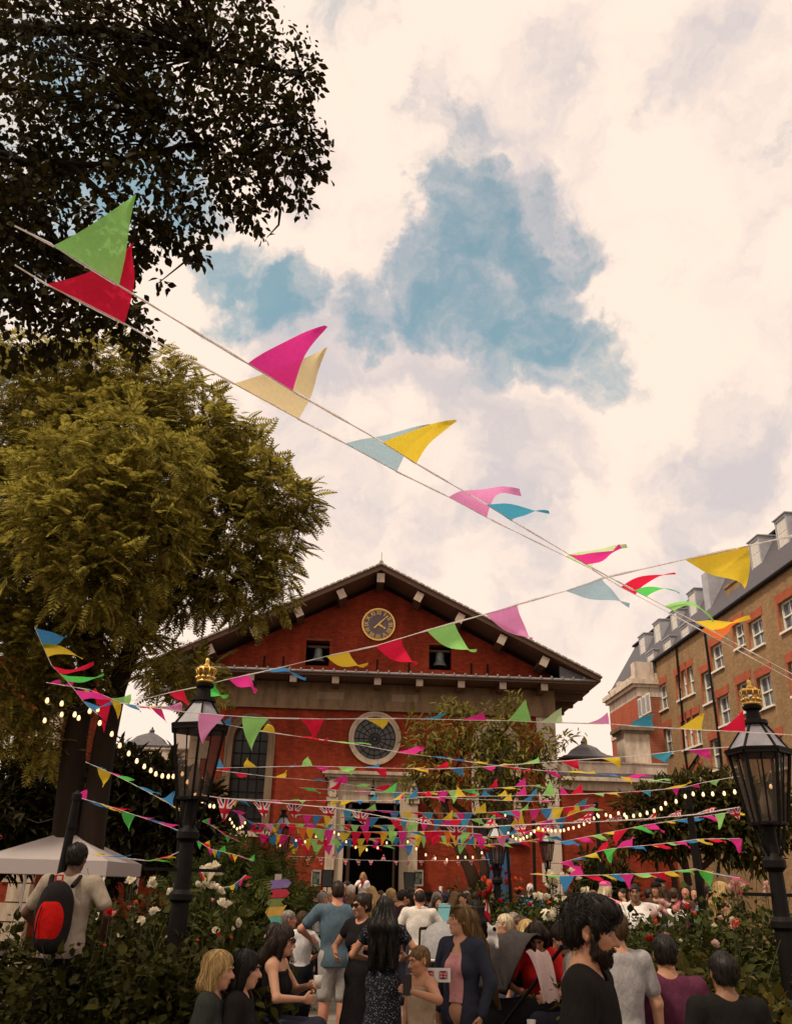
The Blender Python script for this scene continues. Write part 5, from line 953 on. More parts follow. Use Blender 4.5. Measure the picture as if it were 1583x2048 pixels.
def grow(prims, h, k=.03, cuts=(), noise=None, name='body'):
    """prims: ('c', a, b, ra, rb[, k]) or ('e', c, r, M[, k]); cuts carve away: same forms or ('p', point, normal) keeps the side the normal points from"""
    lo = np.min([bounds(p)[0] for p in prims], 0) - 3 * h; hi = np.max([bounds(p)[1] for p in prims], 0) + 3 * h
    n = np.ceil((hi - lo) / h).astype(int) + 1; ax = [lo[i] + h * np.arange(n[i]) for i in range(3)]
    G = np.stack(np.meshgrid(*ax, indexing='ij'), -1).astype(np.float32); D = np.full(n, 9., np.float32)
    def each(p, fn, pad):
        a, b = bounds(p); i0 = np.maximum(((a - pad - lo) / h).astype(int), 0); i1 = np.minimum(((b + pad - lo) / h).astype(int) + 2, n); s = tuple(slice(x, y) for x, y in zip(i0, i1)); 
        if any(y <= x for x, y in zip(i0, i1)): return
        P = G[s]; d = sd_cap(P, *p[1:5]) if p[0] == 'c' else sd_ell(P, p[1], p[2], p[3] if len(p) > 3 else None); fn(s, d)
    for p in prims:
        kk = p[5] if p[0] == 'c' and len(p) > 5 else (p[4] if p[0] == 'e' and len(p) > 4 else k)
        def un(s, d, kk=kk): D[s] = smin(D[s], d, kk)
        each(p, un, kk + 3 * h)
    if noise is not None: D += noise(G).astype(np.float32)
    for c in cuts:
        if c[0] == 'p':
            d = (G - np.asarray(c[1], np.float32)) @ np.asarray(c[2], np.float32); D = np.maximum(D, d)
        else:
            kk = c[5] if c[0] == 'c' and len(c) > 5 else (c[4] if c[0] == 'e' and len(c) > 4 else .012)
            def sub(s, d, kk=kk): D[s] = -smin(-D[s], d, kk)
            each(c, sub, kk + 3 * h)
    D[0] = D[-1] = 1; D[:, 0] = D[:, -1] = 1; D[:, :, 0] = D[:, :, -1] = 1
    ins = D < 0; m = n - 1; cs = [(i, j, l) for i in (0, 1) for j in (0, 1) for l in (0, 1)]
    cnt = sum(ins[i:m[0] + i, j:m[1] + j, l:m[2] + l].astype(np.int8) for i, j, l in cs); act = (cnt > 0) & (cnt < 8); I = np.argwhere(act)
    if len(I) == 0: return None
    idx = np.full(m, -1, np.int64); idx[act] = np.arange(len(I)); acc = np.zeros((len(I), 3)); w = np.zeros(len(I))
    val = {c: D[I[:, 0] + c[0], I[:, 1] + c[1], I[:, 2] + c[2]] for c in cs}
    for a in cs:
        for axs in range(3):
            if a[axs]: continue
            b = list(a); b[axs] = 1; b = tuple(b); va, vb = val[a], val[b]; x = (va < 0) != (vb < 0); t = np.where(x, va / (va - vb + 1e-12), 0)
            pt = np.array(a, float)[None] + t[:, None] * (np.array(b) - np.array(a))[None]; acc[x] += pt[x]; w[x] += 1
    V = lo + h * (I + acc / w[:, None]); F_ = []
    for axs in range(3):
        o1, o2 = [(1, 2), (2, 0), (0, 1)][axs]; s0 = [slice(None)] * 3; s1 = [slice(None)] * 3; s0[axs] = slice(0, -1); s1[axs] = slice(1, None)
        A, B = ins[tuple(s0)], ins[tuple(s1)]; E_ = np.argwhere(A != B); 
        E_ = E_[(E_[:, o1] > 0) & (E_[:, o2] > 0) & (E_[:, o1] < m[o1]) & (E_[:, o2] < m[o2])]
        flip = B[tuple(E_.T)]
        def ix(d1, d2):
            q = E_.copy(); q[:, o1] -= d1; q[:, o2] -= d2; return idx[tuple(q.T)]
        Q = np.stack([ix(1, 1), ix(0, 1), ix(0, 0), ix(1, 0)], -1); Q[flip] = Q[flip][:, ::-1]; F_.append(Q)
    Fq = np.concatenate(F_); Fq = Fq[(Fq >= 0).all(1)]; me = npmesh(name, V, Fq); me.polygons.foreach_set('use_smooth', [True] * len(me.polygons)); return me
def rotz(a): c, s = math.cos(a), math.sin(a); return np.array([[c, -s, 0], [s, c, 0], [0, 0, 1.]])
def rotx(a): c, s = math.cos(a), math.sin(a); return np.array([[1, 0, 0], [0, c, -s], [0, s, c]])
def roty(a): c, s = math.cos(a), math.sin(a); return np.array([[c, 0, s], [0, 1, 0], [-s, 0, c]])
SKIN = {'fair': (.50, .27, .17), 'tan': (.40, .20, .115), 'brown': (.22, .11, .06), 'dark': (.10, .05, .03), 'rosy': (.48, .22, .14)}
HAIR = {'black': (.010, .007, .005), 'dark': (.022, .012, .007), 'brown': (.060, .032, .014), 'light': (.16, .09, .035), 'blonde': (.38, .25, .10), 'pale': (.50, .40, .26), 'grey': (.24, .20, .17), 'white': (.60, .54, .48)}
def skinmat(k):
    key = ('skin', k)
    if key in _mc: return _mc[key]
    m = Mat('skin_' + k); c = SKIN[k]; f = m.noise(9., 5.); m.l(m.ramp(f, ((.3, scl(c, .85)), (.7, (min(1, c[0] * 1.12), c[1] * 1.06, c[2] * 1.05)))), m.b.inputs['Base Color']); m.b.inputs['Roughness'].default_value = .55; m.b.inputs['Specular IOR Level'].default_value = .3
    m.b.inputs['Subsurface Weight'].default_value = .08; m.b.inputs['Subsurface Radius'].default_value = (.012, .005, .003); m.bump(m.noise(160., 3.), .08, .002); _mc[key] = m.m; return m.m
def hairmat(k):
    key = ('hair', k)
    if key in _mc: return _mc[key]
    m = Mat('hair_' + k); c = HAIR[k]; mp = m.n('ShaderNodeMapping'); mp.inputs['Scale'].default_value = (60, 60, 7); m.l(m.obj(), mp.inputs[0]); f = m.noise(1., 5., .6, mp.outputs[0])
    m.l(m.ramp(f, ((.3, scl(c, .5)), (.7, scl(c, 1.45)))), m.b.inputs['Base Color']); m.b.inputs['Roughness'].default_value = .5; m.b.inputs['Specular IOR Level'].default_value = .25; m.bump(f, .6, .006); _mc[key] = m.m; return m.m
def fab(name, c, pat=None, var=.14):
    key = ('fab', name)
    if key in _mc: return _mc[key]
    m = Mat('fabric_' + name); f = m.noise(22., 6.); col = m.ramp(f, ((.3, scl(c, 1 - var)), (.7, scl(c, 1 + var))))
    if pat:      # printed cloth: spots of a second colour
        sc_, lo_, c2 = pat; v = m.n('ShaderNodeTexVoronoi'); v.inputs['Scale'].default_value = sc_; m.l(m.obj(), v.inputs['Vector']); r = m.ramp(v.outputs['Distance'], ((lo_, c2), (lo_ + .06, c))); col = r
    m.l(col, m.b.inputs['Base Color']); m.b.inputs['Roughness'].default_value = .9; m.b.inputs['Specular IOR Level'].default_value = .06
    mp = m.n('ShaderNodeMapping'); mp.inputs['Scale'].default_value = (1, 1, .55); mp.inputs['Rotation'].default_value = (.3, .5, 0); m.l(m.obj(), mp.inputs[0]); fn = m.noise(7., 7., .55, mp.outputs[0]); m.bump(fn, .9, .035); _mc[key] = m.m; return m.m
def folds(s, amp):
    def f(G):
        x, y, z = G[..., 0] / s, G[..., 1] / s, G[..., 2] / s
        return amp * (np.sin(9 * x + 16 * z + 4 * np.sin(5 * y + 3 * z)) * .5 + np.sin(13 * y - 21 * z + 5 * x) * .35 + np.sin(31 * z + 11 * x - 7 * y) * .25 + np.sin(24 * x - 9 * z) * .3)
    return f
def hairnoise(s, amp):
    def f(G):
        x, y, z = G[..., 0] / s, G[..., 1] / s, G[..., 2] / s; a = np.arctan2(x, y + .01)
        return amp * (np.sin(19 * a + 14 * z) * .5 + np.sin(33 * a - 22 * z + 3) * .4 + np.sin(70 * x + 40 * y + 25 * z) * .35)
    return f
def person(label, x, y, Y, yaw, H=None, fem=False, seat=False, lean=0., side=0., head=(0, 0, 0), armL=None, armR=None, top=('tee', 'grey', (.2, .2, .2)), low=('trousers', 'dark_denim', (.03, .03, .045)), hair=('short', 'dark'), skin='tan', det=0, group='festival visitors', extra=None, build=1., stride=0., lowhead=None):
    """x, y: crown of the head in the photo; yaw 0 faces away, 90 faces left, 180 faces the camera"""
    hp = at(x, y, Y); zt = float(hp[2]); 
    if H is None: H = zt if not seat else 1.68
    s = H / 1.75; h = (.019, .012, .0085)[det] * (1 if det else max(.75, min(1.2, Y / 18.)))
    if lowhead: h *= lowhead
    hipz = .93; drop = 0.
    if seat: drop = (1.75 - .0) * s - zt            # the seat lowers the whole figure
    lr = rad(lean); sr = rad(side)
    R_ = rotx(-lr) @ roty(sr)
    hip = np.array([0, 0, hipz])
    def B(p): return hip + R_ @ (np.array(p, float) - hip)      # torso frame
    sw_ = .165 if fem else .192; bw = build
    sh = [B((-sw_ * bw, 0, 1.415)), B((sw_ * bw, 0, 1.415))]; nb = B((0, -.012, 1.475)); hc0 = B((0, .012, 1.60))
    hy, hpit, ht = head; HR = R_ @ rotz(rad(hy)); HR = (rotz(rad(hy)) if abs(lean) > 20 else HR) @ rotx(-rad(hpit)) @ roty(rad(ht)); hc = nb + (hc0 - nb) * .45 + HR @ np.array([0, .01, .085])
    hs = 1.0 + (.10 if H < 1.45 and not seat else 0)
    def hd(p): return hc + HR @ (np.array(p, float) * hs)
    # arms
    arms = []
    for i, (sd_, tgt) in enumerate(((-1, armL), (1, armR))):
        if tgt is None: tgt = (sd_ * .10, .03, -.55)
        a = sh[i]; t_ = a + rotz(0) @ (R_ @ np.array(tgt[:3], float) if len(tgt) < 4 else np.array(tgt[:3], float)); l1, l2 = .285, .255; v = t_ - a; d = np.linalg.norm(v); d2 = min(d, l1 + l2 - .004); v = v / d; t_ = a + v * d2
        q = (l1 * l1 - l2 * l2 + d2 * d2) / (2 * d2); hgt = math.sqrt(max(0, l1 * l1 - q * q)); pole_ = np.array([sd_ * 1., -.55, -.5]); pole_ = pole_ - v * (pole_ @ v); pole_ /= np.linalg.norm(pole_) + 1e-9
        e = a + v * q + pole_ * hgt; arms.append((a, e, t_))
    # legs
    legs = []
    for i, sd_ in enumerate((-1, 1)):
        st_ = stride * sd_; hp_ = hip + np.array([sd_ * .088, 0, -.02])
        if seat: kn = hp_ + np.array([sd_ * .06, .43, .02]); an = kn + np.array([0, -.02, -.42])
        else: kn = np.array([sd_ * .10, .02 + st_ * .16, .49]); an = np.array([sd_ * .105, -.02 + st_ * .30, .085])
        legs.append((hp_, kn, an))
    P = []; e = lambda c, r, Mx=None, k=.03: P.append(('e', c, r, Mx, k)); c_ = lambda a, b, ra, rb, k=.03: P.append(('c', a, b, ra, rb, k))
    RT_ = R_
    torso = [('e', B((0, 0, 1.26)), ((.148 if fem else .168) * bw, .105 * bw, .185), RT_, .05), ('c', B((-sw_ * bw + .035, 0, 1.405)), B((sw_ * bw - .035, 0, 1.405)), .058, .058, .06), ('e', B((0, 0, 1.08)), ((.125 if fem else .148) * bw, .092 * bw, .16), RT_, .05), ('e', hip + np.array([0, 0, 0]), ((.168 if fem else .158) * bw, .115, .12), None, .05)]
    if fem: torso += [('e', B((sx * .068, .082, 1.255)), (.062, .055, .062), RT_, .03) for sx in (-1, 1)]
    P += torso; c_(nb, hd((0, -.018, -.06)), .058 if not fem else .05, .052 if not fem else .045, .03); c_(B((-.08, -.02, 1.44)), B((.08, -.02, 1.44)), .05, .05, .05)
    upper = []; fore = []
    for a, el, w in arms:
        m_ = .9 if fem else 1.06; upper.append(('c', a, el, .052 * m_, .040 * m_, .03)); fore.append(('c', el, w, .040 * m_, .026 * m_, .02))
        P.append(upper[-1]); P.append(fore[-1]); P.append(('e', a, (.058 * m_,) * 3, None, .04))
    for i, (a, el, w) in enumerate(arms):       # hands: palm, four curled fingers of unequal length and a thumb
        d = (w - el) / np.linalg.norm(w - el); sd_ = -1 if i == 0 else 1; inn = np.array([-sd_, .25, 0.]); inn = inn - d * (inn @ d); inn /= np.linalg.norm(inn); sp = np.cross(d, inn)
        if sp[1] < 0 and abs(sp[1]) > .2: sp = -sp
        pc = w + d * .045; Mx = np.stack([sp, inn, d], 1); P.append(('e', pc, (.040, .017, .050), Mx, .012))
        for q in range(4):
            o_ = sp * (.030 - .020 * q); L_ = (.036, .042, .039, .030)[q]; k0 = w + d * .085 + o_; k1 = k0 + (d * .92 + inn * .35) * L_; k2 = k1 + (d * .45 + inn * .85) * L_ * .85; P.append(('c', k0 - d * .02, k1, .0095, .0085, .006)); P.append(('c', k1, k2, .0085, .0070, .006))
        t0 = w + d * .028 + sp * .034; t1 = t0 + d * .030 + sp * .022 + inn * .012; t2 = t1 + d * .026 + inn * .014; P.append(('c', t0, t1, .012, .010, .008)); P.append(('c', t1, t2, .010, .008, .006))
    lp = []; sp_ = []
    for a, kn, an in legs: lp.append(('c', a, kn, .086 * (1 if not fem else 1.02), .056, .04)); sp_.append(('c', kn, an, .056, .036, .03)); P.append(lp[-1]); P.append(sp_[-1]); P.append(('e', kn + (an - kn) * .28 + np.array([0, -.018, 0]), (.05, .052, .11), None, .04)); P.append(('c', an + np.array([0, -.02, -.045]), an + np.array([0, .14, -.055]), .034, .028, .03))
    # head with face
    hh = [('e', hd((0, -.012, .035)), tuple(np.array((.074, .094, .085)) * hs), HR, .02), ('e', hd((0, .022, -.030)), tuple(np.array((.060, .072, .084)) * hs), HR, .03), ('e', hd((0, .034, -.078)), tuple(np.array((.044, .048, .034)) * hs), HR, .03), ('e', hd((0, .072, -.098)), tuple(np.array((.020, .018, .016)) * hs), HR, .02),
          ('c', hd((0, .090, .014)), hd((0, .116, -.026)), .0085 * hs, .0135 * hs, .010), ('e', hd((.012, .098, -.030)), (.010 * hs,) * 3, None, .008), ('e', hd((-.012, .098, -.030)), (.010 * hs,) * 3, None, .008), ('c', hd((-.034, .078, .028)), hd((.034, .078, .028)), .012 * hs, .012 * hs, .016),
          ('e', hd((.038, .058, -.014)), (.024 * hs,) * 3, None, .02), ('e', hd((-.038, .058, -.014)), (.024 * hs,) * 3, None, .02), ('e', hd((0, .090, -.056)), tuple(np.array((.022, .010, .0065)) * hs), HR, .007), ('e', hd((0, .088, -.068)), tuple(np.array((.019, .010, .0075)) * hs), HR, .007)]
    ears = []
    for sd_ in (-1, 1):
        ER = HR @ rotz(rad(-sd_ * 20)); ears += [('e', hd((sd_ * .078, -.010, .000)), tuple(np.array((.010, .020, .032)) * hs), ER, .008), ('c', hd((sd_ * .080, -.004, -.024)), hd((sd_ * .078, .0, -.034)), .008, .006, .006)]
    P += hh + ears
    cuts = [('e', hd((sd_ * .032, .094, .008)), tuple(np.array((.017, .016, .0105)) * hs), HR, .012) for sd_ in (-1, 1)] + [('e', hd((sd_ * .090, -.006, .002)), tuple(np.array((.008, .010, .018)) * hs), HR, .006) for sd_ in (-1, 1)] if det else []
    yw = rad(yaw); off = rotz(yw) @ (hd((0, 0, .12)) * np.array([1, 1, 0])) * s
    loc = np.array([hp[0] - off[0], hp[1] - off[1], 0.])
    if not seat:      # bent or leaning figures keep their own height: feet on the ground, crown at the photo's height
        top_ = hd((0, 0, .12))[2]; s = zt / max(top_, .5) if H == zt else s
    else: s = H / 1.75; drop = hd((0, 0, .12))[2] * s - zt
    t = thing('person', label, 'person', loc, yw, group)
    def put(name, me, mat, parent=t):
        if me is None: return None
        for v in (me,): v.transform(Matrix.Translation((0, 0, -drop)) @ Matrix.Scale(s, 4))
        return obj(name, me, mat, parent)
    body = put('body', grow(P, h, cuts=cuts), skinmat(skin)); kids = {'body': body}
    def infl(pr, d): return ('c', pr[1], pr[2], pr[3] + d, pr[4] + d) + tuple(pr[5:]) if pr[0] == 'c' else ('e', pr[1], tuple(np.array(pr[2]) + d)) + tuple(pr[3:])
    # clothes
    kind, cn, cc = top[:3]; pat = top[3] if len(top) > 3 else None; hc_ = max(h, .010 if det == 2 else h); Q = [infl(q, .021) for q in torso]; hem = .84
    Q.append(('c', B((-.07, -.015, 1.43)), B((.07, -.015, 1.43)), .068, .068, .04))
    ct = [('c', nb + R_ @ np.array([0, .03, -.01]), nb + R_ @ np.array([0, .05, .1]), .068, .08), ('p', B((0, 0, hem)), R_ @ np.array([0, 0, -1.]))]
    part = {'tee': 'tshirt', 'shirt': 'shirt', 'tank': 'vest_top', 'dress': 'dress', 'jacket': 'jacket', 'blouse': 'blouse', 'crop': 'crop_top', 'poncho': 'poncho', 'bare': None}[kind]
    if part:
        for i, (a, el, w) in enumerate(arms):
            if kind in ('tee', 'blouse', 'dress'): Q.append(('c', a, a + (el - a) * (.68 if kind != 'dress' else .35), .070 if not fem else .062, .064 if not fem else .056, .03))
            elif kind in ('shirt', 'jacket'):
                Q += [('c', a, el, .068, .056, .03), ('c', el, el + (w - el) * (.55 if kind == 'shirt' else .93), .056, .044 if kind == 'shirt' else .042, .03)]
        if kind in ('tank', 'crop'): ct.append(('p', B((0, 0, 1.385)), R_ @ np.array([0, 0, 1.])))
        if kind == 'crop': ct[1] = ('p', B((0, 0, 1.03)), R_ @ np.array([0, 0, -1.]))
        if kind == 'dress':
            ct[1] = ('p', (0, 0, .40), (0, 0, -1.)) if not seat else ('p', (0, 0, .80), (0, 0, -1.)); 
            if not seat: Q += [('c', hip, np.array([0, 0, .40]), .15, .22, .06)]
        if kind == 'jacket': ct += [('e', B((0, .22, 1.15)), (.095 if extra else .06, .20, .44), R_, .01)]
        if kind in ('tee', 'shirt', 'blouse', 'jacket'): Q.append(('e', B((0, 0, .86)), (.180 * bw, .140, .27), R_, .03))
        if kind == 'poncho':
            Q = [('c', nb + np.array([0, 0, -.03]), B((0, 0, 1.25)), .10, .20, .05)]
            for a, el, w in arms: Q += [('c', a, w, .085, .05, .08), ('c', B((0, 0, 1.25)), (a + w) / 2 + np.array([0, 0, -.12]), .14, .12, .1), ('c', w, w + np.array([0, 0, -.22]) + (B((0, 0, 1.2)) - w) * .3, .05, .04, .1)]
            ct = [ct[0], ('p', B((0, 0, .95)), (0, 0, -1.))]
        kids['top'] = put(part, grow(Q, hc_, .03, ct, folds(1.,   .0045 if det else .0035), part), fab(cn, cc, pat))
        if kind == 'shirt': kids['collar'] = put('collar', grow([('c', nb + R_ @ np.array([-.045, -.03, .0]), nb + R_ @ np.array([.045, -.03, .0]), .032, .032), ('c', nb + R_ @ np.array([-.05, -.02, 0]), nb + R_ @ np.array([-.04, .05, -.03]), .022, .02), ('c', nb + R_ @ np.array([.05, -.02, 0]), nb + R_ @ np.array([.04, .05, -.03]), .022, .02)], hc_, .02), fab(cn, cc, pat))
    if extra == 'crop_under': kids['inner'] = put('crop_top', grow([infl(q, .010) for q in torso], hc_, .03, [('c', nb + R_ @ np.array([0, .06, -.05]), nb + R_ @ np.array([0, .08, .1]), .085, .10), ('p', B((0, 0, .99)), R_ @ np.array([0, 0, -1.])), ('p', B((0, 0, 1.40)), R_ @ np.array([0, 0, 1.]))], folds(1., .003)), fab('pale_pink', (.52, .25, .25)))
    lk, ln, lc = low[:3]; lpat = low[3] if len(low) > 3 else None
    if lk != 'none':
        Q = [infl(q, .014) for q in torso[-1:]]; Q.append(('c', hip + np.array([-.07, 0, .06]), hip + np.array([.07, 0, .06]), .10, .10, .05)); ct = [('p', hip + np.array([0, 0, .13]), (0, 0, 1.))]
        for i in range(2):
            if lk == 'shorts': a, kn, an = legs[i]; Q.append(('c', a, a + (kn - a) * .85, .106, .088, .03))
            else: Q += [infl(lp[i], .018), ('c', legs[i][1], legs[i][2], .074, .058, .03)]
        if lk == 'skirt': Q.append(('c', hip, hip + (np.array([0, .22, -.03]) if seat else np.array([0, 0, -.38])), .15, .19, .06))
        kids['low'] = put({'shorts': 'shorts', 'skirt': 'skirt'}.get(lk, 'trousers'), grow(Q, hc_, .03, ct, folds(1., .006)), fab(ln, lc, lpat))
    Q = []
    for a, kn, an in legs: Q += [('c', an + np.array([0, -.03, -.048]), an + np.array([0, .15, -.055]), .044, .036, .03), ('c', an + np.array([0, -.015, .02]), an + np.array([0, -.02, -.05]), .044, .046, .03)]
    put('shoes', grow(Q, max(h, .014), .02, [('p', (0, 0, legs[0][2][2] - .085), (0, 0, -1.))]), fab('dark_shoe', (.02, .018, .016)))
    # hair
    hk, hcname = hair; hh_ = max(h * .8, .006 if det == 2 else h * .7); capc = ('e', hd((0, -.016, .038)), tuple(np.array((.085, .106, .094)) * hs), HR, .02); fcut = ('e', hd((0, .112, -.052)), tuple(np.array((.088, .085, .112)) * hs), HR, .012); nz = hairnoise(hs, .0055); HM = hairmat(hcname)
    ecut = [('e', hd((sx * .085, .005, -.012)), (.03, .030, .042), HR, .01) for sx in (-1, 1)]
    low_ = ('p', hd((0, 0, -.065)), HR @ np.array([0, 0, -1.]))
    if hk == 'short': kids['hair'] = put('hair', grow([capc, ('e', hd((0, -.045, -.02)), (.068 * hs, .062 * hs, .065 * hs), HR, .03)], hh_, .02, [fcut, low_] + ecut, nz, 'hair'), HM)
    elif hk == 'buzz': kids['hair'] = put('hair', grow([('e', hd((0, -.014, .036)), tuple(np.array((.079, .099, .0885)) * hs), HR, .02), ('e', hd((0, -.045, -.02)), (.064 * hs, .058 * hs, .06 * hs), HR, .03)], hh_, .02, [fcut, low_] + ecut, hairnoise(hs, .0012), 'hair'), HM)
    elif hk == 'balding': kids['hair'] = put('hair', grow([('e', hd((0, -.014, .030)), tuple(np.array((.080, .100, .088)) * hs), HR, .02), ('e', hd((0, -.045, -.02)), (.066 * hs, .060 * hs, .06 * hs), HR, .03)], hh_, .02, [('e', hd((0, .06, .07)), (.085 * hs, .13 * hs, .085 * hs), HR, .02), low_] + ecut, hairnoise(hs, .002), 'hair'), HM)
    elif hk in ('long', 'bob', 'pony', 'bun', 'veil', 'blown'):
        Q = [capc, ('e', hd((0, -.05, -.03)), (.078, .065, .08), HR, .03)]; dn = np.array([0, 0, -1.])
        if hk in ('long', 'veil'):
            L_ = .34 if hk == 'long' else .46; bk_ = R_ @ np.array([0, -.10, 0])
            for sx in (-.058, 0, .058): a = hd((sx, -.055, -.03)); b = nb + R_ @ np.array([sx * 1.6, -.105, -.02]); Q += [('c', a, b, .062, .056, .04), ('c', b, b + R_ @ np.array([sx * .3, -.015, -L_ + .10]), .056, .034, .04)]
            for sx in (-1, 1): Q.append(('c', hd((sx * .072, .01, .01)), hd((sx * .085, .01, -.16)), .026, .022, .03))
        if hk == 'bob':
            for sx in (-1, 1): Q += [('c', hd((sx * .070, .005, .01)), hd((sx * .080, -.005, -.12)), .032, .028, .03)]
            Q.append(('c', hd((-.04, -.07, -.1)), hd((.04, -.07, -.1)), .05, .05, .04))
        if hk == 'pony': Q += [('c', hd((0, -.11, .03)), hd((0, -.15, -.05)), .03, .032, .02), ('c', hd((0, -.15, -.05)), hd((0, -.13, -.20)), .032, .012, .02)]
        if hk == 'bun': Q += [('e', hd((0, -.10, .08)), (.045, .045, .045), HR, .015)]
        if hk == 'blown': Q += [('c', hd((0, -.07, .03)), hd((.02, -.17, -.20)), .075, .07, .04), ('c', hd((.02, -.17, -.20)), hd((.05, -.28, -.42)), .068, .05, .05), ('c', hd((.05, -.28, -.42)), hd((.07, -.38, -.66)), .048, .014, .05), ('c', hd((-.06, -.02, .04)), hd((-.05, -.12, -.22)), .035, .03, .04), ('c', hd((.065, .01, .02)), hd((.07, -.06, -.24)), .032, .022, .03)]
        fc2 = ('e', hd((0, .118, -.05)), tuple(np.array((.072, .085, .120)) * hs), HR, .012)
        kids['hair'] = put('hair', grow(Q, hh_, .02, [fc2] + ([low_] if hk in ('bun', 'pony') else []), nz, 'hair'), HM)
    if det and 'hair' in kids and kids['hair'] is not None and hk != 'balding':
        lg = hk in ('long', 'veil', 'blown', 'bob'); cc_ = hd((0, -.02, .04)) * s - np.array([0, 0, drop]); strands(kids['hair'], cc_, (900 if det == 2 else 420) if lg else (500 if det == 2 else 200), (.20 if lg else .035) * s, (.0016 if det == 2 else .0026) * (1 if lg else .8), HM, int(abs(x) * 7 + y), .004 if hk != 'buzz' else .0015)
    if det:      # eyes and brows
        for sd_ in (-1, 1):
            b = MB(); b.lathe([(.001, -.0115), (.006, -.0098), (.010, -.005), (.0115, 0), (.010, .005), (.0065, .0095)], n=12); b.lathe([(.0062, .0096), (.004, .0112), (.001, .0118)], n=12, mi=1)
            me = b.mesh('eye'); me.transform(Matrix.Translation(tuple(hd((sd_ * .031, .0738, .006)))) @ Matrix(HR.tolist()).to_4x4() @ Matrix.Rotation(rad(-90), 4, 'X')); me.materials.append(pm('eye_white', (.20, .17, .15), .35, .05)); q = put('eye', me, pm('eye_iris', (.02, .012, .008), .2, .1))
            put('eyebrow', grow([('c', hd((sd_ * .016, .098, .028)), hd((sd_ * .036, .092, .034)), .0065, .006), ('c', hd((sd_ * .036, .092, .034)), hd((sd_ * .050, .078, .028)), .006, .0035)], .004, .004), HM)
        me = grow([('e', hd((0, .0945, -.0575)), (.019, .008, .0055), HR), ('e', hd((0, .0925, -.0675)), (.016, .008, .0065), HR)], .0035, .002); put('lips', me, pm('lips_' + skin, (SKIN[skin][0] * .85, SKIN[skin][1] * .55, SKIN[skin][2] * .55), .45, .1))
    Wm = Matrix.Translation(tuple(loc)) @ Matrix.Rotation(yw, 4, 'Z') @ Matrix.Translation((0, 0, -drop)) @ Matrix.Scale(s, 4)
    return dict(t=t, hd=hd, B=B, arms=arms, put=put, W=lambda p: np.array(Wm @ Vector(tuple(map(float, p)))), HR=HR, nb=nb, R=R_, h=h, s=s, yaw=yw, kids=kids, hs=hs, drop=drop, legs=legs)
from mathutils.kdtree import KDTree
def strands(o_, c, n, L_, r, mat, seed, lift=.004, steps=6, name='hair_strands'):   # loose hairs lying along the hair's surface
    me = o_.data; nv = len(me.vertices); co = np.zeros(nv * 3, np.float32); no = np.zeros(nv * 3, np.float32); me.vertices.foreach_get('co', co); me.vertices.foreach_get('normal', no); co = co.reshape(-1, 3); no = no.reshape(-1, 3)
    kd = KDTree(nv)
    for i in range(nv): kd.insert(co[i], i)
    kd.balance(); g = np.random.default_rng(seed); b = MB()
    for k in range(n):
        i = int(g.integers(nv)); p = co[i].astype(float); pts = []; l = L_ * (.5 + g.random()); wob = g.normal(size=3) * .35; li = lift * (.3 + 1.2 * g.random())
        for q in range(steps):
            nn = no[i]; pts.append(tuple(p + nn * li * (1 + .5 * q / steps))); d = unit(p - c) * .7 + np.array([0, 0, -.9]) + wob * .5; d = d - nn * (d @ nn); d = unit(d); p = p + d * l / steps; _, i, _ = kd.find(p); p = co[i] * .8 + p * .2
        b.tube(pts, [r * .7] + [r] * (steps - 2) + [r * .15], 3, cap=False)
    return obj(name, b, mat, o_.parent, True)
def sunglasses(p, up=False):
    hd = p['hd']; b = MB(); z = .012 if not up else .098; y = .100 if not up else .055
    for sx in (-1, 1):
        c = hd((sx * .032, y, z)); v = [hd((sx * .032 + a * .027, y + (.004 if not up else -.3 * d), z + d * .022)) for a, d in ((-1, .4), (-.6, .9), (.6, .9), (1, .4), (.9, -.6), (.4, -1), (-.4, -1), (-.9, -.6))]; v2 = [q + p['HR'] @ np.array([0, .005, .002]) for q in v]; n = 8
        b.add(v + v2, [tuple(range(n)), tuple(range(2 * n - 1, n - 1, -1))] + [(i, (i + 1) % n, (i + 1) % n + n, i + n) for i in range(n)])
        b.bar(hd((sx * .058, y - .004, z + .008)), hd((sx * .080, -.005, z + .006)), .005)
    b.bar(hd((-.008, y + .004, z + .006)), hd((.008, y + .004, z + .006)), .004); p['put']('sunglasses', b.mesh('sunglasses'), glassy('dark_lens', (.01, .008, .008)))
def tufts(p, n, region, L_, r, name, mat, seed=3, down=.4):   # single locks of hair standing off the head
    g = np.random.default_rng(seed); b = MB(); hs = p['hs']; k = 0
    while k < n:
        d = unit(g.normal(size=3)); q = np.array([0, -.016, .038]) + d * np.array([.083, .104, .092])
        if not region(q): continue
        k += 1; tg = np.cross(d, np.cross(np.array([.2, .9, -.15]), d)); tg = unit(tg + g.normal(size=3) * .35); l = L_ * (.6 + .7 * g.random())
        a0 = q - d * .006; a1 = q + d * .010 + tg * l * .5; a2 = q + d * .004 + tg * l - np.array([0, 0, down * l * .3]); b.tube([p['hd'](a0), p['hd'](a1), p['hd'](a2)], [r, r * .8, r * .1], 4)
    p['put'](name, b.mesh(name), mat)
def cup(label, P_, tone=(.62, .58, .52), r=.038, hh=.10):
    t = thing('cup', label, 'cup', P_); b = MB(); b.lathe([(r * .72, -hh / 2), (r, hh / 2), (r * .93, hh / 2), (r * .68, -hh / 2 + .006)], n=16); obj('shell', b, pm('plastic_cup', tone, .35, .1), t, True); b = MB(); b.lathe([(r * .7, -hh / 2 + .008), (r * .88, hh * .25), (.001, hh * .26)], n=16); obj('drink', b, pm('amber_drink', (.30, .14, .03), .2, .1), t); return t
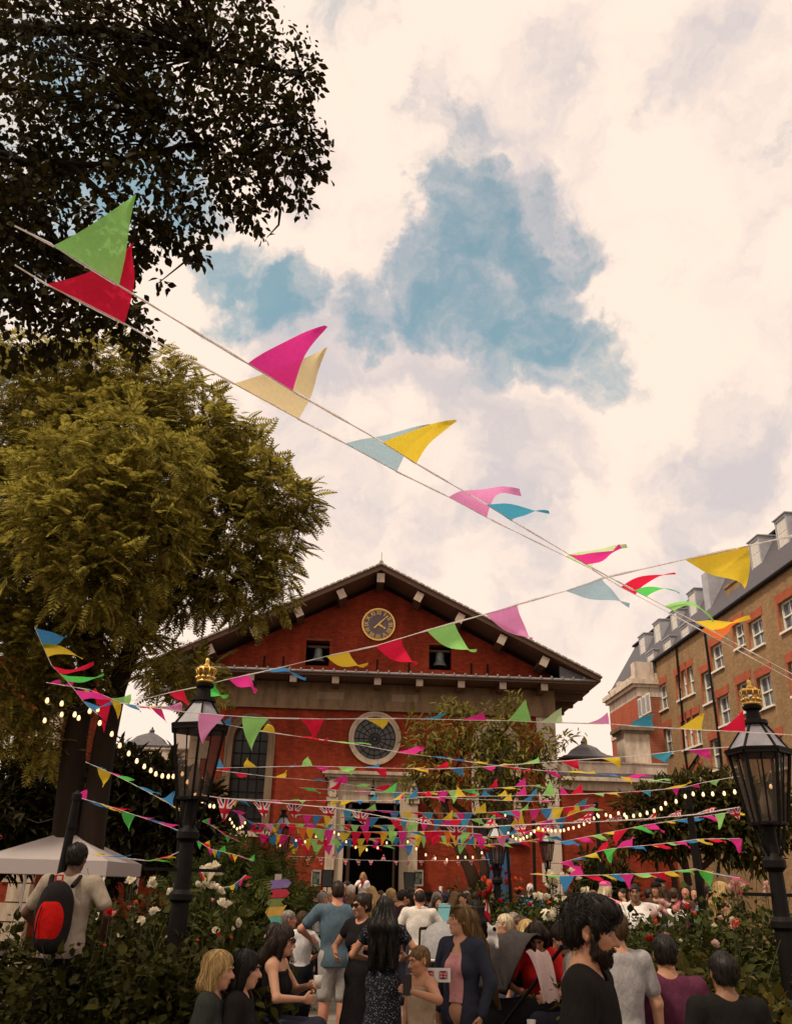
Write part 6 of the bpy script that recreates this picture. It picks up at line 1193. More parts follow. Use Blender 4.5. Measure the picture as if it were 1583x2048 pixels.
# ---- the bearded man close to the camera
DK = lambda n, k=.012: ('tee', n, (k, k * .85, k * .8))
m1 = person('dark haired man with a full beard close to the camera, facing right', 1184, 1789, 4.05, -112, H=1.74, head=(4, 9, 0), top=DK('black_crew'), low=('trousers', 'black_jeans', (.012, .012, .014)), hair=('none', 'black'), skin='tan', det=2)
hd = m1['hd']; HR = m1['HR']
m1['put']('hair', grow([('e', hd((0, -.016, .050)), (.090, .112, .100), HR, .02), ('e', hd((0, .045, .105)), (.072, .062, .040), HR, .03), ('e', hd((0, .075, .088)), (.060, .040, .026), HR, .02), ('e', hd((0, -.05, -.01)), (.074, .066, .070), HR, .03), ('c', hd((-.074, .022, .03)), hd((-.074, .024, -.03)), .012, .007), ('c', hd((.074, .022, .03)), hd((.074, .024, -.03)), .012, .007)], .0055, .02,
     [('e', hd((0, .108, -.056)), (.088, .080, .112), HR, .008), ('p', hd((0, 0, -.085)), HR @ np.array([0, 0, -1.]))] + [('e', hd((sx * .088, -.004, -.012)), (.026, .030, .044), HR, .01) for sx in (-1, 1)], hairnoise(1., .006)), hairmat('black'))
tufts(m1, 650, lambda q: q[2] > .04 and not (q[1] > .06 and q[2] < .075), .055, .0024, 'hair_locks', hairmat('black'))
M1H = m1['t'].children
m1['put']('beard', grow([('e', hd((0, .036, -.072)), (.058, .058, .046), HR, .02), ('e', hd((0, .072, -.100)), (.030, .027, .026), HR, .02), ('c', hd((-.064, .020, -.02)), hd((-.050, .035, -.075)), .013, .020, .02), ('c', hd((.064, .020, -.02)), hd((.050, .035, -.075)), .013, .020, .02), ('c', hd((-.026, .086, -.058)), hd((0, .098, -.046)), .0075, .0085, .01), ('c', hd((.026, .086, -.058)), hd((0, .098, -.046)), .0075, .0085, .01)], .0045, .02,
     [('e', hd((0, .100, -.064)), (.0205, .014, .0085), HR, .004), ('e', hd((0, .080, -.022)), (.050, .040, .026), HR, .010)], hairnoise(1., .0022)), hairmat('dark'))
for ch_ in list(m1['t'].children):
    if ch_.name.startswith('beard'): strands(ch_, m1['hd']((0, .03, -.02)) * m1['s'], 900, .020, .0011, hairmat('dark'), 5, .003, 5, 'beard_hairs')
    if ch_.name == 'hair' or ch_.name.startswith('hair.'): strands(ch_, m1['hd']((0, -.03, .06)) * m1['s'], 900, .05, .0016, hairmat('black'), 6, .006)
# ---- middle distance
m2 = person('man seen from behind in a blue grey T-shirt and crumpled pale shorts', 675, 1762, 11.7, 4, lean=-1, head=(12, 8, 0), armL=(-.10, .20, -.30), armR=(.05, .17, -.26), top=('tee', 'slate_blue', (.080, .118, .150)), low=('shorts', 'crumpled_pale', (.34, .31, .29)), hair=('buzz', 'dark'), skin='rosy', det=1, build=1.04)
m3 = person('woman in sunglasses and black dress facing us beside the blue grey T-shirt', 722, 1788, 10.3, 150, fem=True, head=(-22, 6, 0), armL=(-.02, .24, -.20), armR=(.02, .22, -.30), top=('dress', 'black_dress', (.013, .011, .012)), low=('none', '', (0, 0, 0)), hair=('bun', 'dark'), skin='tan', det=1); sunglasses(m3)
cup('tall clear cup held by the woman in sunglasses and black dress', m3['W'](m3['arms'][0][2] + np.array([0, .075, .02])), (.66, .64, .60), .030, .16)
m4 = person('woman from behind with very long dark hair over a speckled dress', 771, 1794, 9.6, -8, fem=True, armL=(-.0, .20, -.28), armR=(.04, .20, -.25), top=('dress', 'speckled_dress', (.014, .014, .018), (60., .18, (.30, .32, .36))), low=('none', '', (0, 0, 0)), hair=('veil', 'black'), skin='tan', det=1)
m5 = person('man from behind in a white shirt with rolled sleeves', 838, 1777, 14., -6, head=(20, 4, 0), armL=(-.08, .12, -.46), armR=(.0, .24, -.22), top=('shirt', 'white_linen', (.60, .55, .50)), low=('shorts', 'dark_shorts', (.035, .035, .05)), hair=('balding', 'dark'), skin='rosy', det=1)
m6 = person('man in a dark suit with green tie looking down, left of the white shirt', 812, 1782, 16.5, -70, head=(0, 22, 0), armL=(.05, .25, -.25), top=('jacket', 'maroon_suit', (.035, .016, .018)), hair=('short', 'black'), skin='tan', det=1)
m6['put']('necktie', grow([('c', m6['B']((0, .125, 1.42)), m6['B']((0, .135, 1.15)), .018, .03)], .012), fab('green_tie', (.08, .25, .03))); m6['put']('shirt_front', grow([('e', m6['B']((0, .075, 1.36)), (.06, .05, .11), m6['R'])], .014), fab('white_cotton', (.62, .6, .56)))
m7 = person('young woman in denim jacket and pink crop top, long hair blown right, facing left', 922, 1803, 7.9, 142, H=1.66, fem=True, head=(-40, -2, 0), armL=(-.06, .06, -.5), armR=(.07, .02, -.5), top=('jacket', 'navy_denim', (.030, .034, .050)), low=('trousers', 'dark_denim', (.03, .03, .045)), hair=('blown', 'light'), skin='fair', det=2, extra='crop_under'); sunglasses(m7, True)
m8 = person('boy with cropped light hair and sand coloured vest at the bottom centre', 834, 1893, 7.6, 118, head=(0, 12, 0), armL=(-.16, .30, -.04), armR=(.08, .06, -.5), top=('tank', 'sand_vest', (.32, .24, .16)), low=('shorts', 'grey_shorts', (.15, .15, .16)), hair=('buzz', 'light'), skin='tan', det=2, group='children in the crowd')
q = m8['W'](m8['arms'][0][2] + np.array([0, .06, .06])); t = thing('mobile_phone', 'dark phone held up by the boy in the sand coloured vest', 'phone', q, rad(30)); b = MB(); b.box(-.035, .035, -.004, .004, -.07, .07); obj('case', b, pm('phone_case', (.03, .03, .035), .35, .1), t); b = MB(); b.box(-.031, .031, -.0055, -.004, -.062, .062); obj('screen', b, GLASS, t)
p = at(872, 1950, 7.75); t = thing('party_card', 'white card with two small Union Jacks beside the boy', 'card', p, rad(8)); b = MB(); b.box(-.115, .115, -.004, .004, -.05, .05); obj('card', b, pm('white_card', (.66, .62, .58), .6, .05), t)
for sx in (-1, 1):
    V = [(sx * .055 - .035 + .07 * i / 14, -.0055, .03 - .06 * j / 12) for j in range(13) for i in range(15)]; Fq = [(j * 15 + i, j * 15 + i + 1, (j + 1) * 15 + i + 1, (j + 1) * 15 + i) for j in range(12) for i in range(14)]; me = npmesh('flag_print', V, Fq)
    a_ = me.attributes.new('weave', 'FLOAT_COLOR', 'FACE'); cc = []
    for j in range(12):
        for i in range(14): cc += list(union((i + .5) / 14, (j + .5) / 12)) + [1.]
    a_.data.foreach_set('color', cc); obj('flag_print', me, FM['U'], t)
m9 = person('seated woman in sunglasses and black vest holding a cup, facing right', 572, 1852, 8.3, -98, seat=True, fem=True, H=1.68, lean=8, head=(4, 2, 0), armL=(.05, .30, -.12), armR=(-.02, .32, -.20), top=('tank', 'black_vest', (.012, .011, .011)), hair=('long', 'dark'), skin='fair', det=2, group='seated visitors'); sunglasses(m9)
cup('plastic cup of amber drink held by the seated woman in sunglasses', m9['W'](m9['arms'][0][2] + np.array([0, .075, .03])), (.55, .5, .45))
person('blonde woman with swept hair low at the bottom left, facing right', 445, 1903, 6.6, -95, seat=True, fem=True, H=1.66, lean=4, head=(0, 4, 0), top=('tee', 'dark_teal', (.03, .035, .03)), hair=('bob', 'blonde'), skin='fair', det=1, group='seated visitors')
person('black haired woman with a fringe next to the blonde one, facing right', 499, 1902, 6.7, -92, seat=True, fem=True, H=1.66, lean=4, head=(0, 4, 0), top=('tee', 'black_knit', (.014, .012, .012)), hair=('bob', 'black'), skin='fair', det=1, group='seated visitors')
person('person in dark grey reaching an arm left before the roses', 548, 1846, 9.6, 60, fem=True, H=None, armL=(-.42, .15, -.06), armR=(.1, .1, -.45), top=('tee', 'dark_grey', (.045, .042, .045)), hair=('long', 'dark'), skin='fair', det=1)
person('bearded grey haired man in profile right of the signpost', 579, 1822, 12.2, -80, armR=(.05, .2, -.3), top=('tee', 'mid_grey', (.12, .11, .11)), hair=('short', 'grey'), skin='rosy', det=1)
person('child from behind in white blouse and black pinafore', 605, 1823, 12., 10, fem=True, armL=(-.05, .2, -.3), armR=(.05, .2, -.3), top=('blouse', 'white_blouse', (.66, .64, .64)), low=('skirt', 'black_pinafore', (.012, .012, .018)), hair=('short', 'brown'), skin='fair', det=1, group='children in the crowd')
# ---- crowd nearer the church
sg = person('woman in white top and red neckerchief with a microphone in the church doorway', 726, 1744, 30.5, 176, H=1.66, fem=True, head=(-8, 0, 0), armR=(-.13, .20, .02), armL=(-.06, .06, -.5), top=('tee', 'white_top', (.70, .64, .60)), low=('skirt', 'navy_skirt', (.02, .02, .05)), hair=('long', 'blonde'), skin='rosy', det=1, group='performers')
sg['t'].location.z = at(726, 1744, 30.5)[2] - 1.66; sg['put']('neckerchief', grow([('c', sg['B']((-.06, .06, 1.47)), sg['B']((.0, .125, 1.40)), .022, .03), ('c', sg['B']((.06, .06, 1.47)), sg['B']((.0, .125, 1.40)), .022, .03), ('c', sg['B']((0, .13, 1.4)), sg['B']((.03, .135, 1.24)), .03, .02)], .016), fab('red_scarf', (.50, .02, .05)))
q = sg['W'](sg['arms'][1][2] + np.array([0, .03, .06])); t = thing('microphone', 'black microphone held by the singer in the doorway', 'microphone', q + np.array([0, 0, sg['t'].location.z])); b = MB(); b.tube([(0, 0, -.12), (0, 0, .02)], [.012, .017], 8); obj('handle', b, BLACK, t); b = MB(); b.lathe([(.005, .0), (.024, .02), (.026, .04), (.016, .06), (.002, .065)], (0, 0, .015), 10); obj('grille', b, pm('mic_mesh', (.15, .15, .16), .4, .2), t)
p = at(726, 1783, 30.5); t = thing('stage', 'low black platform in front of the church door under the singer', 'stage', (p[0], 31., 0), ROT); b = MB(); zz = sg['t'].location.z; b.box(-1.6, 1.6, -1.2, 1.2, zz - .06, zz); obj('deck', b, pm('stage_black', (.02, .018, .016), .7), t)
b = MB(); b.box(-1.58, 1.58, -1.18, -1.16, .002, zz - .06); obj('skirt', b, fab('stage_curtain', (.012, .012, .012)), t)
rows = [
 ('white haired person in purple near the doorway', 703, 1770, 20., -30, 0, ('tee', 'plum', (.13, .04, .13)), ('short', 'white'), 'rosy', {}),
 ('woman bending left of the white haired person', 693, 1762, 24., 140, 1, ('tee', 'rust', (.20, .08, .05)), ('short', 'dark'), 'tan', {}),
 ('blonde woman from behind in white with a dark strap', 743, 1773, 17., 5, 1, ('tee', 'white_tee', (.60, .57, .52)), ('long', 'blonde'), 'fair', dict(armR=(.06, .16, -.42))),
 ('grey haired man in white collar left of the blue grey T-shirt', 646, 1785, 18., -60, 0, ('shirt', 'white_cotton_b', (.55, .53, .5)), ('short', 'grey'), 'rosy', {}),
 ('dark haired woman in a black patterned top before the left brick wall', 607, 1772, 22., -50, 1, ('tee', 'black_floral', (.02, .025, .03), (24., .2, (.12, .16, .18))), ('bob', 'dark'), 'rosy', dict(armR=(.02, .25, -.05))),
 ('man in black from behind between the child and the blue grey T-shirt', 633, 1776, 20., 6, 0, ('tee', 'plain_black', (.014, .012, .012)), ('short', 'brown'), 'tan', {}),
 ('fair haired man with head bowed behind the long haired woman', 783, 1777, 18.5, -50, 0, ('tee', 'navy_tee', (.03, .03, .05)), ('short', 'blonde'), 'rosy', {}),
 ('person with pale hair half hidden behind the long haired woman', 770, 1787, 20., 20, 1, ('tee', 'cream_tee', (.4, .36, .3)), ('bob', 'pale'), 'fair', {}),
 ('child with fair skin beside the dark suit', 795, 1796, 17., 170, 1, ('tee', 'maroon_tee', (.08, .02, .03)), ('short', 'light'), 'fair', {}),
 ('dark haired person just behind the white shirt', 821, 1776, 20., 0, 0, ('tee', 'black_tee_b', (.015, .013, .013)), ('short', 'black'), 'brown', {}),
 ('person in a dark cap right of the white shirt', 856, 1785, 20., 40, 0, ('tee', 'charcoal', (.03, .028, .028)), ('short', 'dark'), 'brown', {}),
 ('person in lilac scarf looking right, behind the white shirt', 866, 1789, 21., -60, 1, ('tee', 'lilac', (.30, .24, .28)), ('bob', 'grey'), 'rosy', {}),
 ('woman with dark bob talking by the pale blue folder', 874, 1792, 17., -150, 1, ('tank', 'brown_vest', (.10, .05, .04)), ('bob', 'dark'), 'tan', dict(armR=(.0, .26, -.2))),
 ('dark haired man in a black coat left of the spiky plant', 905, 1783, 19., 30, 0, ('jacket', 'black_coat', (.014, .012, .012)), ('short', 'black'), 'tan', {}),
 ('woman in a blue hat half hidden behind the young woman in denim', 891, 1790, 21., 80, 1, ('tee', 'blue_tee', (.04, .06, .13)), ('bob', 'black'), 'brown', {}),
 ('person with dark wavy hair touching her head, holding a flag scarf', 948, 1801, 12.5, 40, 1, ('tee', 'neon_green', (.24, .62, .04)), ('long', 'black'), 'tan', dict(armL=(-.06, .12, .18), det=1)),
 ('bald man in a pale blue shirt seen from behind among the roses', 1060, 1766, 23., -22, 0, ('shirt', 'sky_blue', (.10, .25, .45)), ('balding', 'white'), 'rosy', dict(det=1)),
 ('blonde woman in pink top and pink headscarf eating by the thin pole', 1211, 1764, 19., -75, 1, ('tee', 'rose_pink', (.60, .22, .26)), ('long', 'pale'), 'tan', dict(armR=(.02, .24, .03), det=1)),
 ('person with tan hair left of the pink headscarf', 1157, 1786, 17., -120, 1, ('tee', 'sand', (.25, .2, .15)), ('short', 'brown'), 'tan', {}),
 ('person in beige turned away between the white roses and the pink top', 1183, 1781, 18., 20, 1, ('tee', 'beige', (.35, .27, .2)), ('short', 'light'), 'tan', {}),
 ('man in dark hat under the right tree', 1320, 1756, 22., -170, 0, ('jacket', 'dark_green_coat', (.02, .022, .016)), ('short', 'black'), 'brown', {}),
 ('long haired woman left of the man in the dark hat', 1310, 1766, 20., 140, 1, ('tee', 'brown_top', (.07, .04, .03)), ('long', 'brown'), 'tan', {}),
 ('young woman sitting beneath the right tree beside the stout pole', 1368, 1768, 18., 160, 1, ('tee', 'plum_top', (.12, .03, .06)), ('long', 'dark'), 'rosy', {}),
 ('woman next to the stout pole with bare arms', 1385, 1772, 18., 165, 1, ('tank', 'pale_vest', (.45, .4, .36)), ('long', 'brown'), 'fair', {}),
 ('man in a teal shirt right of the stout pole', 1421, 1772, 15., 150, 0, ('tee', 'teal_shirt', (.10, .26, .20)), ('short', 'black'), 'brown', dict(det=1)),
 ('woman in sunglasses with long blonde hair at the far right', 1441, 1764, 14., -95, 1, ('tee', 'tan_top', (.28, .18, .10)), ('long', 'blonde'), 'fair', dict(det=1, glasses=1)),
 ('dark haired person partly behind the pink roses at far right', 1400, 1768, 20., 10, 0, ('tee', 'black_tee_c', (.014, .013, .012)), ('short', 'dark'), 'tan', {}),
]
for lab, x, y, Y, yw_, fm_, tp, hr, sk, kw in rows:
    gl = kw.pop('glasses', 0) if 'glasses' in kw else 0; det = kw.pop('det', 0); r_ = person(lab, x, y, Y, yw_, fem=bool(fm_), top=tp, hair=hr, skin=sk, det=det, **kw)
    if gl: sunglasses(r_)
    if 'pink headscarf eating' in lab: r_['put']('headscarf', grow([('e', r_['hd']((0, -.02, .075)), (.09, .112, .065), r_['HR'])], .014, .02, [('p', r_['hd']((0, 0, .06)), r_['HR'] @ np.array([0, 0, -1.]))]), fab('hot_pink', (.65, .10, .30)))
    if 'dark hat' in lab or 'blue hat' in lab or 'dark cap' in lab: r_['put']('hat', grow([('e', r_['hd']((0, -.015, .09)), (.09, .11, .06), r_['HR']), ('c', r_['hd']((0, .06, .065)), r_['hd']((0, -.09, .065)), .07, .07, .03)], .016, .02, [('p', r_['hd']((0, 0, .055)), r_['HR'] @ np.array([0, 0, -1.]))]), fab('hat_' + ('navy' if 'blue' in lab else 'black'), (.03, .04, .09) if 'blue' in lab else (.015, .013, .012)))
    if 'pale blue shirt' in lab: r_['put']('bag_strap', grow([('c', r_['B']((-.11, -.115, 1.43)), r_['B']((.0, -.128, 1.2)), .014, .014), ('c', r_['B']((.0, -.128, 1.2)), r_['B']((.12, -.10, .98)), .014, .014)], .014), fab('dark_strap', (.02, .02, .03)))
    if 'flag scarf' in lab:
        a_, e_, w_ = r_['arms'][1]; q0 = r_['W'](r_['B']((.10, -.1, 1.42))); q1 = at(972, 1797, 12.4); fl = flag_mesh(q0 + np.array([-.18, 0, -.25]) - q0, q0 + np.array([.02, 0, -.35]) - q0, np.array(q1) - q0, (np.array(q1) - q0) * .5 + np.array([.06, 0, 0]), 5, 'U'); o_ = obj('flag_scarf', fl, FM['U']); o_.location = q0; tag(o_, 'Union Jack scarf draped over the neon green top', 'scarf')
# the packed crowd before the door: heads and shoulders too small to tell apart
g = np.random.default_rng(21)
COLS = [(.015, .013, .013), (.05, .05, .07), (.12, .04, .04), (.45, .42, .38), (.03, .05, .04), (.20, .17, .14), (.10, .12, .18)]
for i in range(34):
    x = 592 + 400 * (i + .5) / 34 + g.normal() * 5; y = 1779 + 9 * g.random(); Y = 18.5 + 9 * g.random(); hcn = ('dark', 'black', 'brown', 'light', 'dark', 'grey')[i % 6]; c = COLS[int(g.integers(7))]
    if 708 < x < 742: continue
    person('distant ' + {'dark': 'dark haired', 'black': 'black haired', 'brown': 'brown haired', 'light': 'fair haired', 'grey': 'grey haired'}[hcn] + ' visitor, mostly hidden in the packed crowd before the church door', x, y, Y, g.random() * 360, fem=bool(i % 2), top=(('tee', 'shirt', 'jacket')[i % 3], 'crowd_cloth_%d' % (i % 7), COLS[i % 7]), hair=(('short', 'bob', 'long')[int(g.integers(3))] if i % 2 else 'short', hcn), skin=('fair', 'tan', 'rosy', 'brown')[int(g.integers(4))], group='packed crowd before the church door', lowhead=1.25)
for i in range(9):
    x = 1240 + 27 * i + g.normal() * 6; person('distant visitor among the shadows under the right tree, half hidden by roses', x, 1774 + 10 * g.random(), 19. + 5 * g.random(), g.random() * 360, fem=bool(i % 2), top=('tee', 'crowd_cloth_%d' % (i % 7), COLS[i % 7]), hair=('long' if i % 2 else 'short', ('dark', 'brown', 'black')[i % 3]), skin=('fair', 'tan', 'brown')[i % 3], group='visitors under the right tree', lowhead=1.25)
q = at(886, 1829, 16.3); t = thing('folder', 'pale blue folder held by the woman with the dark bob', 'folder', q, rad(-10)); b = MB(); b.box(-.10, .10, -.012, .012, -.17, .17, rot=Matrix.Rotation(rad(10), 3, 'Y'), c=(0, 0, 0)); obj('cover', b, pm('folder_blue', (.20, .50, .55), .5, .1), t); b = MB(); b.box(-.094, .094, -.008, .008, .17, .176); obj('pages', b, WHITE, t)
po = person('woman in a fringed white poncho with dark floral print, arm out right', 1267, 1768, 15., 172, fem=True, head=(-6, 0, 0), armR=(-.10, .1, -.22), armL=(-.46, .06, -.08), top=('poncho', 'white_poncho', (.66, .62, .58)), low=('trousers', 'navy_trousers', (.02, .02, .04)), hair=('short', 'dark'), skin='brown', det=1)
b = MB(); g = np.random.default_rng(4)          # embroidered sprays on the poncho
for k in range(26):
    a = g.normal() * .10; z = 1.05 + .30 * g.random(); c = po['B']((a, .24, z)); d = unit(np.array([g.normal(), 0, g.normal()])); n_ = np.array([-d[2], 0, d[0]]); l = .05 + .05 * g.random(); b.add([c - d * l * .5, c + n_ * .010, c + d * l * .5, c - n_ * .010], [(0, 1, 2, 3)])
bpy_ = po['put']('embroidery', b.mesh('embroidery'), fab('embroidery_black', (.03, .045, .03)))
if bpy_ is not None:
    bpy_.modifiers.new('wrap', 'SHRINKWRAP').target = po['kids']['top']; bpy_.modifiers['wrap'].offset = .004
bp = person('person in a pale shirt wearing a red and black backpack at the left edge', 160, 1684, 8.6, -6, H=1.84, head=(0, 6, 0), armL=(-.05, .18, -.4), armR=(.06, .16, -.40), top=('tee', 'stone_shirt', (.34, .28, .22)), low=('trousers', 'black_trousers', (.012, .011, .011)), hair=('short', 'black'), skin='dark', det=1, build=1.1)
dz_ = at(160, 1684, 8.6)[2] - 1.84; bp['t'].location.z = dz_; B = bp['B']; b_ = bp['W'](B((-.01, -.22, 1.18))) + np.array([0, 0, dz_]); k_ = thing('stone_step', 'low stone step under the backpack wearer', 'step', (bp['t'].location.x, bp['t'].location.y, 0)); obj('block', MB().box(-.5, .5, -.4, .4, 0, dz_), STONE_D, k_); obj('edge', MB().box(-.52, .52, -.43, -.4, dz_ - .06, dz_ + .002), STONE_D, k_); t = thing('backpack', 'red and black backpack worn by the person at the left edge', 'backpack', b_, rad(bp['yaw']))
obj('bag', grow([('e', (0, 0, .0), (.16, .11, .27), None, .03), ('c', (0, 0, -.18), (0, 0, .12), .14, .12, .05)], .012, .04, (), folds(1., .003)), fab('backpack_black', (.018, .016, .017)), t)
obj('front_pocket', grow([('e', (0, -.09, -.06), (.12, .065, .20), None, .03)], .011, .03, [('p', (0, 0, .10), (0, 0, 1))], folds(1., .003)), fab('backpack_red', (.50, .012, .010)), t)
b = MB(); b.tube([(-.03, -.02, .25), (-.03, -.02, .31), (.03, -.02, .31), (.03, -.02, .25)], .010, 6); obj('grab_loop', b, fab('loop_red', (.5, .03, .03)), t)
for sx in (-1, 1): b = MB(); b.tube([(sx * .10, .06, .22), (sx * .13, .16, .30), (sx * .13, .26, .28)], .022, 6); obj('strap', b, fab('backpack_black', (.018, .016, .017)), t)
b = MB(); b.tube([(-.06, -.155, .06), (-.08, -.16, -.06), (-.08, -.15, -.2)], .006, 5); obj('zip', b, BLACK, t)
# ---- seated group on the right
person('pale haired woman in profile behind the grey pram hood', 1007, 1829, 11.5, 85, seat=True, fem=True, H=1.66, top=('tank', 'grey_blue_vest', (.12, .16, .19)), hair=('short', 'pale'), skin='fair', det=1, group='seated visitors')
person('grey haired man seated between two blonde women', 1025, 1826, 12.5, 20, seat=True, H=1.72, top=('tee', 'navy_grey', (.05, .06, .08)), hair=('short', 'grey'), skin='rosy', det=1, group='seated visitors')
person('woman in glasses facing left beside the curly blonde', 1037, 1832, 11.6, 100, seat=True, H=1.68, fem=True, top=('tee', 'navy_grey', (.05, .06, .08)), hair=('short', 'brown'), skin='fair', det=1, group='seated visitors')
person('curly blonde person seen from behind at the picnic', 1050, 1840, 10., 30, seat=True, fem=True, H=1.64, top=('tee', 'dusty_red', (.22, .05, .05)), hair=('long', 'blonde'), skin='fair', det=1, group='seated visitors')
person('woman in a red dress with long dark hair bent over the table', 1071, 1853, 8.6, 168, seat=True, fem=True, H=1.66, lean=16, head=(0, 28, 0), armL=(.10, .28, -.30), armR=(-.02, .30, -.24), top=('tee', 'scarlet', (.55, .02, .02)), hair=('long', 'dark'), skin='tan', det=1, group='seated visitors')
person('woman in a speckled grey top leaning in from the right of the table', 1110, 1850, 8.2, 78, seat=True, fem=True, H=1.66, lean=14, head=(0, 18, 0), armL=(-.02, .30, -.22), armR=(.02, .30, -.28), top=('tee', 'speckled_grey', (.36, .32, .28), (70., .22, (.10, .07, .07))), hair=('short', 'dark'), skin='fair', det=1, group='seated visitors')
person('person in a grey T-shirt half hidden behind the bearded man', 1226, 1822, 6.6, 12, H=None, armR=(.12, .05, -.52), top=('tee', 'light_grey', (.30, .28, .28)), low=('shorts', 'grey_shorts', (.15, .15, .16)), hair=('short', 'brown'), skin='fair', det=1)
person('dark haired man in a purple T-shirt from behind at the bottom right', 1325, 1871, 6.9, -4, seat=True, H=1.76, head=(-6, 4, 0), top=('tee', 'aubergine', (.085, .022, .045)), hair=('short', 'black'), skin='tan', det=1, group='seated visitors', build=1.06)
person('shadowed figure with dark hair in the bottom right corner', 1440, 1905, 6.2, 0, seat=True, H=1.72, top=('tee', 'black_tee_d', (.012, .011, .01)), hair=('short', 'black'), skin='brown', det=1, group='seated visitors')
# ---- prams, table, bench
def pram(label, x, y, Y, yaw, hood, rim, scale=1.):
    p = at(x, y, Y); t = thing('pram', label, 'pram', (p[0], p[1], 0), rad(yaw)); zt = p[2]; k = zt / 1.05
    n = 12; v = []; f = []
    for i in range(n + 1):
        a = math.pi * (.02 + .60 * i / n)
        for j in range(9): q = math.pi * j / 8; v.append((.24 * math.cos(q) * (1 - .06 * math.sin(q)), -.05 + .36 * math.cos(a) * math.sin(q) ** .4, .70 + .35 * math.sin(a) * math.sin(q) ** .55 + .02 * (i % 3 == 0)))
    f = [(i * 9 + j, i * 9 + j + 1, (i + 1) * 9 + j + 1, (i + 1) * 9 + j) for i in range(n) for j in range(8)]; me = pydata('hood', [(a * k, b * k, c * k) for a, b, c in v], f); o_ = obj('hood', me, hood, t, True); o_.modifiers.new('thick', 'SOLIDIFY').thickness = .012
    b = MB(); b.tube([tuple(np.array(v[j]) * k) for j in range(9)], .014 * k, 6); obj('hood_rim', b, rim, t)
    sh = grow([('c', np.array((-.13, .15, .50)) * k, np.array((.13, .15, .50)) * k, .14 * k, .14 * k), ('c', np.array((0, .2, .5)) * k, np.array((0, -.32, .64)) * k, .17 * k, .14 * k)], .02, .05, [('c', np.array((0, .3, .74)) * k, np.array((0, -.3, .82)) * k, .16 * k, .15 * k)]); obj('seat', sh, fab('pram_black', (.016, .015, .016)), t)
    b = MB()
    for sx in (-1, 1): b.tube([np.array((sx * .24, .42, .12)) * k, np.array((sx * .25, .05, .45)) * k, np.array((sx * .25, -.42, .98)) * k], .012 * k, 6); b.tube([np.array((sx * .24, -.35, .14)) * k, np.array((sx * .25, .0, .5)) * k], .012 * k, 6)
    b.tube([np.array((-.25, -.42, .98)) * k, np.array((0, -.46, 1.0)) * k, np.array((.25, -.42, .98)) * k], .016 * k, 6); obj('frame', b, BLACK, t)
    for sx in (-1, 1):
        for yy in (-.36, .42): b = MB(); b.lathe([(.06, -.018), (.115, -.018), (.12, 0), (.115, .018), (.06, .018)], n=18); w = obj('wheel', b, BLACK, t); w.rotation_euler = (0, rad(90), 0); w.location = (sx * .27 * k, yy * k, .12 * k); w.scale = (k, k, k)
    return t
pram('black pram with a dark grey hood pushed across the lower right of the crowd', 1020, 1862, 8.6, 62, fab('charcoal_hood', (.085, .075, .070)), fab('hood_piping', (.02, .02, .02)))
pram('pram with a pale grey hood and white trim behind the young woman in denim', 888, 1846, 12.2, 176, fab('pale_grey_hood', (.26, .25, .25)), fab('white_trim', (.62, .58, .54)))
q = at(985, 1880, 8.3); t = thing('toy', 'white and black soft toy clipped to the dark grey pram hood', 'toy', q, rad(150)); 
obj('body', grow([('e', (0, 0, .0), (.05, .045, .055)), ('e', (0, .01, .07), (.045, .04, .042)), ('c', (-.03, 0, .10), (-.045, 0, .13), .016, .010), ('c', (.03, 0, .10), (.045, 0, .13), .016, .010), ('c', (-.04, .02, -.01), (-.06, .05, -.05), .018, .015), ('c', (.04, .02, -.01), (.06, .05, -.05), .018, .015)], .008, .02), fab('white_plush', (.66, .62, .58)), t)
obj('ear', grow([('e', (-.03, .03, .085), (.016, .02, .02)), ], .006), fab('black_plush', (.015, .014, .014)), t)
q = at(1072, 1918, 7.9); t = thing('muslin_cloth', 'pale pink cloth hanging over the edge of the dark grey pram', 'cloth', q, rad(20)); V = []; nn = 14
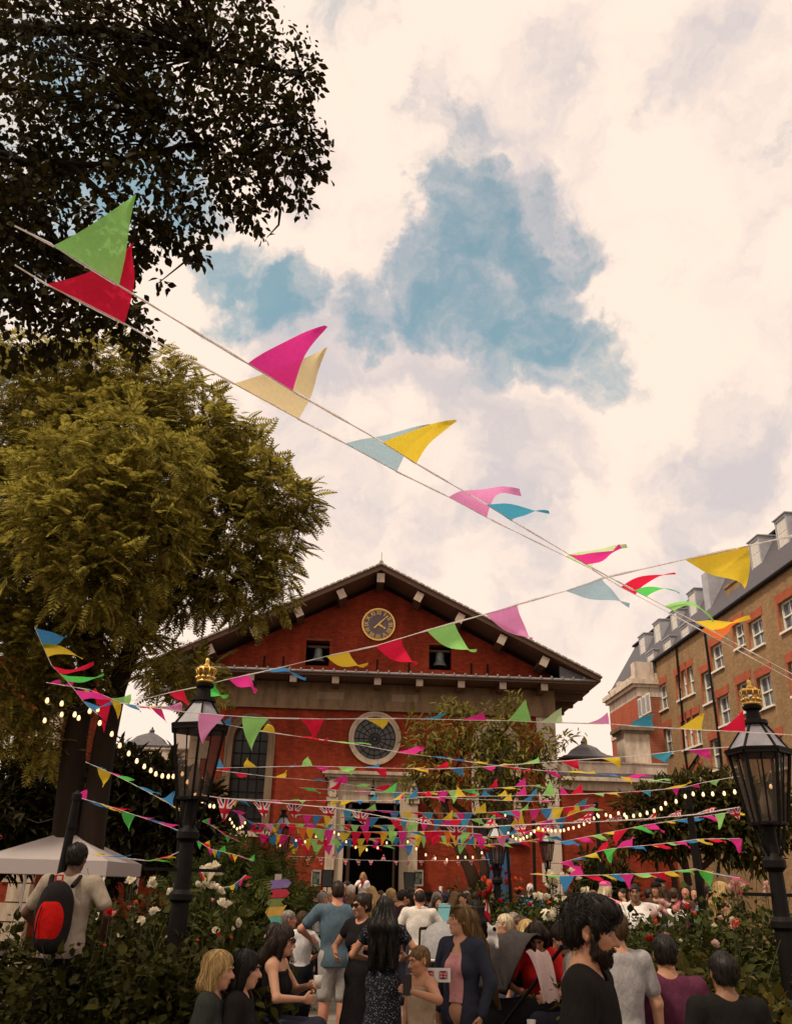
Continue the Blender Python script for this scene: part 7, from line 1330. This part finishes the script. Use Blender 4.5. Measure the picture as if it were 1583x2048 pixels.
for j in range(nn + 1):
    for i in range(nn + 1):
        a = i / nn - .5; c = j / nn; V.append((a * .17 + c * .08, -.08 * c + .02 * math.sin(9 * a + 3 * c),   .06 - .30 * c * c - .06 * c + .012 * math.sin(14 * a)))
me = npmesh('muslin', V, [(j * (nn + 1) + i, j * (nn + 1) + i + 1, (j + 1) * (nn + 1) + i + 1, (j + 1) * (nn + 1) + i) for j in range(nn) for i in range(nn)]); me.polygons.foreach_set('use_smooth', [True] * len(me.polygons)); o_ = obj('cloth', me, cloth('muslin_pink', (.62, .46, .44), .2), t)
p = at(1098, 1925, 7.9); t = thing('picnic_table', 'grey wooden table between the red dress and the speckled top', 'table', (p[0], p[1], 0), rad(10)); WD = pm('grey_table_wood', (.20, .16, .13), .8, .3, 4., .4, stretch=(1, 6, 6)); zt = .74
for k in range(5): b = MB(); b.box(-.7, .7, -.36 + k * .145, -.225 + k * .145, zt - .035, zt); obj('plank', b, WD, t)
for sx in (-.55, .55): b = MB(); b.bar((sx, -.3, 0), (sx, .1, zt - .04), .07); b.bar((sx, .3, 0), (sx, -.1, zt - .04), .07); obj('leg', b, WD, t)
q = np.array([p[0] - .18, p[1] - .1, zt + .05]); cup('clear cup standing on the grey wooden table', q, (.62, .58, .55), .036, .10)
def bench(x, y, Y, w, yaw, label):
    p = at(x, y, Y); t = thing('bench', label, 'bench', (p[0], p[1], 0), rad(yaw)); 
    for k in range(3): b = MB(); b.box(-w, w, -.2 + k * .14, -.075 + k * .14, .42, .455); obj('seat_slat', b, WD, t)
    for sx in (-1, 1): b = MB(); b.bar((sx * w * .85, -.16, 0), (sx * w * .85, -.16, .42), .06); b.bar((sx * w * .85, .16, 0), (sx * w * .85, .16, .42), .06); b.bar((sx * w * .85, -.16, .39), (sx * w * .85, .16, .39), .05); obj('leg', b, WD, t)
bench(500, 1960, 7.2, 1.3, -2, 'wooden bench under the row of seated women at bottom left'); bench(1330, 1960, 7.0, .8, 0, 'wooden bench under the man in the purple T-shirt'); bench(1040, 1900, 11.4, 1.0, 0, 'wooden bench under the group by the dark grey pram')
